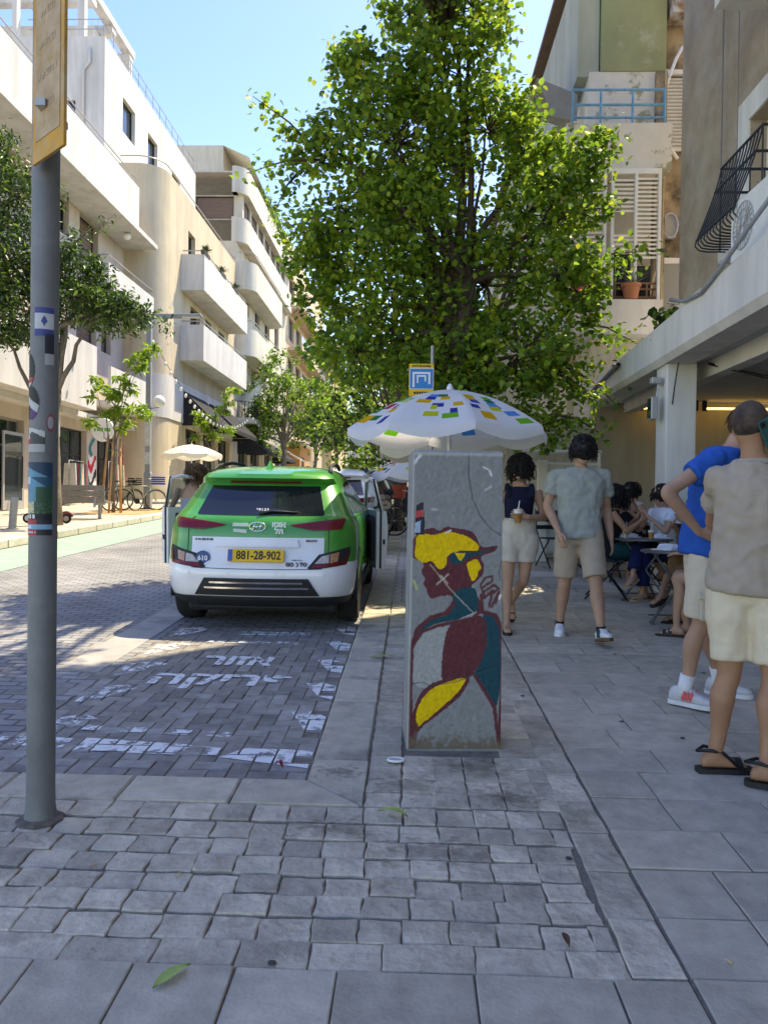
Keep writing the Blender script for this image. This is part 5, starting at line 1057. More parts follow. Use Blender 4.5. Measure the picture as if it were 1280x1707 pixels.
# ------------------------------------------------------------------ cars
def carpaint(name,upper,lower=None,flake=.0):
    m=bpy.data.materials.new(name); m.use_nodes=True; n=m.node_tree.nodes; l=m.node_tree.links; b=n['Principled BSDF']; b.inputs['Roughness'].default_value=.32; b.inputs['Coat Weight'].default_value=.8; b.inputs['Coat Roughness'].default_value=.05
    tc=n.new('ShaderNodeTexCoord'); nz=n.new('ShaderNodeTexNoise'); nz.inputs['Scale'].default_value=3; nz.inputs['Detail'].default_value=8; l.new(tc.outputs['Object'],nz.inputs['Vector'])
    mr=n.new('ShaderNodeMapRange'); mr.inputs[1].default_value=.35; mr.inputs[2].default_value=.75; mr.inputs[3].default_value=1.0; mr.inputs[4].default_value=.86; l.new(nz.outputs['Fac'],mr.inputs[0])
    hs=n.new('ShaderNodeHueSaturation'); l.new(mr.outputs[0],hs.inputs['Value'])
    if lower is None: hs.inputs['Color'].default_value=(*upper,1)
    else:
        sx=n.new('ShaderNodeSeparateXYZ'); l.new(tc.outputs['Object'],sx.inputs[0])
        def mth(op,a,bv):
            q=n.new('ShaderNodeMath'); q.operation=op
            for i,s_ in enumerate((a,bv)):
                if s_ is None: continue
                if isinstance(s_,(int,float)): q.inputs[i].default_value=s_
                else: l.new(s_,q.inputs[i])
            return q.outputs[0]
        ax=mth('ABSOLUTE',sx.outputs[0],None); z=sx.outputs[2]; y=sx.outputs[1]
        m1=mth('GREATER_THAN',z,.885); m2=mth('MULTIPLY',mth('GREATER_THAN',ax,.615),mth('GREATER_THAN',z,.66)); m3=mth('MULTIPLY',mth('GREATER_THAN',y,.62),mth('GREATER_THAN',z,.34))
        k=mth('MAXIMUM',mth('MAXIMUM',m1,m2),m3); mx=n.new('ShaderNodeMix'); mx.data_type='RGBA'; l.new(k,mx.inputs['Factor']); mx.inputs['A'].default_value=(*lower,1); mx.inputs['B'].default_value=(*upper,1); l.new(mx.outputs['Result'],hs.inputs['Color'])
    l.new(hs.outputs[0],b.inputs['Base Color']); return m
Zs=[.20,.25,.31,.40,.50,.58,.64,.72,.82,.90,.97,1.03,1.065,1.09,1.15,1.23,1.31,1.375,1.40,1.43,1.47,1.505,1.53,1.548,1.556]
YR=[.30,.14,.06,.02,.0,.0,.025,.05,.075,.09,.10,.13,.16,.19,.26,.345,.43,.50,.47,.42,.45,.56,.78,1.1,1.45]
YF=[3.95,4.08,4.14,4.17,4.18,4.18,4.17,4.15,4.11,4.05,3.9,3.45,3.25,3.12,2.98,2.83,2.68,2.54,2.49,2.42,2.32,2.2,2.05,1.8,1.6]
HW=[.74,.82,.86,.885,.895,.90,.90,.90,.898,.893,.885,.868,.848,.825,.79,.755,.715,.68,.668,.655,.62,.56,.46,.30,.05]
BW=[.10]*13+[.12]*6+[.14,.15,.16,.15,.1,.02]; RC=[.26]*10+[.24,.22,.2,.18,.16,.15,.14,.13,.12,.12,.12,.12,.12,.1,.02]
def interp(A,z): return float(np.interp(z,Zs,A))
def rear_y(x,z):
    hw,yr,bw,rc=interp(HW,z),interp(YR,z),interp(BW,z),interp(RC,z); a=min(abs(x),hw-1e-4); y=yr+bw*(a/hw)**2
    d=a-(hw-rc)
    if d>0: y+=rc-math.sqrt(max(0,rc*rc-d*d))
    return y
def section(z):
    hw,yr,yf,bw,rc=interp(HW,z),interp(YR,z),interp(YF,z),interp(BW,z),interp(RC,z); P=[]
    for t in np.linspace(-1,1,33):
        x=(hw-1e-3)*math.sin(t*math.pi/2)*.999; P.append((x,rear_y(x,z),z))
    yc=rear_y(hw-1e-3,z); rf=min(.45,(yf-yc)*.3); ys=np.linspace(yc,yf-rf,22)[1:]
    tap=lambda y:1-.05*max(0,(y-2.6)/1.6)**2-.03*max(0,(1.0-y)/1.0)**2*0
    side=[(hw*tap(y),y,z) for y in ys]; P+=side
    hw2=hw*tap(yf-rf)
    fr=[]
    for a in np.linspace(0,math.pi/2,6)[1:]: fr.append((hw2-rf*.7+rf*.7*math.cos(a),yf-rf+rf*math.sin(a)*.8,z))
    P+=fr; P.append((0,yf,z)); P+=[(-x,y,zz_) for x,y,zz_ in reversed(fr)]; P+=[(-x,y,zz_) for x,y,zz_ in reversed(side)]
    return P
def decal(poly,off,back,name,mat,parent,cuts=3,mirror=False,fn=None,sm=True):
    fn=fn or (lambda a,b,o:(a,rear_y(a,b)-o,b))
    bm=bmesh.new(); pl=[(-a,b) for a,b in reversed(poly)] if mirror else poly
    f=bm.faces.new([bm.verts.new((a,b,0)) for a,b in pl]); bmesh.ops.triangulate(bm,faces=bm.faces[:]); 
    for _ in range(cuts): bmesh.ops.subdivide_edges(bm,edges=[e for e in bm.edges if e.calc_length()>.03],cuts=1,use_grid_fill=True); bmesh.ops.triangulate(bm,faces=bm.faces[:])
    be_=[e for e in bm.edges if e.is_boundary]; r=bmesh.ops.extrude_edge_only(bm,edges=be_); nv_={v for v in r['geom'] if isinstance(v,bmesh.types.BMVert)}
    for v in bm.verts:
        a,b=v.co.x,v.co.y; v.co=Vector(fn(a,b,-back if v in nv_ else off))
    bmesh.ops.recalc_face_normals(bm,faces=bm.faces[:]); me=bpy.data.meshes.new(name); bm.to_mesh(me); bm.free(); me.materials.append(mat)
    if sm: me.polygons.foreach_set('use_smooth',[True]*len(me.polygons)); me.set_sharp_from_angle(angle=R(40))
    return link(name,me,parent)
dgl=M('car_glass_dark',(.010,.013,.018),.05,.1,2,0,spec=.45,coat=.2); redl=M('taillight_red',(.17,.003,.006),.3,.25,30,0,coat=.15,spec=.4); clrl=M('lamp_clear',(.45,.40,.36),.12,.3,40,0,coat=1); orl=M('lamp_orange',(.42,.20,.10),.15,.3,40,0,coat=1)
cladm=M('cladding_black',(.022,.023,.025),.6,.2,20,.1,90); chrome=M('chrome',(.75,.75,.76),.15,.02,5,0,metal=1); rimm=M('rim_alloy',(.33,.34,.35),.3,.1,8,0,metal=.8); whp=carpaint('paint_white',(.80,.80,.81))
intd=M('car_interior',(.025,.025,.028),.8,.3,10,0)
def apply_bool(o,cutters):
    for c in cutters:
        md=o.modifiers.new('b','BOOLEAN'); md.object=c; md.operation='DIFFERENCE'; md.solver='EXACT'; md.material_mode='TRANSFER'
    dg=bpy.context.evaluated_depsgraph_get(); me=bpy.data.meshes.new_from_object(o.evaluated_get(dg)); o.modifiers.clear(); o.data=me
    for c in cutters: bpy.data.objects.remove(c)
def wheel(parent,x,y,side):
    q=MB().lathe([(.215,-.095),(.25,-.115),(.31,-.11),(.328,-.085),(.332,-.03),(.332,.03),(.328,.085),(.31,.11),(.25,.115),(.215,.095)],36).xf(Matrix.Translation((x,y,.332))@Matrix.Rotation(R(90),4,'Y'))
    wv=q.build('wheel',tyre,parent,50); m=MB().lathe([(.001,.02),(.06,.03),(.06,.0)],16).lathe([(.20,-.02),(.222,.07),(.225,.09),(.215,.09),(.20,.05)],36)
    for k in range(5):
        a=k*2*math.pi/5
        for da in(-.11,.11): m.tube([(.04*math.cos(a),.04*math.sin(a),.02),(.21*math.cos(a+da),.21*math.sin(a+da),.05)],.016,6)
    m.xf(Matrix.Translation((x,y,.332))@Matrix.Rotation(R(90 if side>0 else -90),4,'Y')); m.build('rim',rimm,wv,30)
    MB().lathe([(.001,-.03),(.2,-.03)],24).xf(Matrix.Translation((x,y,.332))@Matrix.Rotation(R(90 if side>0 else -90),4,'Y')).build('brake_disc',blk_pl,wv); return wv
def sidefn(sg): return lambda a,b,o:(sg*(interp(HW,b)*(1-.05*max(0,(a-2.6)/1.6)**2)+o),a,b)
def car(loc,label,paint,group,doors=(0,0),full=True,name='parked_car',scale=1):
    t=thing(name,label,'car',loc,0,group,rx=GA); t.scale=(1,1,scale)
    b=MB().loft([section(z) for z in Zs]).build('body',paint,t,35)
    cut=MB()
    for y in(.80,3.40):
        for sg in(-1,1): cut.lathe([(.001,-.17),(.385,-.17),(.385,.17),(.001,.17)],32,(0,0,0)); cut.xf(Matrix.Translation((sg*.83,y,.34))@Matrix.Rotation(R(90),4,'Y'),len(cut.v)-32*4)
    cuts=[link('c',cut.mesh('c',intd,False))]
    if doors!=(0,0):
        c2=MB()
        for sg in(-1,1): c2.prism([(1.98,.42),(2.98,.42),(3.02,1.02),(2.62,1.36),(1.98,1.40)],'x',sg*.42 if sg>0 else -1.2,1.2 if sg>0 else -.42)
        cuts.append(link('c',c2.mesh('c',intd)))
    apply_bool(b,cuts)
    b.data.polygons.foreach_set('use_smooth',[True]*len(b.data.polygons)); b.data.set_sharp_from_angle(angle=R(32))
    for y in(.80,3.40):
        for sg in(-1,1): wheel(t,sg*.785,y,sg)
    # glass
    gl=decal([(-.585,1.085),(.585,1.085),(.60,1.10),(.525,1.355),(-.525,1.355),(-.60,1.10)],.006,.02,'rear_window',dgl,t,4)
    decal([(-.35,1.378),(.35,1.378),(.34,1.40),(-.34,1.40)],.008,.02,'high_brake_light',redl,t,3)
    for sg in(-1,1):
        fn=sidefn(sg); decal([(.72,1.08),(1.02,1.08),(1.0,1.30),(.92,1.30)],.004,.02,'quarter_window',dgl,t,3,fn=fn); decal([(1.08,1.07),(1.92,1.06),(1.9,1.40),(1.2,1.37),(1.06,1.30)],.004,.02,'side_window',dgl,t,3,fn=fn)
        if doors==(0,0): decal([(2.0,1.06),(3.0,1.05),(2.62,1.36),(1.98,1.40)],.004,.02,'side_window',dgl,t,3,fn=fn)
        # cladding: arches and sill
        for y in(.80,3.40): MB().tube([(sg*(.885 if y<2 else .87),y+.395*math.cos(a),.34+.395*math.sin(a)) for a in np.linspace(-.15,math.pi+.15,20)],.022,6).build('arch_trim',cladm,t,True)
        MB().obox((sg*.86,2.1,.30),(.03,0,0),(0,.9,0),(0,0,.06)).build('sill',cladm,t)
        MB().tube([(sg*.60,.75,1.475),(sg*.585,.95,1.545),(sg*.565,1.5,1.58),(sg*.555,2.0,1.565),(sg*.55,2.25,1.52)],.02,6).build('roof_rail',cladm,t,True)
        if doors==(0,0) or not doors[0 if sg<0 else 1]:
            MB().sphere((sg*1.0,2.75,1.08),.09,.07,.075,12,8).tube([(sg*.85,2.8,1.04),(sg*.98,2.77,1.06)],.025,6).build('mirror',cladm,t,True)
        for P,mt,nm,off in (([(.30,1.005),(.52,1.035),(.79,1.065),(.80,1.04),(.77,.965),(.52,.955),(.33,.99)],redl,'taillight',.014),([(.47,.615),(.57,.735),(.845,.80),(.85,.745),(.82,.64),(.50,.60)],cladm,'lamp_surround',.010)):
            o=decal(P,off,.03,nm,mt,t,4,mirror=sg<0)
            if nm=='lamp_surround':
                decal([(.535,.655),(.60,.722),(.665,.737),(.665,.66)],.018,.01,'clear_lens',clrl,o,2,mirror=sg<0); decal([(.675,.66),(.675,.74),(.755,.757),(.745,.675)],.018,.01,'amber_lens',orl,o,2,mirror=sg<0); decal([(.50,.612),(.535,.648),(.80,.668),(.822,.75),(.838,.745),(.81,.645)],.019,.01,'red_lens',redl,o,3,mirror=sg<0)
    # bumper cladding
    ci=decal([(-.58,.35),(-.48,.515),(.48,.515),(.58,.35)],.012,.03,'bumper_insert',cladm,t,4)
    for z in(.475,.425): decal([(-.43-(.475-z),z-.008),(.43+(.475-z),z-.008),(.43+(.475-z),z+.008),(-.43-(.475-z),z+.008)],.020,.01,'chrome_strip',chrome,ci,3)
    decal([(-.80,.215),(.80,.215),(.885,.335),(.62,.34),(-.62,.34),(-.885,.335)],.010,.04,'lower_cladding',cladm,t,5)
    MB().bbox(-.72,.72,.35,3.8,.15,.30,.03).tube([(-.7,.8,.30),(.7,.8,.30)],.05,8).build('underbody',intd,t)
    # plate and garnish
    decal([(-.39,.80),(.39,.80),(.375,.868),(-.375,.868)],.022,.03,'plate_garnish',whp if full else paint,t,4)
    pn=MB().bbox(-.26,.26,-.006,.006,-.058,.058,.003).build('number_plate',M('plate_yellow',(.78,.47,.02),.45,.06,9),t,loc=(0,rear_y(0,.72)-.03,.725)); pn.rotation_euler=(R(-14),0,0)
    MB().box(-.256,-.215,-.0085,-.006,-.053,.053).build('plate_band',M('plate_blue',(.03,.12,.45),.5),pn)
    if full: text_obj('plate_number','881-28-902',.108,blacktxt,pn,(.025,-.0075,-.002),(R(90),0,0),.0008,sx=.82,bold=.0022)
    seam=[(-.60,1.07),(-.655,1.03),(-.655,.70),(-.60,.605),(-.3,.60),(0,.60),(.3,.60),(.60,.605),(.655,.70),(.655,1.03),(.60,1.07)]
    P=[]
    for (a,b1),(c,d1) in zip(seam[:-1],seam[1:]):
        for k in range(6): q=k/6; x_=a+(c-a)*q; z_=b1+(d1-b1)*q; P.append((x_,rear_y(x_,z_)-.0005,z_))
    MB().tube(P,.0035,5).build('tailgate_gap',blk_pl,t)
    for x_ in(-.62,-.25,.25,.62): MB().lathe([(.0001,-.003),(.011,-.002),(.012,.003)],12).xf(Matrix.Translation((x_,rear_y(x_,.555)-.001,.555))@Matrix.Rotation(R(90),4,'X')).build('parking_sensor',M('sensor_grey',(.5,.5,.5),.5),t)
    # badge
    ov=MB().tube([(.075*math.cos(a),-.004,.042*math.sin(a)) for a in np.linspace(0,2*math.pi,28)[:-1]],.006,6,closed=True)
    ov.obox((-.030,-.005,0),(.008,0,0),(0,.005,0),Vector((.012,0,.034))).obox((.030,-.005,0),(.008,0,0),(0,.005,0),Vector((.012,0,.034))).obox((0,-.005,0),Vector((.032,0,.008)),(0,.004,0),(0,0,.008))
    ov.build('badge',chrome,t,True,loc=(0,rear_y(0,.99)-.012,.985))
    wp=MB().tube([(0,rear_y(0,1.1)-.015,1.1),(.1,rear_y(.1,1.12)-.02,1.125),(.36,rear_y(.36,1.115)-.02,1.115)],[.016,.012,.006],6).build('wiper',blk_pl,t,True)
    MB().loft([[(-.03,.62,1.50),(.03,.62,1.50),(.03,.8,1.52),(-.03,.8,1.52)],[(-.006,.72,1.60),(.006,.72,1.60),(.006,.78,1.60),(-.006,.78,1.60)]]).build('antenna',paint,t)
    return t
green=carpaint('paint_green_white',(.045,.31,.035),(.80,.80,.81))
gc=car((-1.405,7.0,gz(7.0)-.05),'green and white electric hatchback with both front doors open',green,'cars parked along the kerb',(1,1))
wt_=M('decal_white',(.82,.82,.82),.5); bd=M('decal_dark',(.04,.04,.05),.5)
def rtext(txt,x,z,size,mat,bold=0,sx=1,tilt=-8): return text_obj('lettering',txt,size,mat,gc,(x,rear_y(x,z)-.013,z),(R(90+tilt),0,0),.0008,bold=bold,sx=sx)
rtext('אוטו'[::-1],.195,1.005,.072,wt_,.003); rtext('תל'[::-1],.20,.945,.07,wt_,.003); rtext('electric',.50,.862,.036,bd,.001); worn_line('lettering',.17,.022,bd,gc,(-.50,rear_y(-.5,.862)-.013,.862),(R(82),0,0),4); rtext('GO',.31,.645,.047,bd,.003); rtext('TO',.435,.645,.047,bd,.003); worn_line('lettering',.09,.011,bd,gc,(.375,rear_y(.375,.685)-.013,.685),(R(82),0,0),5)
o=MB().lathe([(.012,-.001),(.022,-.001)],16,a0=-1.6,a1=1.6).xf(Matrix.Rotation(R(90),4,'X')).build('lettering',bd,gc,loc=(.368,rear_y(.37,.645)-.014,.645))
rb_=MB().lathe([(.001,-.002),(.068,-.002),(.07,.004)],24).xf(Matrix.Rotation(R(82),4,'X')).build('round_badge',M('badge_blue',(.05,.11,.26),.5),gc,loc=(-.50,rear_y(-.5,.69)-.012,.69)); text_obj('number','610',.062,wt_,rb_,(0,-.006,0),(R(82),0,0),.0008,bold=.002)
decal([(-.235,.985),(-.09,.985),(-.09,1.015),(-.235,1.015)],.009,.005,'sticker',M('sticker_pale',(.55,.68,.52),.5),gc,2); decal([(-.225,.935),(-.10,.925),(-.10,.955),(-.225,.965)],.009,.005,'sticker',M('sticker_pale2',(.62,.66,.6),.5),gc,2)
text_obj('lettering','*9133',.05,wt_,gc,(.02,rear_y(0,1.14)-.012,1.135),(R(90-48),0,0),.0008)
# open doors
def door(sg,ang):
    h=bpy.data.objects.new('door',None); 
    out=[(-1.1,.40),(0,.36),(.02,.9),(-.02,1.02),(-1.1,1.05)]
    def skin(a,b,o): return (sg*(.05*math.sin((b-.36)/.7*2.4)-.02+o),a,b)
    bm=MB(); rings=[]
    for y,zt in ((-1.1,1.05),(-.8,1.045),(-.4,1.04),(0,1.03)):
        zz2=np.linspace(.37,zt,8); rings.append([(sg*(.045*math.sin((z-.36)/.7*2.6)),y,z) for z in zz2]+[(sg*-.09,y,z) for z in reversed(zz2)])
    d=bm.loft(rings).build('door',whp,gc,40); d.location=(sg*.875,3.06,0); d.rotation_euler=(0,0,sg*ang)
    fr=MB().tube([(-sg*.02,-1.08,1.04),(-sg*.12,-1.08,1.40),(-sg*.13,-.95,1.425),(-sg*.12,-.5,1.38),(-sg*.06,-.05,1.06)],.024,8); fr.build('window_frame',whp,d,True)
    MB().add([(-sg*.025,-1.06,1.04),(-sg*.115,-1.06,1.39),(-sg*.11,-.52,1.36),(-sg*.05,-.08,1.05)],[(0,1,2,3)]).build('window',GLASS('door_glass',(.10,.13,.13),.35),d)
    MB().loft([[(sg*-.095,y,z) for z in(.45,.98)]+[(sg*-.135,y,z) for z in(.93,.50)] for y in(-1.0,-.5,-.06)]).build('inner_trim',intd,d); MB().tube([(sg*-.04,-1.105,.38),(sg*-.04,-1.105,1.03),(sg*-.13,-1.095,1.42)],.012,6).build('seal',blk_pl,d)
    MB().bbox(min(sg*-.13,sg*-.17),max(sg*-.13,sg*-.17),-.75,-.3,.68,.74,.01).build('armrest',intd,d)
    MB().bbox(-.012,.012,-1.112,-1.10,.66,.72,.003).build('latch',blk_pl,d)
    mr=MB().sphere((sg*.17,-.16,1.08),.10,.065,.075,14,8).tube([(sg*.03,-.14,1.03),(sg*.12,-.15,1.06)],.025,6).build('mirror',cladm,d,True); MB().lathe([(.001,0),(.075,0)],18).xf(Matrix.Translation((sg*.17,-.222,1.08))@Matrix.Scale(.8,4,(0,0,1))@Matrix.Rotation(R(90),4,'X')).build('mirror_glass',chrome,mr)
    bpy.data.objects.remove(h); return d
door(-1,R(38)); door(1,R(12))
for sg in(-1,1): MB().bbox(sg*.36-.24,sg*.36+.24,1.55,1.7,.5,1.12,.05).bbox(sg*.36-.1,sg*.36+.1,1.6,1.68,1.12,1.3,.03).build('front_seat',intd,gc)
car((-1.42,13.3,gz(13.3)-.05),'white hatchback parked in front of the green and white car',whp,'cars parked along the kerb',full=False)
dkp=carpaint('paint_black',(.02,.02,.023)); slv=carpaint('paint_grey',(.16,.17,.18))
for i,(y,p,lab) in enumerate(((19.0,dkp,'black car parked ahead of the white hatchback'),(24.4,slv,'grey car parked ahead of the black car'),(30,dkp,'dark car parked farther up beyond the grey car'),(35.6,whp,'white car parked farthest up the right kerb'))): car((-1.42,y,gz(y)-.05),lab,p,'cars parked along the kerb',full=False)
# motor scooters between the cars and the kerb
def moto(loc,rz,label,colr):
    t=thing('motor_scooter',label,'scooter',loc,rz,'motor scooters at the right kerb',rx=0); pm_=M('moto_'+label[:6],colr,.35,.1,6,0,coat=.5)
    for y in(-.6,.62):
        wv=MB().lathe([(.15,-.05),(.23,-.06),(.25,0),(.23,.06),(.15,.05)],24).xf(Matrix.Translation((0,y,.25))@Matrix.Rotation(R(90),4,'Y')).build('wheel',tyre,t,40); MB().lathe([(.001,-.03),(.15,-.03),(.15,.03),(.001,.03)],16).xf(Matrix.Translation((0,y,.25))@Matrix.Rotation(R(90),4,'Y')).build('rim',rimm,wv)
    MB().loft([[(-.10,-.85,.55),(.10,-.85,.55),(.10,-.85,.72),(-.10,-.85,.72)],[(-.18,-.5,.40),(.18,-.5,.40),(.17,-.5,.74),(-.17,-.5,.74)],[(-.17,-.1,.3),(.17,-.1,.3),(.14,-.1,.68),(-.14,-.1,.68)],[(-.16,.1,.26),(.16,.1,.26),(.15,.1,.34),(-.15,.1,.34)]]).build('rear_body',pm_,t,40)
    MB().loft([[(-.2,.36,.26),(.2,.36,.26),(.2,.42,.26),(-.2,.42,.26)],[(-.22,.44,.6),(.22,.44,.6),(.16,.56,.6),(-.16,.56,.6)],[(-.16,.40,1.0),(.16,.40,1.0),(.1,.52,1.0),(-.1,.52,1.0)]]).build('front_shield',pm_,t,40)
    MB().bbox(-.13,.13,-.75,.0,.74,.84,.04).build('seat',blk_pl,t); MB().tube([(-.34,.30,1.08),(-.1,.42,1.03),(.1,.42,1.03),(.34,.30,1.08)],.016,6).tube([(0,.45,1.0),(0,.62,.25)],.03,6).build('handlebar',blk_pl,t)
    for s_ in(-1,1): MB().tube([(s_*.22,.38,1.05),(s_*.27,.36,1.22)],.006,5).sphere((s_*.29,.35,1.25),.065,.02,.045,10,6).build('mirror',blk_pl,t)
    MB().box(-.09,.09,-.9,-.885,.42,.54).build('number_plate',M('plate_yellow2',(.75,.5,.05),.5),t); MB().box(-.08,.08,-.87,-.855,.6,.68).build('taillight',redl,t)
    return t
moto((-.80,18.2,gz(18.2)-.05),R(-25),'black motor scooter parked between the white and the black cars',(.02,.02,.022))
moto((-.35,20.2,gz(20.2)),R(-20),'grey motor scooter parked behind the dark bicycle',(.12,.12,.13))
moto((-.2,21.6,gz(21.6)),R(-28),'dark red motor scooter parked farther along the kerb',(.14,.02,.02))
# ------------------------------------------------------------------ people
V3=lambda *a: Vector(a)
def ringp(c,xa,ya,a,b,n=18,p=2.3):
    c=Vector(c); P=[]
    for k in range(n):
        t=2*math.pi*k/n; cs,sn=math.cos(t),math.sin(t); P.append(c+xa*(a*math.copysign(abs(cs)**(2/p),cs))+ya*(b*math.copysign(abs(sn)**(2/p),sn)))
    return P
def cat(P,n=4):
    P=[Vector(p) for p in P]; Q=[P[0]-(P[1]-P[0])]+P+[P[-1]+(P[-1]-P[-2])]; out=[]
    for i in range(1,len(Q)-2):
        a,b,c,d=Q[i-1:i+3]
        for k in range(n):
            t=k/n; out.append(.5*((2*b)+(c-a)*t+(2*a-5*b+4*c-d)*t*t+(3*b-a-3*c+d)*t**3))
    return out+[P[-1]]
def ltube(mb,P,rad,n=12,k=4):
    Q=cat(P,k); R_=np.interp(np.linspace(0,len(rad)-1,len(Q)),range(len(rad)),rad); mb.tube(Q,list(R_),n)
def remesh(mb,name,mat,parent,vox,smooth=5,wr=0,wscale=6,seed=0,extra=None,keep=None):
    me=mb.mesh('tmp',mat,True); o=link('tmp',me); md=o.modifiers.new('r','REMESH'); md.mode='VOXEL'; md.voxel_size=vox
    ms=o.modifiers.new('s','SMOOTH'); ms.factor=.5; ms.iterations=smooth
    dg=bpy.context.evaluated_depsgraph_get(); m2=bpy.data.meshes.new_from_object(o.evaluated_get(dg)); bpy.data.objects.remove(o)
    if wr:
        off=Vector((seed*3.1,seed*1.7,seed)); nrm=[v.normal.copy() for v in m2.vertices]
        for v,nn in zip(m2.vertices,nrm):
            q=v.co*wscale+off; f=mnoise.noise(Vector((q.x,q.y,q.z*.55)))+.5*mnoise.noise(q*2.3+Vector((9,1,4))); f=-abs(f)+.3; v.co+=nn*(wr*f)
    if extra is not None:
        bm=bmesh.new(); bm.from_mesh(m2); tm=extra.mesh('x',mat,True); bm.from_mesh(tm); bm.to_mesh(m2); bm.free()
    m2.materials.clear(); m2.materials.append(mat); m2.polygons.foreach_set('use_smooth',[True]*len(m2.polygons)); m2.name=name
    return link(name,m2,parent)
def skinm(name,c): return M(name,c,.55,.10,9,.12,120,col2=tuple(x*.82 for x in c),c2scale=6,c2thr=.58,c2soft=.15,spec=.35,bdist=.003)
skA=skinm('skin_tan',(.40,.205,.115)); skB=skinm('skin_light',(.48,.275,.18)); skC=skinm('skin_olive',(.34,.20,.13))
def hand(extra,body,wr,d,nrm,thumb,s=1.,curl=.5):
    """palm into body; five bent fingers into extra. d: direction of the fingers, nrm: back of hand, thumb: side the thumb leaves"""
    wr=Vector(wr); d=Vector(d).normalized(); sd=Vector(thumb); sd=(sd-d*sd.dot(d)).normalized(); up_=sd.cross(d); 
    if up_.dot(Vector(nrm))<0: up_=-up_
    body.loft([ringp(wr+d*(q*s),sd,up_,a*s,b*s,12) for q,a,b in((-.02,.026,.021),(.02,.032,.018),(.055,.041,.016),(.085,.040,.013))])
    for i,(off,L) in enumerate(((.030,.070),(.010,.078),(-.011,.073),(-.030,.058))):
        b0=wr+d*(.078*s)+sd*(off*s); P=[b0-d*.015]; dd=d.copy()
        for k in range(3): dd=(dd-up_*(curl*.5*(1 if k else .6))).normalized(); P.append(P[-1]+dd*(L*s*(.46,.32,.24)[k])+ (d*.015 if k==0 else Vector((0,0,0))))
        ltube(extra,P,[.0095*s,.0092*s,.0085*s,.007*s],8,3); extra.sphere(P[-1],.0068*s,n=8,m=6)
    t0=wr+d*(.025*s)+sd*(.026*s); td=(d*.75+sd*.75-up_*.25*curl).normalized(); P=[t0-sd*.01,t0+td*.03*s,t0+td*.055*s+d*.008*s,t0+td*.06*s+d*.03*s]; ltube(extra,P,[.0125*s,.0115*s,.0105*s,.008*s],8,3); extra.sphere(P[-1],.008*s,n=8,m=6)
def torso(mb,J,o=0.,lo=0,hi=7,fat=1.,bust=0):
    hm=(Vector(J['ha'])+Vector(J['hb']))/2; sm=(Vector(J['sa'])+Vector(J['sb']))/2; nk=Vector(J['nk']); hx=(Vector(J['hb'])-Vector(J['ha'])).normalized(); sx=(Vector(J['sb'])-Vector(J['sa'])).normalized(); up_=(sm-hm).normalized()
    sw=(Vector(J['sb'])-Vector(J['sa'])).length/2; hw=(Vector(J['hb'])-Vector(J['ha'])).length/2
    pts=[(hm-up_*.10,hx,.62*hw+.055,.085),(hm-up_*.02,hx,hw+.075,.105),(hm+up_*.10,hx,hw+.062,.10),(hm.lerp(sm,.42),hx.lerp(sx,.4),hw+.045,.095),(hm.lerp(sm,.72),hx.lerp(sx,.8),sw*.86,.112+bust),(hm.lerp(sm,.90),sx,sw*.92,.102),(sm+up_*.035,sx,sw*.62,.075),(sm.lerp(nk,.6)+up_*.02,sx,.075,.062),(nk,sx,.056,.056)]
    if o>.013 and lo==1: pts[1]=(hm-up_*.045,hx,hw+.080,.115); pts[2]=(hm+up_*.08,hx,hw+.074,.112); pts[3]=(pts[3][0],pts[3][1],hw+.066,.106)
    rg=[]
    for i,(c,x,a,b) in enumerate(pts):
        if i<lo or i>hi+1: continue
        x=x.normalized(); y=up_.cross(x).normalized(); x=y.cross(up_).normalized(); rg.append(ringp(c,x,y,a*fat+o,b*fat+o))
    mb.loft(rg)
def headm(mb,J,s=1.):
    c=Vector(J['hd']); f=Vector(J['face']).normalized(); up_=Vector(J.get('hup',(0,0,1))).normalized(); x=f.cross(up_).normalized(); up_=x.cross(f)
    for q,a,b,df in ((0,0,0,0),): pass
    rg=[]
    for z,a,b,d in((-.118,.030,.03,.045),(-.10,.048,.055,.028),(-.06,.062,.082,.008),(-.01,.071,.093,.0),(.04,.075,.098,-.004),(.08,.068,.09,-.008),(.11,.048,.065,-.01),(.124,.02,.03,-.01)): rg.append(ringp(c+up_*(z*s)+f*(d*s),x,f,a*s,b*s,18,2.1))
    mb.loft(rg)
    mb.loft([ringp(c+f*((.088+q)*s)+up_*(zz_*s),x,up_,w_*s,h_*s,8) for q,zz_,w_,h_ in((-.02,-.02,.016,.03),(.012,-.03,.012,.018),(.022,-.035,.006,.008))])
    for sg in(-1,1): mb.loft([ringp(c+x*(sg*(.068+q)*s)-f*.008*s-up_*.012*s,f,up_,.018*s*k,.031*s*k,10) for q,k in((-.008,.7),(.010,1.),(.018,.7))])
    nk=Vector(J['nk']); mb.tube([nk-up_*.03,nk.lerp(c,.45)-f*.012,c-up_*.04*s-f*.02*s],[.058*s,.054*s,.055*s],14)
    return c,f,up_,x
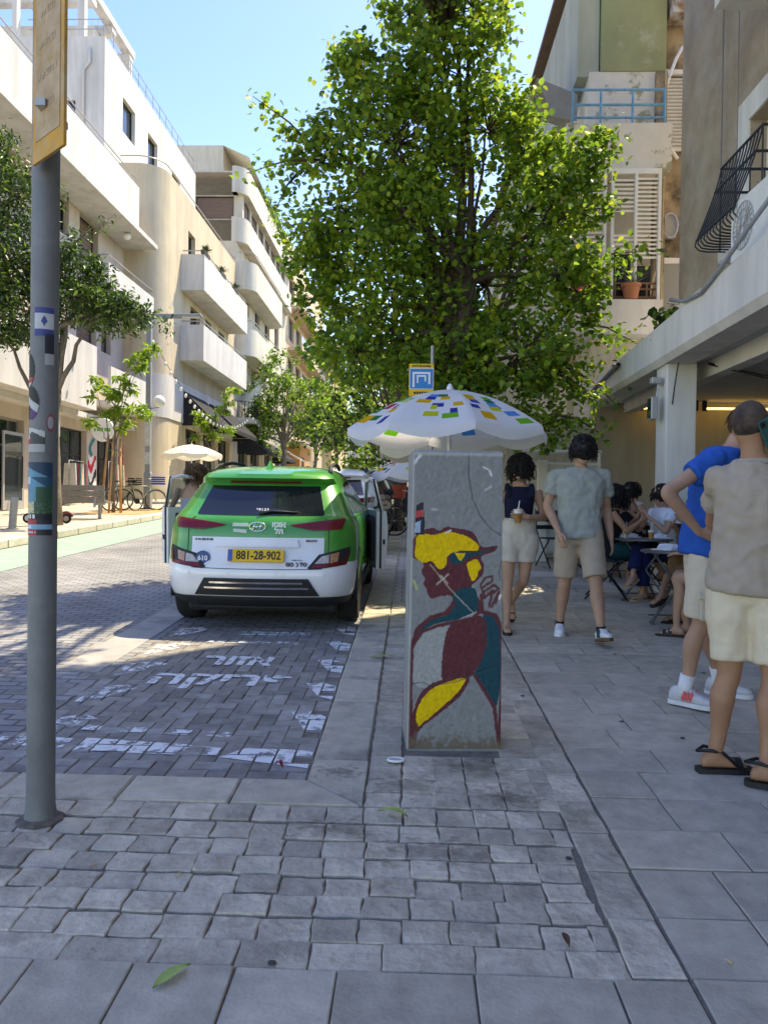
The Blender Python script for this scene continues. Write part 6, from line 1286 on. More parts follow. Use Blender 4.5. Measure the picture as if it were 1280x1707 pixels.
def shoe(t,ank,d,up_,L,mat,sole,name='shoe',s=1.,accent=None,lace=None):
    ank=Vector(ank); d=Vector(d).normalized(); up_=Vector(up_); up_=(up_-d*up_.dot(d)).normalized(); x=d.cross(up_)
    b=ank-up_*.085; m=MB(); rg=[]
    for q,w_,h in((-.085,.022,.05),(-.07,.034,.085),(-.02,.038,.10),(.03,.038,.092),(.08,.043,.068),(.13,.046,.052),(.165,.038,.042),(.185,.018,.03)): rg.append(ringp(b+d*(q*s)+up_*(.018+h/2)*s,x,up_,w_*s,h/2*s,14,2.4))
    m.loft(rg); o=remesh(m,name,mat,t,.009,2)
    so=MB(); so.loft([[p+up_*z for p in [b+d*(q*s)+x*(w_*s) for q,w_ in((-.09,.0),(-.085,.028),(-.06,.038),(.0,.038),(.08,.048),(.14,.05),(.175,.036),(.195,.0))]+[b+d*(q*s)-x*(w_*s) for q,w_ in((.175,.036),(.14,.05),(.08,.046),(.0,.036),(-.06,.038),(-.085,.028))]] for z in(0,.026*s)]); so.build('sole',sole,o,40)
    if accent: 
        for k in range(3):
            ac=MB()
            for sg in(-1,1): ac.obox(b+d*(.015+.022*k)*s+x*(sg*.0405*s)+up_*.062*s,(d*.006-up_*.008)*s,x*.0035*s,(up_*.024+d*.010)*s)
            ac.build('stripe',accent,o)
    if lace:
        for k in range(4): MB().tube([b+d*(.035+.02*k)*s+x*sg*.03*s+up_*(.105-.012*k)*s for sg in(-1,0,1)],.004,5).build('lace',lace,o)
    return o
def sandal(t,ank,d,up_,mat,s=1.,style='strap'):
    ank=Vector(ank); d=Vector(d).normalized(); up_=Vector(up_); up_=(up_-d*up_.dot(d)).normalized(); x=d.cross(up_); b=ank-up_*.085
    so=MB().loft([[p+up_*z for p in [b+d*(q*s)+x*(w_*s) for q,w_ in((-.09,.0),(-.085,.025),(-.06,.035),(.0,.036),(.08,.046),(.14,.046),(.17,.03),(.185,.0))]+[b+d*(q*s)-x*(w_*s) for q,w_ in((.17,.03),(.14,.046),(.08,.042),(.0,.032),(-.06,.035),(-.085,.025))]] for z in(-.012,.012*s)])
    o=so.build('sandal',mat,t,40)
    arcs=((.10,.046,.052),(.055,.044,.066)) if style!='sport' else ((.10,.042,.05),)
    for q,w_,h in arcs: MB().loft([[b+d*((q+e)*s)+x*(w_*math.cos(a)*s*1.04)+up_*(.008+h*math.sin(a))*s for a in np.linspace(0,math.pi,10)] for e in(-.017,.017)],cap=False,closed=False).build('strap',mat,o)
    if style=='sport':
        MB().tube([b+d*.10*s+x*.043*s+up_*.02,b+d*.03*s+up_*.085*s+x*.02*s,b-d*.04*s+up_*.10*s+x*.035*s,b-d*.085*s+up_*.09*s,b-d*.04*s+up_*.10*s-x*.035*s,b+d*.03*s+up_*.088*s-x*.02*s,b+d*.10*s-x*.043*s+up_*.02],.009,6).build('ankle_strap',mat,o,True)
    return o
def barefoot(mb,ank,d,up_,s=1.):
    ank=Vector(ank); d=Vector(d).normalized(); up_=Vector(up_); up_=(up_-d*up_.dot(d)).normalized(); x=d.cross(up_); b=ank-up_*.085
    mb.loft([ringp(b+d*(q*s)+up_*(h/2+.012)*s,x,up_,w_*s,h/2*s,12) for q,w_,h in((-.07,.02,.04),(-.055,.031,.07),(-.01,.033,.085),(.04,.036,.068),(.09,.041,.045),(.13,.042,.03),(.155,.03,.02))])
    for i in range(5): mb.sphere(b+d*(.155-.006*i*i*.6)*s+x*((-.030+.0155*i)*s)+up_*.022*s,.010*s,n=8,m=6)
def curls(t,J,n,rad,ln,mat,seed,s=1.,base=(.098,.115,.122),cover=-.35,shift=(0,0,0),name='hair'):
    """a scalp-hugging mass of curly locks"""
    g=random.Random(seed); c=Vector(J['hd'])+Vector(shift); f=Vector(J['face']).normalized(); up_=Vector((0,0,1)); x=f.cross(up_).normalized(); m=MB(); m.sphere((0,0,0),base[0]*s,base[1]*s,base[2]*s,20,14)
    for i,v in enumerate(m.v): q=Vector(v); k=1+.16*mnoise.noise(q*28+Vector((seed,0,0))); m.v[i]=tuple(c+(x*q.x+f*q.y+up_*q.z)*k)
    for i in range(n):
        while True:
            u=Vector((g.gauss(0,1),g.gauss(0,1),g.gauss(0,1))).normalized()
            if u.z>cover: break
        p=c+x*(u.x*base[0]*s)+f*(u.y*base[1]*s)+up_*(u.z*base[2]*s); nn=(p-c).normalized(); a=nn.orthogonal().normalized(); b=nn.cross(a); P=[]; ph=g.uniform(0,6); L=ln*g.uniform(.5,1.2)
        for k in range(7): q=k/6; P.append(p+nn*(L*q*.55)-up_*(L*q*q*.5)+(a*math.cos(ph+q*9)+b*math.sin(ph+q*9))*rad*(1.0+q))
        m.tube(P,[.0052*s,.006*s,.006*s,.0055*s,.005*s,.004*s,.002*s],4,cap=False)
    return m.build(name,mat,t,True)
def legm(mb,J,k,s=1.):
    h,kn,an=[Vector(J[q+k]) for q in('h','k','n')]; cb=(kn.lerp(an,.32))+Vector(J.get('calf',(0,.018,0)))
    ltube(mb,[h+Vector((0,0,.02)),h.lerp(kn,.3),h.lerp(kn,.7),kn,kn.lerp(an,.15)+Vector(J.get('calf',(0,.01,0)))*.5,cb,kn.lerp(an,.68),an],[.085*s,.088*s,.068*s,.054*s,.052*s,.058*s,.040*s,.034*s])
def armm(mb,J,k,s=1.):
    a,e,w_=[Vector(J[q+k]) for q in('s','e','w')]; ltube(mb,[a,a.lerp(e,.35),a.lerp(e,.8),e,e.lerp(w_,.25),e.lerp(w_,.7),w_],[.056*s,.05*s,.04*s,.038*s,.042*s,.031*s,.026*s])
def person(label,loc,J,skin,hands=True,s=1.,group='people along the cafe',bare=(),vox=.0115,hs=None):
    t=thing('person',label,'person',loc,0,group); b=MB(); ex=MB(); torso(b,J,0,fat=s); headm(b,J,hs or 1.)
    for k in 'ab':
        legm(b,J,k,s); armm(b,J,k,s)
        if hands and J.get('f'+k): d,nn,th,cu=J['f'+k]; hand(ex,b,J['w'+k],d,nn,th,1.,cu)
    for k in bare: barefoot(b,J['n'+k],J['t'+k],J.get('u'+k,(0,0,1)))
    o=remesh(b,'body',skin,t,vox,5,extra=ex); return t
def shirt(t,J,mat,o=.016,sl=.5,wr=.006,lo=1,seed=1,fat=1.,name='t_shirt',slr=.075,wscale=7,vox=.0115,bust=0,hi=6):
    m=MB(); torso(m,J,o,lo,hi,fat,bust)
    for k in 'ab':
        a,e=Vector(J['s'+k]),Vector(J['e'+k]); sm=(Vector(J['sa'])+Vector(J['sb']))/2
        if sl: ltube(m,[sm.lerp(a,.55)+Vector((0,0,-.01)),a,a.lerp(e,sl*.5),a.lerp(e,sl)],[.062,.060,slr*.93,slr],14)
    return remesh(m,name,mat,t,vox,6,wr,wscale,seed)
def shorts(t,J,mat,length=.62,flare=.105,wr=.006,seed=2,name='shorts',fat=1.,top=2,vox=.0115,o=.010):
    m=MB(); torso(m,J,o,0,top,fat)
    for k in 'ab':
        h,kn=Vector(J['h'+k]),Vector(J['k'+k]); e=h.lerp(kn,length); ltube(m,[h+Vector((0,0,.04)),h.lerp(kn,.25*length/.6),h.lerp(kn,length*.7),e],[.108,.112,flare,flare],16)
    return remesh(m,name,mat,t,vox,5,wr,8,seed)
cloth=lambda n,c,**k: M(n,c,.9,.07,14,.25,260,spec=.15,bdist=.003,**k)
hairb=M('hair_black',(.012,.009,.008),.5,.4,30,0); hairbr=M('hair_brown',(.10,.05,.025),.5,.4,30,0); 
white_s=M('shoe_white',(.78,.78,.80),.7,.05,20,.1,120); sole_w=M('sole_white',(.75,.75,.75),.6); sole_br=M('sole_brown',(.16,.08,.04),.7); blk_l=M('leather_black',(.02,.02,.02),.5,.2,20,.1)
cream_c=cloth('cloth_cream',(.66,.57,.43)); tan_c=cloth('cloth_tan',(.42,.34,.25)); 
# ---- walking man in the grey-green t-shirt
L=(1.50,6.9,gz(6.9)); J=dict(ha=(-.095,.0,.93),hb=(.095,-.02,.93),ka=(-.105,.06,.50),kb=(.12,-.16,.51),na=(-.12,.20,.085),nb=(.15,-.26,.10),ta=(-.15,-1,-.0),tb=(.12,-1,.22),
   sa=(-.21,.0,1.45),sb=(.21,.0,1.45),ea=(-.275,.04,1.17),eb=(.265,.10,1.16),wa=(-.20,-.14,.945),wb=(.29,.02,.89),nk=(0,-.01,1.53),hd=(.005,-.03,1.665),face=(.25,-1,0),fa=((.15,-.35,-1),(-1,0,0),(.3,-1,0),.7),fb=((.12,-.25,-1),(1,0,0),(-.2,-1,0),.6))
pt=person('person walking in a grey-green t-shirt, beige shorts and white sneakers',L,J,skB,s=1.1)
shirt(pt,J,cloth('cloth_sage',(.33,.345,.30)),.022,.62,.028,1,3,1.04,slr=.076); shorts(pt,J,tan_c,.90,.105,.010,4,fat=1.02)
shoe(pt,J['na'],J['ta'],(0,0,1),.27,white_s,sole_w,lace=white_s); shoe(pt,J['nb'],J['tb'],(0,.2,1),.27,white_s,sole_br,accent=M('stripe_green',(.02,.10,.09),.6),lace=white_s)
for k in 'ab': MB().tube([Vector(J['n'+k])-Vector((0,0,.02)),Vector(J['n'+k]).lerp(Vector(J['k'+k]),.10)],.041,14).build('sock',M('sock_black',(.02,.02,.022),.9),pt,40)
curls(pt,J,230,.008,.05,hairb,3,1.,(.098,.118,.124),-.55,(.012,-.022,.018))
# ---- walking woman with iced coffee
L=(1.0,7.15,gz(7.15)); J=dict(ha=(-.085,0,.86),hb=(.085,0,.86),ka=(-.095,-.04,.46),kb=(.06,.02,.47),na=(-.10,-.06,.083),nb=(-.01,.34,.22),ta=(-.05,-1,0),tb=(.05,-.62,-.75),ub=(0,-.75,.6),
   sa=(-.16,0,1.30),sb=(.165,0,1.30),ea=(-.22,.04,1.05),eb=(.24,.02,1.05),wa=(-.24,-.04,.84),wb=(.055,-.17,1.06),nk=(0,-.005,1.385),hd=(-.01,-.02,1.505),face=(-.15,-1,-.05),fa=((0,-.2,-1),(-1,0,0),(.2,-1,0),.5),fb=((-1,-.25,.1),(0,-1,.2),(0,.0,1),1.0))
pw=person('person walking in a navy crop top holding an iced coffee',L,J,skB,s=.9,bare='ab',hs=.94)
top=MB(); torso(top,J,.010,3,5,.9,.022); sm_=Vector(J['sa']).lerp(Vector(J['sb']),.5)
for k,sg in(('a',-1),('b',1)): ltube(top,[sm_+Vector((sg*.105,-.085,-.06)),sm_+Vector((sg*.112,-.05,.025)),sm_+Vector((sg*.11,.02,.045)),sm_+Vector((sg*.10,.08,-.03))],[.026,.024,.024,.026],8)
remesh(top,'crop_top',cloth('cloth_navy',(.012,.014,.035)),pw,.0105,4,.003,8,2)
shorts(pw,J,cloth('cloth_linen',(.56,.50,.41)),.56,.096,.008,6,fat=.95,top=2,o=.018)
MB().loft([ringp((0,0,z),V3(1,0,0),V3(0,1,0),.148,.108,24) for z in(.985,1.03)],cap=False).build('waistband',cloth('cloth_linen2',(.52,.46,.37)),pw,True)
for k in 'ab': sandal(pw,J['n'+k],J['t'+k],J.get('u'+k,(0,0,1)),blk_l,.92)
curls(pw,J,300,.010,.09,hairb,8,1.,(.095,.108,.118),-.75,(.015,-.015,.012))
cp=thing('iced_coffee','clear plastic cup of iced coffee with straw held by the walking person','cup',(1.0-.035,7.15-.215,gz(7.15)+1.005))
MB().lathe([(.001,0),(.028,0),(.036,.075),(.037,.085),(.001,.085)],20).build('coffee',M('coffee',(.36,.17,.045),.2,.25,14,0),cp,40); MB().lathe([(.0375,.085),(.040,.112),(.044,.114),(.044,.122),(.001,.126)],20).build('lid',M('lid_clear',(.72,.70,.65),.2),cp,40); MB().tube([(0,0,.11),(.012,-.005,.20)],.005,6).build('straw',M('straw_white',(.8,.75,.65),.5),cp)
# ---- tall man in blue, hand on hip
L=(1.86,4.98,gz(4.98)); J=dict(ha=(.0,-.10,.99),hb=(.03,.10,.99),ka=(-.02,-.08,.53),kb=(.10,.15,.53),na=(-.115,-.06,.09),nb=(.22,.22,.09),ta=(.75,-.65,0),tb=(.8,-.4,0),calf=(-.02,.0,0),
   sa=(.0,-.20,1.555),sb=(.20,.2,1.56),ea=(-.315,-.28,1.345),eb=(.4,.3,1.28),wa=(-.10,-.235,1.105),wb=(.55,.12,1.2),nk=(.18,0,1.645),hd=(.28,.0,1.765),face=(1,-.2,-.1),fa=((1,-.05,-.22),(-.1,-1,.2),(.1,-.3,1),.35),fb=((1,-.3,.1),(0,0,1),(0,1,0),.4))
pb=person('tall person in a bright blue t-shirt and cargo shorts with hand on hip',L,J,skB,s=1.05)
shirt(pb,J,cloth('cloth_blue',(.012,.10,.42)),.030,.50,.022,1,5,1.05,slr=.082); carg=shorts(pb,J,cream_c,.93,.112,.008,7,fat=.99)
MB().bbox(-.085,.055,-.225,-.205,.56,.70,.012).build('cargo_pocket',cream_c,carg); MB().bbox(-.095,.065,-.232,-.208,.69,.735,.006).build('pocket_flap',cream_c,carg); MB().box(-.05,-.02,-.2345,-.232,.705,.722).build('pocket_tag',blk_l,carg)
for k in 'ab':
    MB().tube([Vector(J['n'+k])-Vector((0,0,.03)),Vector(J['n'+k]).lerp(Vector(J['k'+k]),.08),Vector(J['n'+k]).lerp(Vector(J['k'+k]),.24)],[.045,.042,.047],16).build('sock',M('sock_white',(.80,.80,.82),.95,.05,30,.4,200),pb,True)
    shoe(pb,J['n'+k],J['t'+k],(0,0,1),.29,M('shoe_grey',(.58,.58,.60),.75,.08,30,.2,150),sole_w,s=1.06,accent=M('stripe_coral',(.75,.12,.12),.5,emit=None),lace=white_s)
curls(pb,J,120,.005,.03,hairbr,8,1.,(.09,.108,.118),-.1,(-.012,0,.02))
# ---- man in the beige t-shirt, on the phone
L=(1.655,3.78,gz(3.78)); J=dict(ha=(-.085,.05,.94),hb=(.085,-.03,.94),ka=(-.085,.03,.50),kb=(.085,-.07,.50),na=(-.135,.06,.095),nb=(.03,-.13,.095),ta=(.97,.05,0),tb=(.85,-.35,0),calf=(-.018,-.012,0),
   sa=(-.145,.07,1.45),sb=(.18,-.10,1.45),ea=(-.06,.33,1.22),eb=(.40,-.02,1.24),wa=(.06,.32,1.18),wb=(.225,.02,1.50),nk=(.0,-.005,1.555),hd=(-.012,.01,1.695),face=(.72,.69,-.06),fa=((1,-.35,.05),(0,1,0),(0,0,1),.5),fb=((-.15,-.2,1),(1,.2,0),(-.3,1,0),.6))
pp=person('person seen from behind in a beige t-shirt holding a phone to the ear',L,J,skA,s=1.05,bare='ab')
shirt(pp,J,cloth('cloth_beige',(.39,.32,.25)),.020,.55,.028,1,9,1.05,slr=.078,wscale=8); shorts(pp,J,cloth('cloth_ivory',(.68,.57,.40)),.86,.094,.012,11,fat=1.04)
for k in 'ab': sandal(pp,J['n'+k],J['t'+k],(0,0,1),blk_l,1.06,'sport')
cr=MB(); c_=Vector(J['hd']); cr.sphere((0,0,0),.079,.104,.10,24,16)
for i,v in enumerate(cr.v):
    q=Vector(v); f_=Vector((.72,.69,0)).normalized(); x_=f_.cross(Vector((0,0,1))); cr.v[i]=tuple(c_+x_*q.x+f_*(q.y-.012)+Vector((0,0,q.z+.032)))
cr.build('cropped_hair',M('hair_cropped',(.05,.036,.028),.75,.45,40,.5,220,col2=(.12,.08,.06),c2scale=8,c2thr=.5),pp,True)
MB().loft([ringp(Vector(J['nk'])+Vector((0,0,-.035+z)),V3(.87,-.5,0),V3(.5,.87,0),.088-z*.2,.078-z*.2,24) for z in(0,.022)],cap=False).build('collar',cloth('cloth_beige2',(.37,.32,.265)),pp,True)
x_=Vector((.69,-.72,0)); ear=c_+x_*.082
MB().tube([ear+Vector((.05,.06,.02)),ear+Vector((0,0,.028)),ear+Vector((-.015,-.012,.0))],.004,6).build('glasses_temple',blk_l,pp)
# finger tips of the folded arm showing at the flank
ph=thing('phone','dark green phone held to the ear of the person in beige','phone',tuple(Vector(L)+c_+x_*.088+Vector((-.012,-.012,-.035)))); ph.rotation_euler=(R(6),R(-28),R(12))
MB().bbox(-.036,.036,-.006,.006,-.075,.075,.005).build('case',M('phone_green',(.025,.10,.085),.45,.08,8,0),ph); MB().bbox(-.031,-.003,-.0095,-.006,.038,.068,.003).build('camera_bump',blk_pl,ph); MB().lathe([(.001,0),(.007,0)],14).xf(Matrix.Translation((-.017,-.0100,.053))@Matrix.Rotation(R(90),4,'X')).build('lens',M('lens_dark',(.01,.01,.012),.1),ph)
# ---- person at the open car door
L=(-2.68,9.3,gz(9.35)-.05); J=dict(ha=(-.08,.02,.82),hb=(.08,0,.82),ka=(-.09,0,.43),kb=(.09,-.02,.43),na=(-.10,.04,.08),nb=(.10,.02,.08),ta=(.3,1,0),tb=(.4,1,0),
   sa=(-.15,.06,1.265),sb=(.155,.06,1.265),ea=(-.225,-.02,1.03),eb=(.25,.15,1.05),wa=(-.1,.12,.90),wb=(.4,.3,1.0),nk=(.03,.08,1.345),hd=(.07,.11,1.455),face=(.9,.4,-.15),fa=((.6,.6,-.5),(-1,0,0),(.3,1,0),.5),fb=((.8,.5,0),(0,0,1),(0,1,0),.5))
pd=person('person with curly brown hair leaning in at the open car door',L,J,skB,s=.9,group='people along the street',hs=.94)
tk=MB(); torso(tk,J,.012,1,3,.9); remesh(tk,'tank_top',cloth('cloth_grey_blue',(.30,.35,.40)),pd,.0115,4,.003,8,3); shorts(pd,J,cloth('cloth_dark',(.03,.03,.04)),.98,.09,.004,5,fat=.92,name='trousers'); 
for k in 'ab': shoe(pd,J['n'+k],J['t'+k],(0,0,1),.25,white_s,sole_w,s=.9)
curls(pd,J,320,.012,.12,hairbr,12,1.,(.088,.10,.105),-.7,(-.02,-.025,.01)); curls(pd,J,60,.012,.09,M('hair_blond_tips',(.22,.13,.06),.5,.4,30,0),13,1.,(.09,.10,.105),-.2,(-.025,-.03,.012),'hair_highlights')
# ---- cafe tables, chairs and sitters
met=M('table_grey_metal',(.13,.14,.15),.4,.1,10,0,metal=.4)
def table(loc,label,rad=.33):
    t=thing('cafe_table',label,'table',loc,0,'round cafe tables'); MB().lathe([(.001,.725),(rad-.01,.725),(rad,.718),(rad,.705),(rad-.015,.70),(.001,.70)],36).build('tabletop',met,t,40)
    for a in(0.6,0.6+math.pi): 
        for s_ in(-1,1): MB().tube([(.28*math.cos(a)*s_*.9,.22*math.sin(a)+.1*s_,.70),(-.28*math.cos(a)*s_,-.24*math.sin(a)+.1*s_,0)],.012,8).build('leg',met,t)
    MB().tube([(-.24,.05,.08),(.24,.05,.08)],.008,6).build('stretcher',met,t); return t
T1=(2.70,9.0,gz(9.0)); T2=(2.60,7.62,gz(7.62)); table(T1,'round grey cafe table with paper trays and drinks by the column'); table(T2,'round grey folding cafe table with crumpled white wrappers')
def cup(x,y,z,lab,c=(.40,.2,.08)):
    t=thing('drink_cup',lab,'cup',(x,y,z),0,'drinks on the cafe tables'); MB().lathe([(.001,0),(.026,0),(.033,.075),(.001,.075)],16).build('drink',M('drink_%d'%int(c[0]*100),c,.2,.2,12,0),t,40); MB().lathe([(.0335,.075),(.036,.10),(.032,.10),(.031,.077)],16).build('cup',M('cup_clear',(.7,.7,.68),.15),t,40); MB().tube([(0,0,.06),(.012,0,.19)],.004,6).build('straw',M('straw_white',(.8,.75,.65),.5),t)
paper=M('paper_white',(.74,.75,.78),.85,.06,10,.3,40)
def wrap(x,y,z,lab,s=.12,seed=0):
    g=random.Random(seed); m=MB().sphere((0,0,0),s,s*.7,s*.32,14,9)
    for i,v in enumerate(m.v): q=Vector(v); m.v[i]=tuple(q*(1+.45*mnoise.noise(q*22+Vector((seed,0,0)))))
    t=thing('food_wrapper',lab,'wrapper',(x,y,z+.02),g.uniform(0,3),'food on the cafe tables'); m.build('paper',paper,t); MB().bbox(-s*1.15,s*1.15,-s*.8,s*.8,-.022,-.010,.004).build('tray',M('tray_white',(.72,.72,.72),.6),t)
cup(T1[0]+.02,T1[1]-.22,T1[2]+.726,'iced drink with a straw on the table with paper trays'); cup(T1[0]-.22,T1[1]-.05,T1[2]+.726,'small pale drink at the edge of the table with paper trays',(.5,.45,.36)); wrap(T1[0]-.14,T1[1]+.08,T1[2]+.73,'paper tray of food beside the iced drink',.1,1); wrap(T1[0]+.17,T1[1]-.05,T1[2]+.73,'crumpled paper tray nearer the column',.1,2); wrap(T2[0]-.08,T2[1]-.05,T2[2]+.73,'crumpled white wrapper on the folding table',.13,3); wrap(T2[0]+.16,T2[1]+.06,T2[2]+.73,'second white wrapper on the folding table beside the tall person',.11,4)
def chair(loc,rz,label):
    t=thing('folding_chair',label,'chair',loc,rz,'black folding cafe chairs')
    for k in range(4): MB().bbox(-.19,.19,-.19+k*.1,-.11+k*.1,.44,.46,.005).build('seat_slat',blk_pl,t)
    for z in(.62,.74,.85): MB().bbox(-.19,.19,.21,.225,z-.035,z+.03,.004).build('back_slat',blk_pl,t)
    for s_ in(-1,1): MB().tube([(s_*.2,-.24,0),(s_*.2,.19,.56),(s_*.2,.235,.9)],.011,7).build('leg',blk_pl,t,True); MB().tube([(s_*.185,.24,0),(s_*.185,-.18,.45)],.011,7).build('leg',blk_pl,t,True)
    MB().tube([(-.2,-.12,.15),(.2,-.12,.15)],.008,6).build('stretcher',blk_pl,t); return t
def sitter(label,X,Y,fx,fy,skin,sk=(.0,0),h=0.,kind='cross',arms='table',hs=.96,s=.92):
    """seated on a 0.45 m chair, facing (fx,fy)"""
    f=Vector((fx,fy,0)).normalized(); x=Vector((-f.y,f.x,0)); P=lambda a,b,z: tuple(x*a+f*b+Vector((0,0,z)))
    J=dict(ha=P(.085,0,.53),hb=P(-.085,0,.53),ka=P(.11,.42,.54),kb=P(-.10,.43,.54),na=P(.10,.42,.085),nb=P(-.10,.34,.085),ta=tuple(f),tb=tuple(f),calf=tuple(-f*.018),
      sa=P(.165,.03,1.01),sb=P(-.165,.03,1.01),ea=P(.23,.20,.80),eb=P(-.22,.20,.80),wa=P(.06,.34,.98),wb=P(-.07,.36,.92),nk=P(0,.03,1.09),hd=P(0,.07,1.21),face=tuple(f+Vector((0,0,-.15))),fa=(P(-.3,.4,.8),P(1,0,0),P(0,-.3,1),.8),fb=(P(.5,.6,.5),P(-1,0,0),P(0,-.3,1),.8))
    if kind=='cross': J['kb']=P(.05,.44,.62); J['nb']=P(.16,.62,.30); J['tb']=tuple(f+x*.3+Vector((0,0,-.35)))
    if arms=='down': J['wa']=P(.12,.36,.76); J['wb']=P(-.12,.36,.76); J['fa']=(P(-.2,1,-.1),P(0,0,1),P(-1,0,0),.4); J['fb']=(P(.2,1,-.1),P(0,0,1),P(1,0,0),.4)
    L=(X,Y,gz(Y)); t=person(label,L,J,skin,s=s,bare='ab',vox=.013,hs=hs); chair((X-f.x*.02,Y-f.y*.02,gz(Y)),math.atan2(f.x,-f.y),'black slatted folding chair under '+{'b':'the seated person in black','w':'the seated person in white','s':'the seated person with crossed bare legs','d':'the seated person in slides','k':'the seated person in black straps','p':'the seated person in a pale top'}[sk]); return t,J
t,J=sitter('seated person in black with big dark curly hair eating at the table',2.34,9.15,.85,-.2,skA,'b'); tk=MB(); torso(tk,J,.014,1,5,.92); remesh(tk,'black_top',cloth('cloth_black',(.012,.012,.014)),t,.013,4,.003,8,3); shorts(t,J,cloth('cloth_teal',(.012,.06,.07)),.98,.085,.005,5,name='trousers',fat=.95)
for k in 'ab': sandal(t,J['n'+k],J['t'+k],(0,0,1),blk_l,.92)
curls(t,J,360,.013,.13,hairb,21,1.,(.10,.11,.115),-.8,(0,0,.01))
t,J=sitter('seated person in a white shirt and navy trousers with legs crossed',3.02,9.25,-.9,-.45,skB,'w'); shirt(t,J,cloth('cloth_white',(.70,.72,.76)),.018,.55,.007,1,6,.96,vox=.013); shorts(t,J,cloth('cloth_navy2',(.012,.018,.075)),1.0,.085,.006,5,name='trousers',fat=.98); m=MB()
for k in 'ab': ltube(m,[Vector(J['k'+k]),Vector(J['k'+k]).lerp(Vector(J['n'+k]),.5),Vector(J['k'+k]).lerp(Vector(J['n'+k]),.82)],[.085,.078,.082],12)
remesh(m,'trouser_legs',MATS['cloth_navy2'],t,.013,3,.004,8,3)
for k in 'ab': sandal(t,J['n'+k],J['t'+k],J.get('u'+k,(0,0,1)),M('sandal_beige',(.45,.36,.25),.7),.95)
curls(t,J,160,.006,.05,hairb,22,1.,(.094,.112,.120),-.4,(.01,.01,.02))
t,J=sitter('seated person with bare crossed legs holding food behind the tall person',3.05,7.85,-.95,-.15,skC,'s'); tk=MB(); torso(tk,J,.014,1,5,.92); remesh(tk,'top',cloth('cloth_brown_top',(.16,.10,.07)),t,.013,4,.003,8,3); shorts(t,J,cloth('cloth_dark_short',(.05,.04,.04)),.45,.10,.005,5,fat=.95)
for k in 'ab': sandal(t,J['n'+k],J['t'+k],J.get('u'+k,(0,0,1)),blk_l,.92)
curls(t,J,240,.006,.2,hairbr,23,1.,(.094,.112,.120),-.5,(.01,.01,.02)); wrap(2.70,7.83,gz(7.85)+.98,'wrapped sandwich held by the person with crossed bare legs',.06,7)
t,J=sitter('seated person in black slides beside the folding table',2.85,6.98,-.9,.35,skB,'d',kind='flat',arms='down'); shirt(t,J,cloth('cloth_grey_tee',(.10,.11,.12)),.018,.5,.005,1,7,.96,vox=.013); shorts(t,J,cloth('cloth_dark_short2',(.04,.045,.05)),.6,.10,.005,5,fat=.95)
for k in 'ab': sandal(t,J['n'+k],J['t'+k],(0,0,1),blk_l,1.0)
curls(t,J,140,.006,.04,hairb,24,1.,(.094,.112,.120),-.2,(.01,.01,.02))
t,J=sitter('seated person in black straps farther back at the cafe wall',3.0,10.6,-.5,-.85,skA,'k'); tk=MB(); torso(tk,J,.014,1,4,.92); remesh(tk,'black_top',cloth('cloth_black',(.012,.012,.014)),t,.013,4,.003,8,3); shorts(t,J,MATS['cloth_dark_short'],.9,.09,.005,5,fat=.95)
curls(t,J,200,.008,.08,hairb,29,1.,(.095,.112,.12),-.5,(.01,.01,.02))
t,J=sitter('seated person in a pale top at the table deepest in the cafe',3.3,11.4,-.9,-.4,skB,'p'); shirt(t,J,cloth('cloth_pale',(.6,.55,.5)),.018,.45,.008,1,6,.96,vox=.013); shorts(t,J,MATS['cloth_navy2'],.95,.09,.005,5,fat=.95,name='trousers')
curls(t,J,160,.008,.06,hairbr,31,1.,(.095,.112,.12),-.5,(.01,.01,.02))
chair((2.25,13.0-.9,gz(12.1)),R(20),'black folding chair standing empty in front of the white gate'); chair((2.35,11.3,gz(11.3)),R(-100),'black folding chair standing empty behind the walking pair')
pl=thing('potted_plant','dark bushy plant behind the seated people','plant',(2.75,11.6,gz(11.6))); MB().lathe([(.001,0),(.15,0),(.2,.4),(.22,.42),(.18,.42),(.001,.38)],20).build('pot',M('pot_dark',(.06,.06,.06),.7),pl,40); lb=leafblades(70,.62,.9,.03,31,1.1); lb.xf(Matrix.Translation((0,0,.38))); lb.build('foliage',pl_g,pl,fix=False)
gr=struct('floor_grate',gsheet(MB(),1.75,2.3,10.9,11.5,.002),M('grate_pale',(.55,.52,.44),.8,.1,40))
# ------------------------------------------------------------------ small things on the left side
def plaque(name,root,w_,h,n,m,fn,loc,rot,mat):
    V=[((i/n-.5)*w_,0,(j/m)*h) for j in range(m+1) for i in range(n+1)]; Fc=[];cl=[]
    for j in range(m):
        for i in range(n):
            c=fn((i+.5)/n,(j+.5)/m)
            if c is None: continue
            Fc.append((j*(n+1)+i,j*(n+1)+i+1,(j+1)*(n+1)+i+1,(j+1)*(n+1)+i)); cl.append(c)
    me=MB().add(V,Fc).mesh(name,mat,False,fix=False); setcol(me,cl); o=link(name,me,root); o.location=Vector(loc)-root.location; o.rotation_euler=rot; return o
spray=VC('spray_paint',.7,0,1,.3,.15,9)
def graf1(u,v):
    d=math.hypot(u-.5,(v-.78)*1.6)
    if v>.7 and d<.28: return (.02,.25,.24) if v>.82 else (.7,.68,.62)
    if .35<v<.7 and abs(u-.5-.15*math.sin(v*14))<.12: return (.03,.03,.03)
    if v<.35 and abs(u-.35)<.2+.2*math.sin(v*20): return (.6,.03,.05)
    return None
def graf2(u,v):
    k=int(v*9+.8*math.sin(u*5))%4
    return [(.6,.03,.05),(.75,.73,.7),(.03,.03,.035),(.75,.73,.7)][k] if v<.6 else ((.02,.2,.22) if abs(u-.5-.3*math.sin(v*16))<.16 else None)
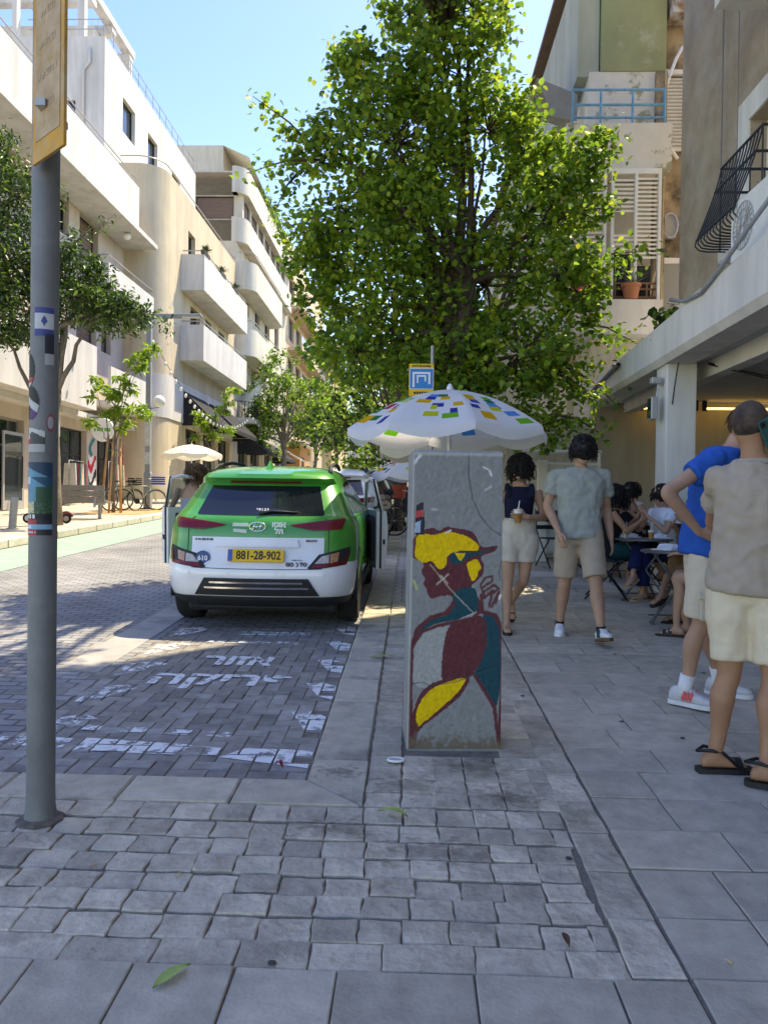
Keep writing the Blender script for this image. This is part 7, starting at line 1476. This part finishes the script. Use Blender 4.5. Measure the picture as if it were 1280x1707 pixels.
plaque('graffiti',A,.9,2.2,18,40,graf1,(XA+.02,25.5,gz(25.5)+.2),(0,0,R(90)),spray); plaque('graffiti',A,.75,2.9,14,50,graf2,(XA+.02,29.8,gz(29.8)+.2),(0,0,R(90)),spray)
plaque('graffiti',A,.6,1.6,12,26,lambda u,v:(.45,.03,.2) if math.hypot((u-.5)*1.1,v-.5)<.5 and int(v*16)%5 else None,(XA+.02,32.75,gz(32)+1.0),(0,0,R(90)),spray)
for i,(x,y,z,rz,lab) in enumerate(((-12.2,21.2,4.75,90,'tan air conditioner on the ledge over the glass shopfront'),(-10.6,43.4,13.4,90,'air conditioner on the upper wall of the beige building'),(-10.62,60.2,12.2,90,'air conditioner high on the cream building'))): acunit((x,y,z+(2.2 if i==0 else 0)*0),R(rz),lab)
for i,(y,lab) in enumerate(((36.3,'long planter at the near end of the upper white balcony'),(39.5,'planter of cacti midway along the upper white balcony'),(42.5,'planter at the far end of the upper white balcony'))):
    t=thing('planter',lab,'planter',(-9.86,y,13.0),0,'planters on the white balcony'); MB().bbox(-.1,.1,-.5,.5,0,.2,.02).build('box',M('planter_dark',(.09,.075,.06),.8),t); lb=leafblades(50,.45,1.0,.03,40+i); lb.xf(Matrix.Translation((0,0,.18))); [None for _ in lb.v]; lb.v=[(x,y_*2.2,z) for x,y_,z in lb.v]; lb.build('foliage',pl_g,t,fix=False)
# wares hung in the open shopfronts
for j,(y,lab) in enumerate(((27.6,'rack of coloured clothes in the open shop doorway'),(31.2,'rack of dark clothes outside the round-signed shop'))):
    t=thing('clothes_rack',lab,'clothes rack',(XA+.35,y,gz(y)+.1),R(90)); MB().tube([(-.6,0,0),(-.6,0,1.6),(.6,0,1.6),(.6,0,0)],.02,6).build('frame',railm,t,True)
    for k in range(9):
        c=[(.5,.48,.45),(.05,.05,.06),(.3,.05,.08),(.1,.2,.18),(.6,.5,.35)][(k+j)%5]; x=-.5+k*.125; MB().loft([[(x-.03,-.2,1.5),(x+.03,-.2,1.5),(x+.03,.2,1.5),(x-.03,.2,1.5)],[(x-.045,-.24,.7-.06*(k%3)),(x+.045,-.24,.7-.06*(k%3)),(x+.045,.24,.7-.06*(k%3)),(x-.045,.24,.7-.06*(k%3))]]).build('garment',M('garment_%d'%((k+j)%5),c,.9,.2,9),t)
# door leaf and frame lines of the glass shopfront
t=thing('shop_door','grey metal framed glass door with long handle in the first shopfront','door',(XA+.03,23.75,gz(23.4)+.12)); dm=MB()
for a,b_ in((-.62,-.54),(.54,.62)): dm.box(-.02,.03,a,b_,0,2.45)
dm.box(-.019,.029,-.54,.54,0,.3).box(-.019,.029,-.54,.54,2.35,2.45); dm.build('frame',alu,t); MB().box(0,.012,-.54,.54,.3,2.35).build('pane',shop_glass,t); MB().tube([(.05,.4,.7),(.1,.4,.7),(.1,.4,1.7),(.05,.4,1.7)],.02,8).build('handle',blk_pl,t,True)
# ------------------------------------------------------------------ drain cover, cigarette ends and small litter on the pavement
for i in range(26):
    r_=random.Random(500+i); x=r_.uniform(-1.2,2.4); y=r_.uniform(2.2,6.5)
    if -.15<x<.6 and 4<y<4.6: continue
    if x<-.2 and y>3.3: continue
    m=MB().tube([(-.012,0,.004),(.012,0,.004)],.0035,6) if i%2 else MB().lathe([(.0001,.0022),(.011,.002),(.014,.0)],9)
    o=m.build('cigarette_end' if i%2 else 'gum_spot',M('filter_tan',(.55,.40,.22),.9) if i%2 else M('gum_dark',(.07,.065,.06),.9),COB if x<.83 else rw); o.location=(x,y,gz(y)+.0035); o.rotation_euler=(GA,0,r_.uniform(0,6))
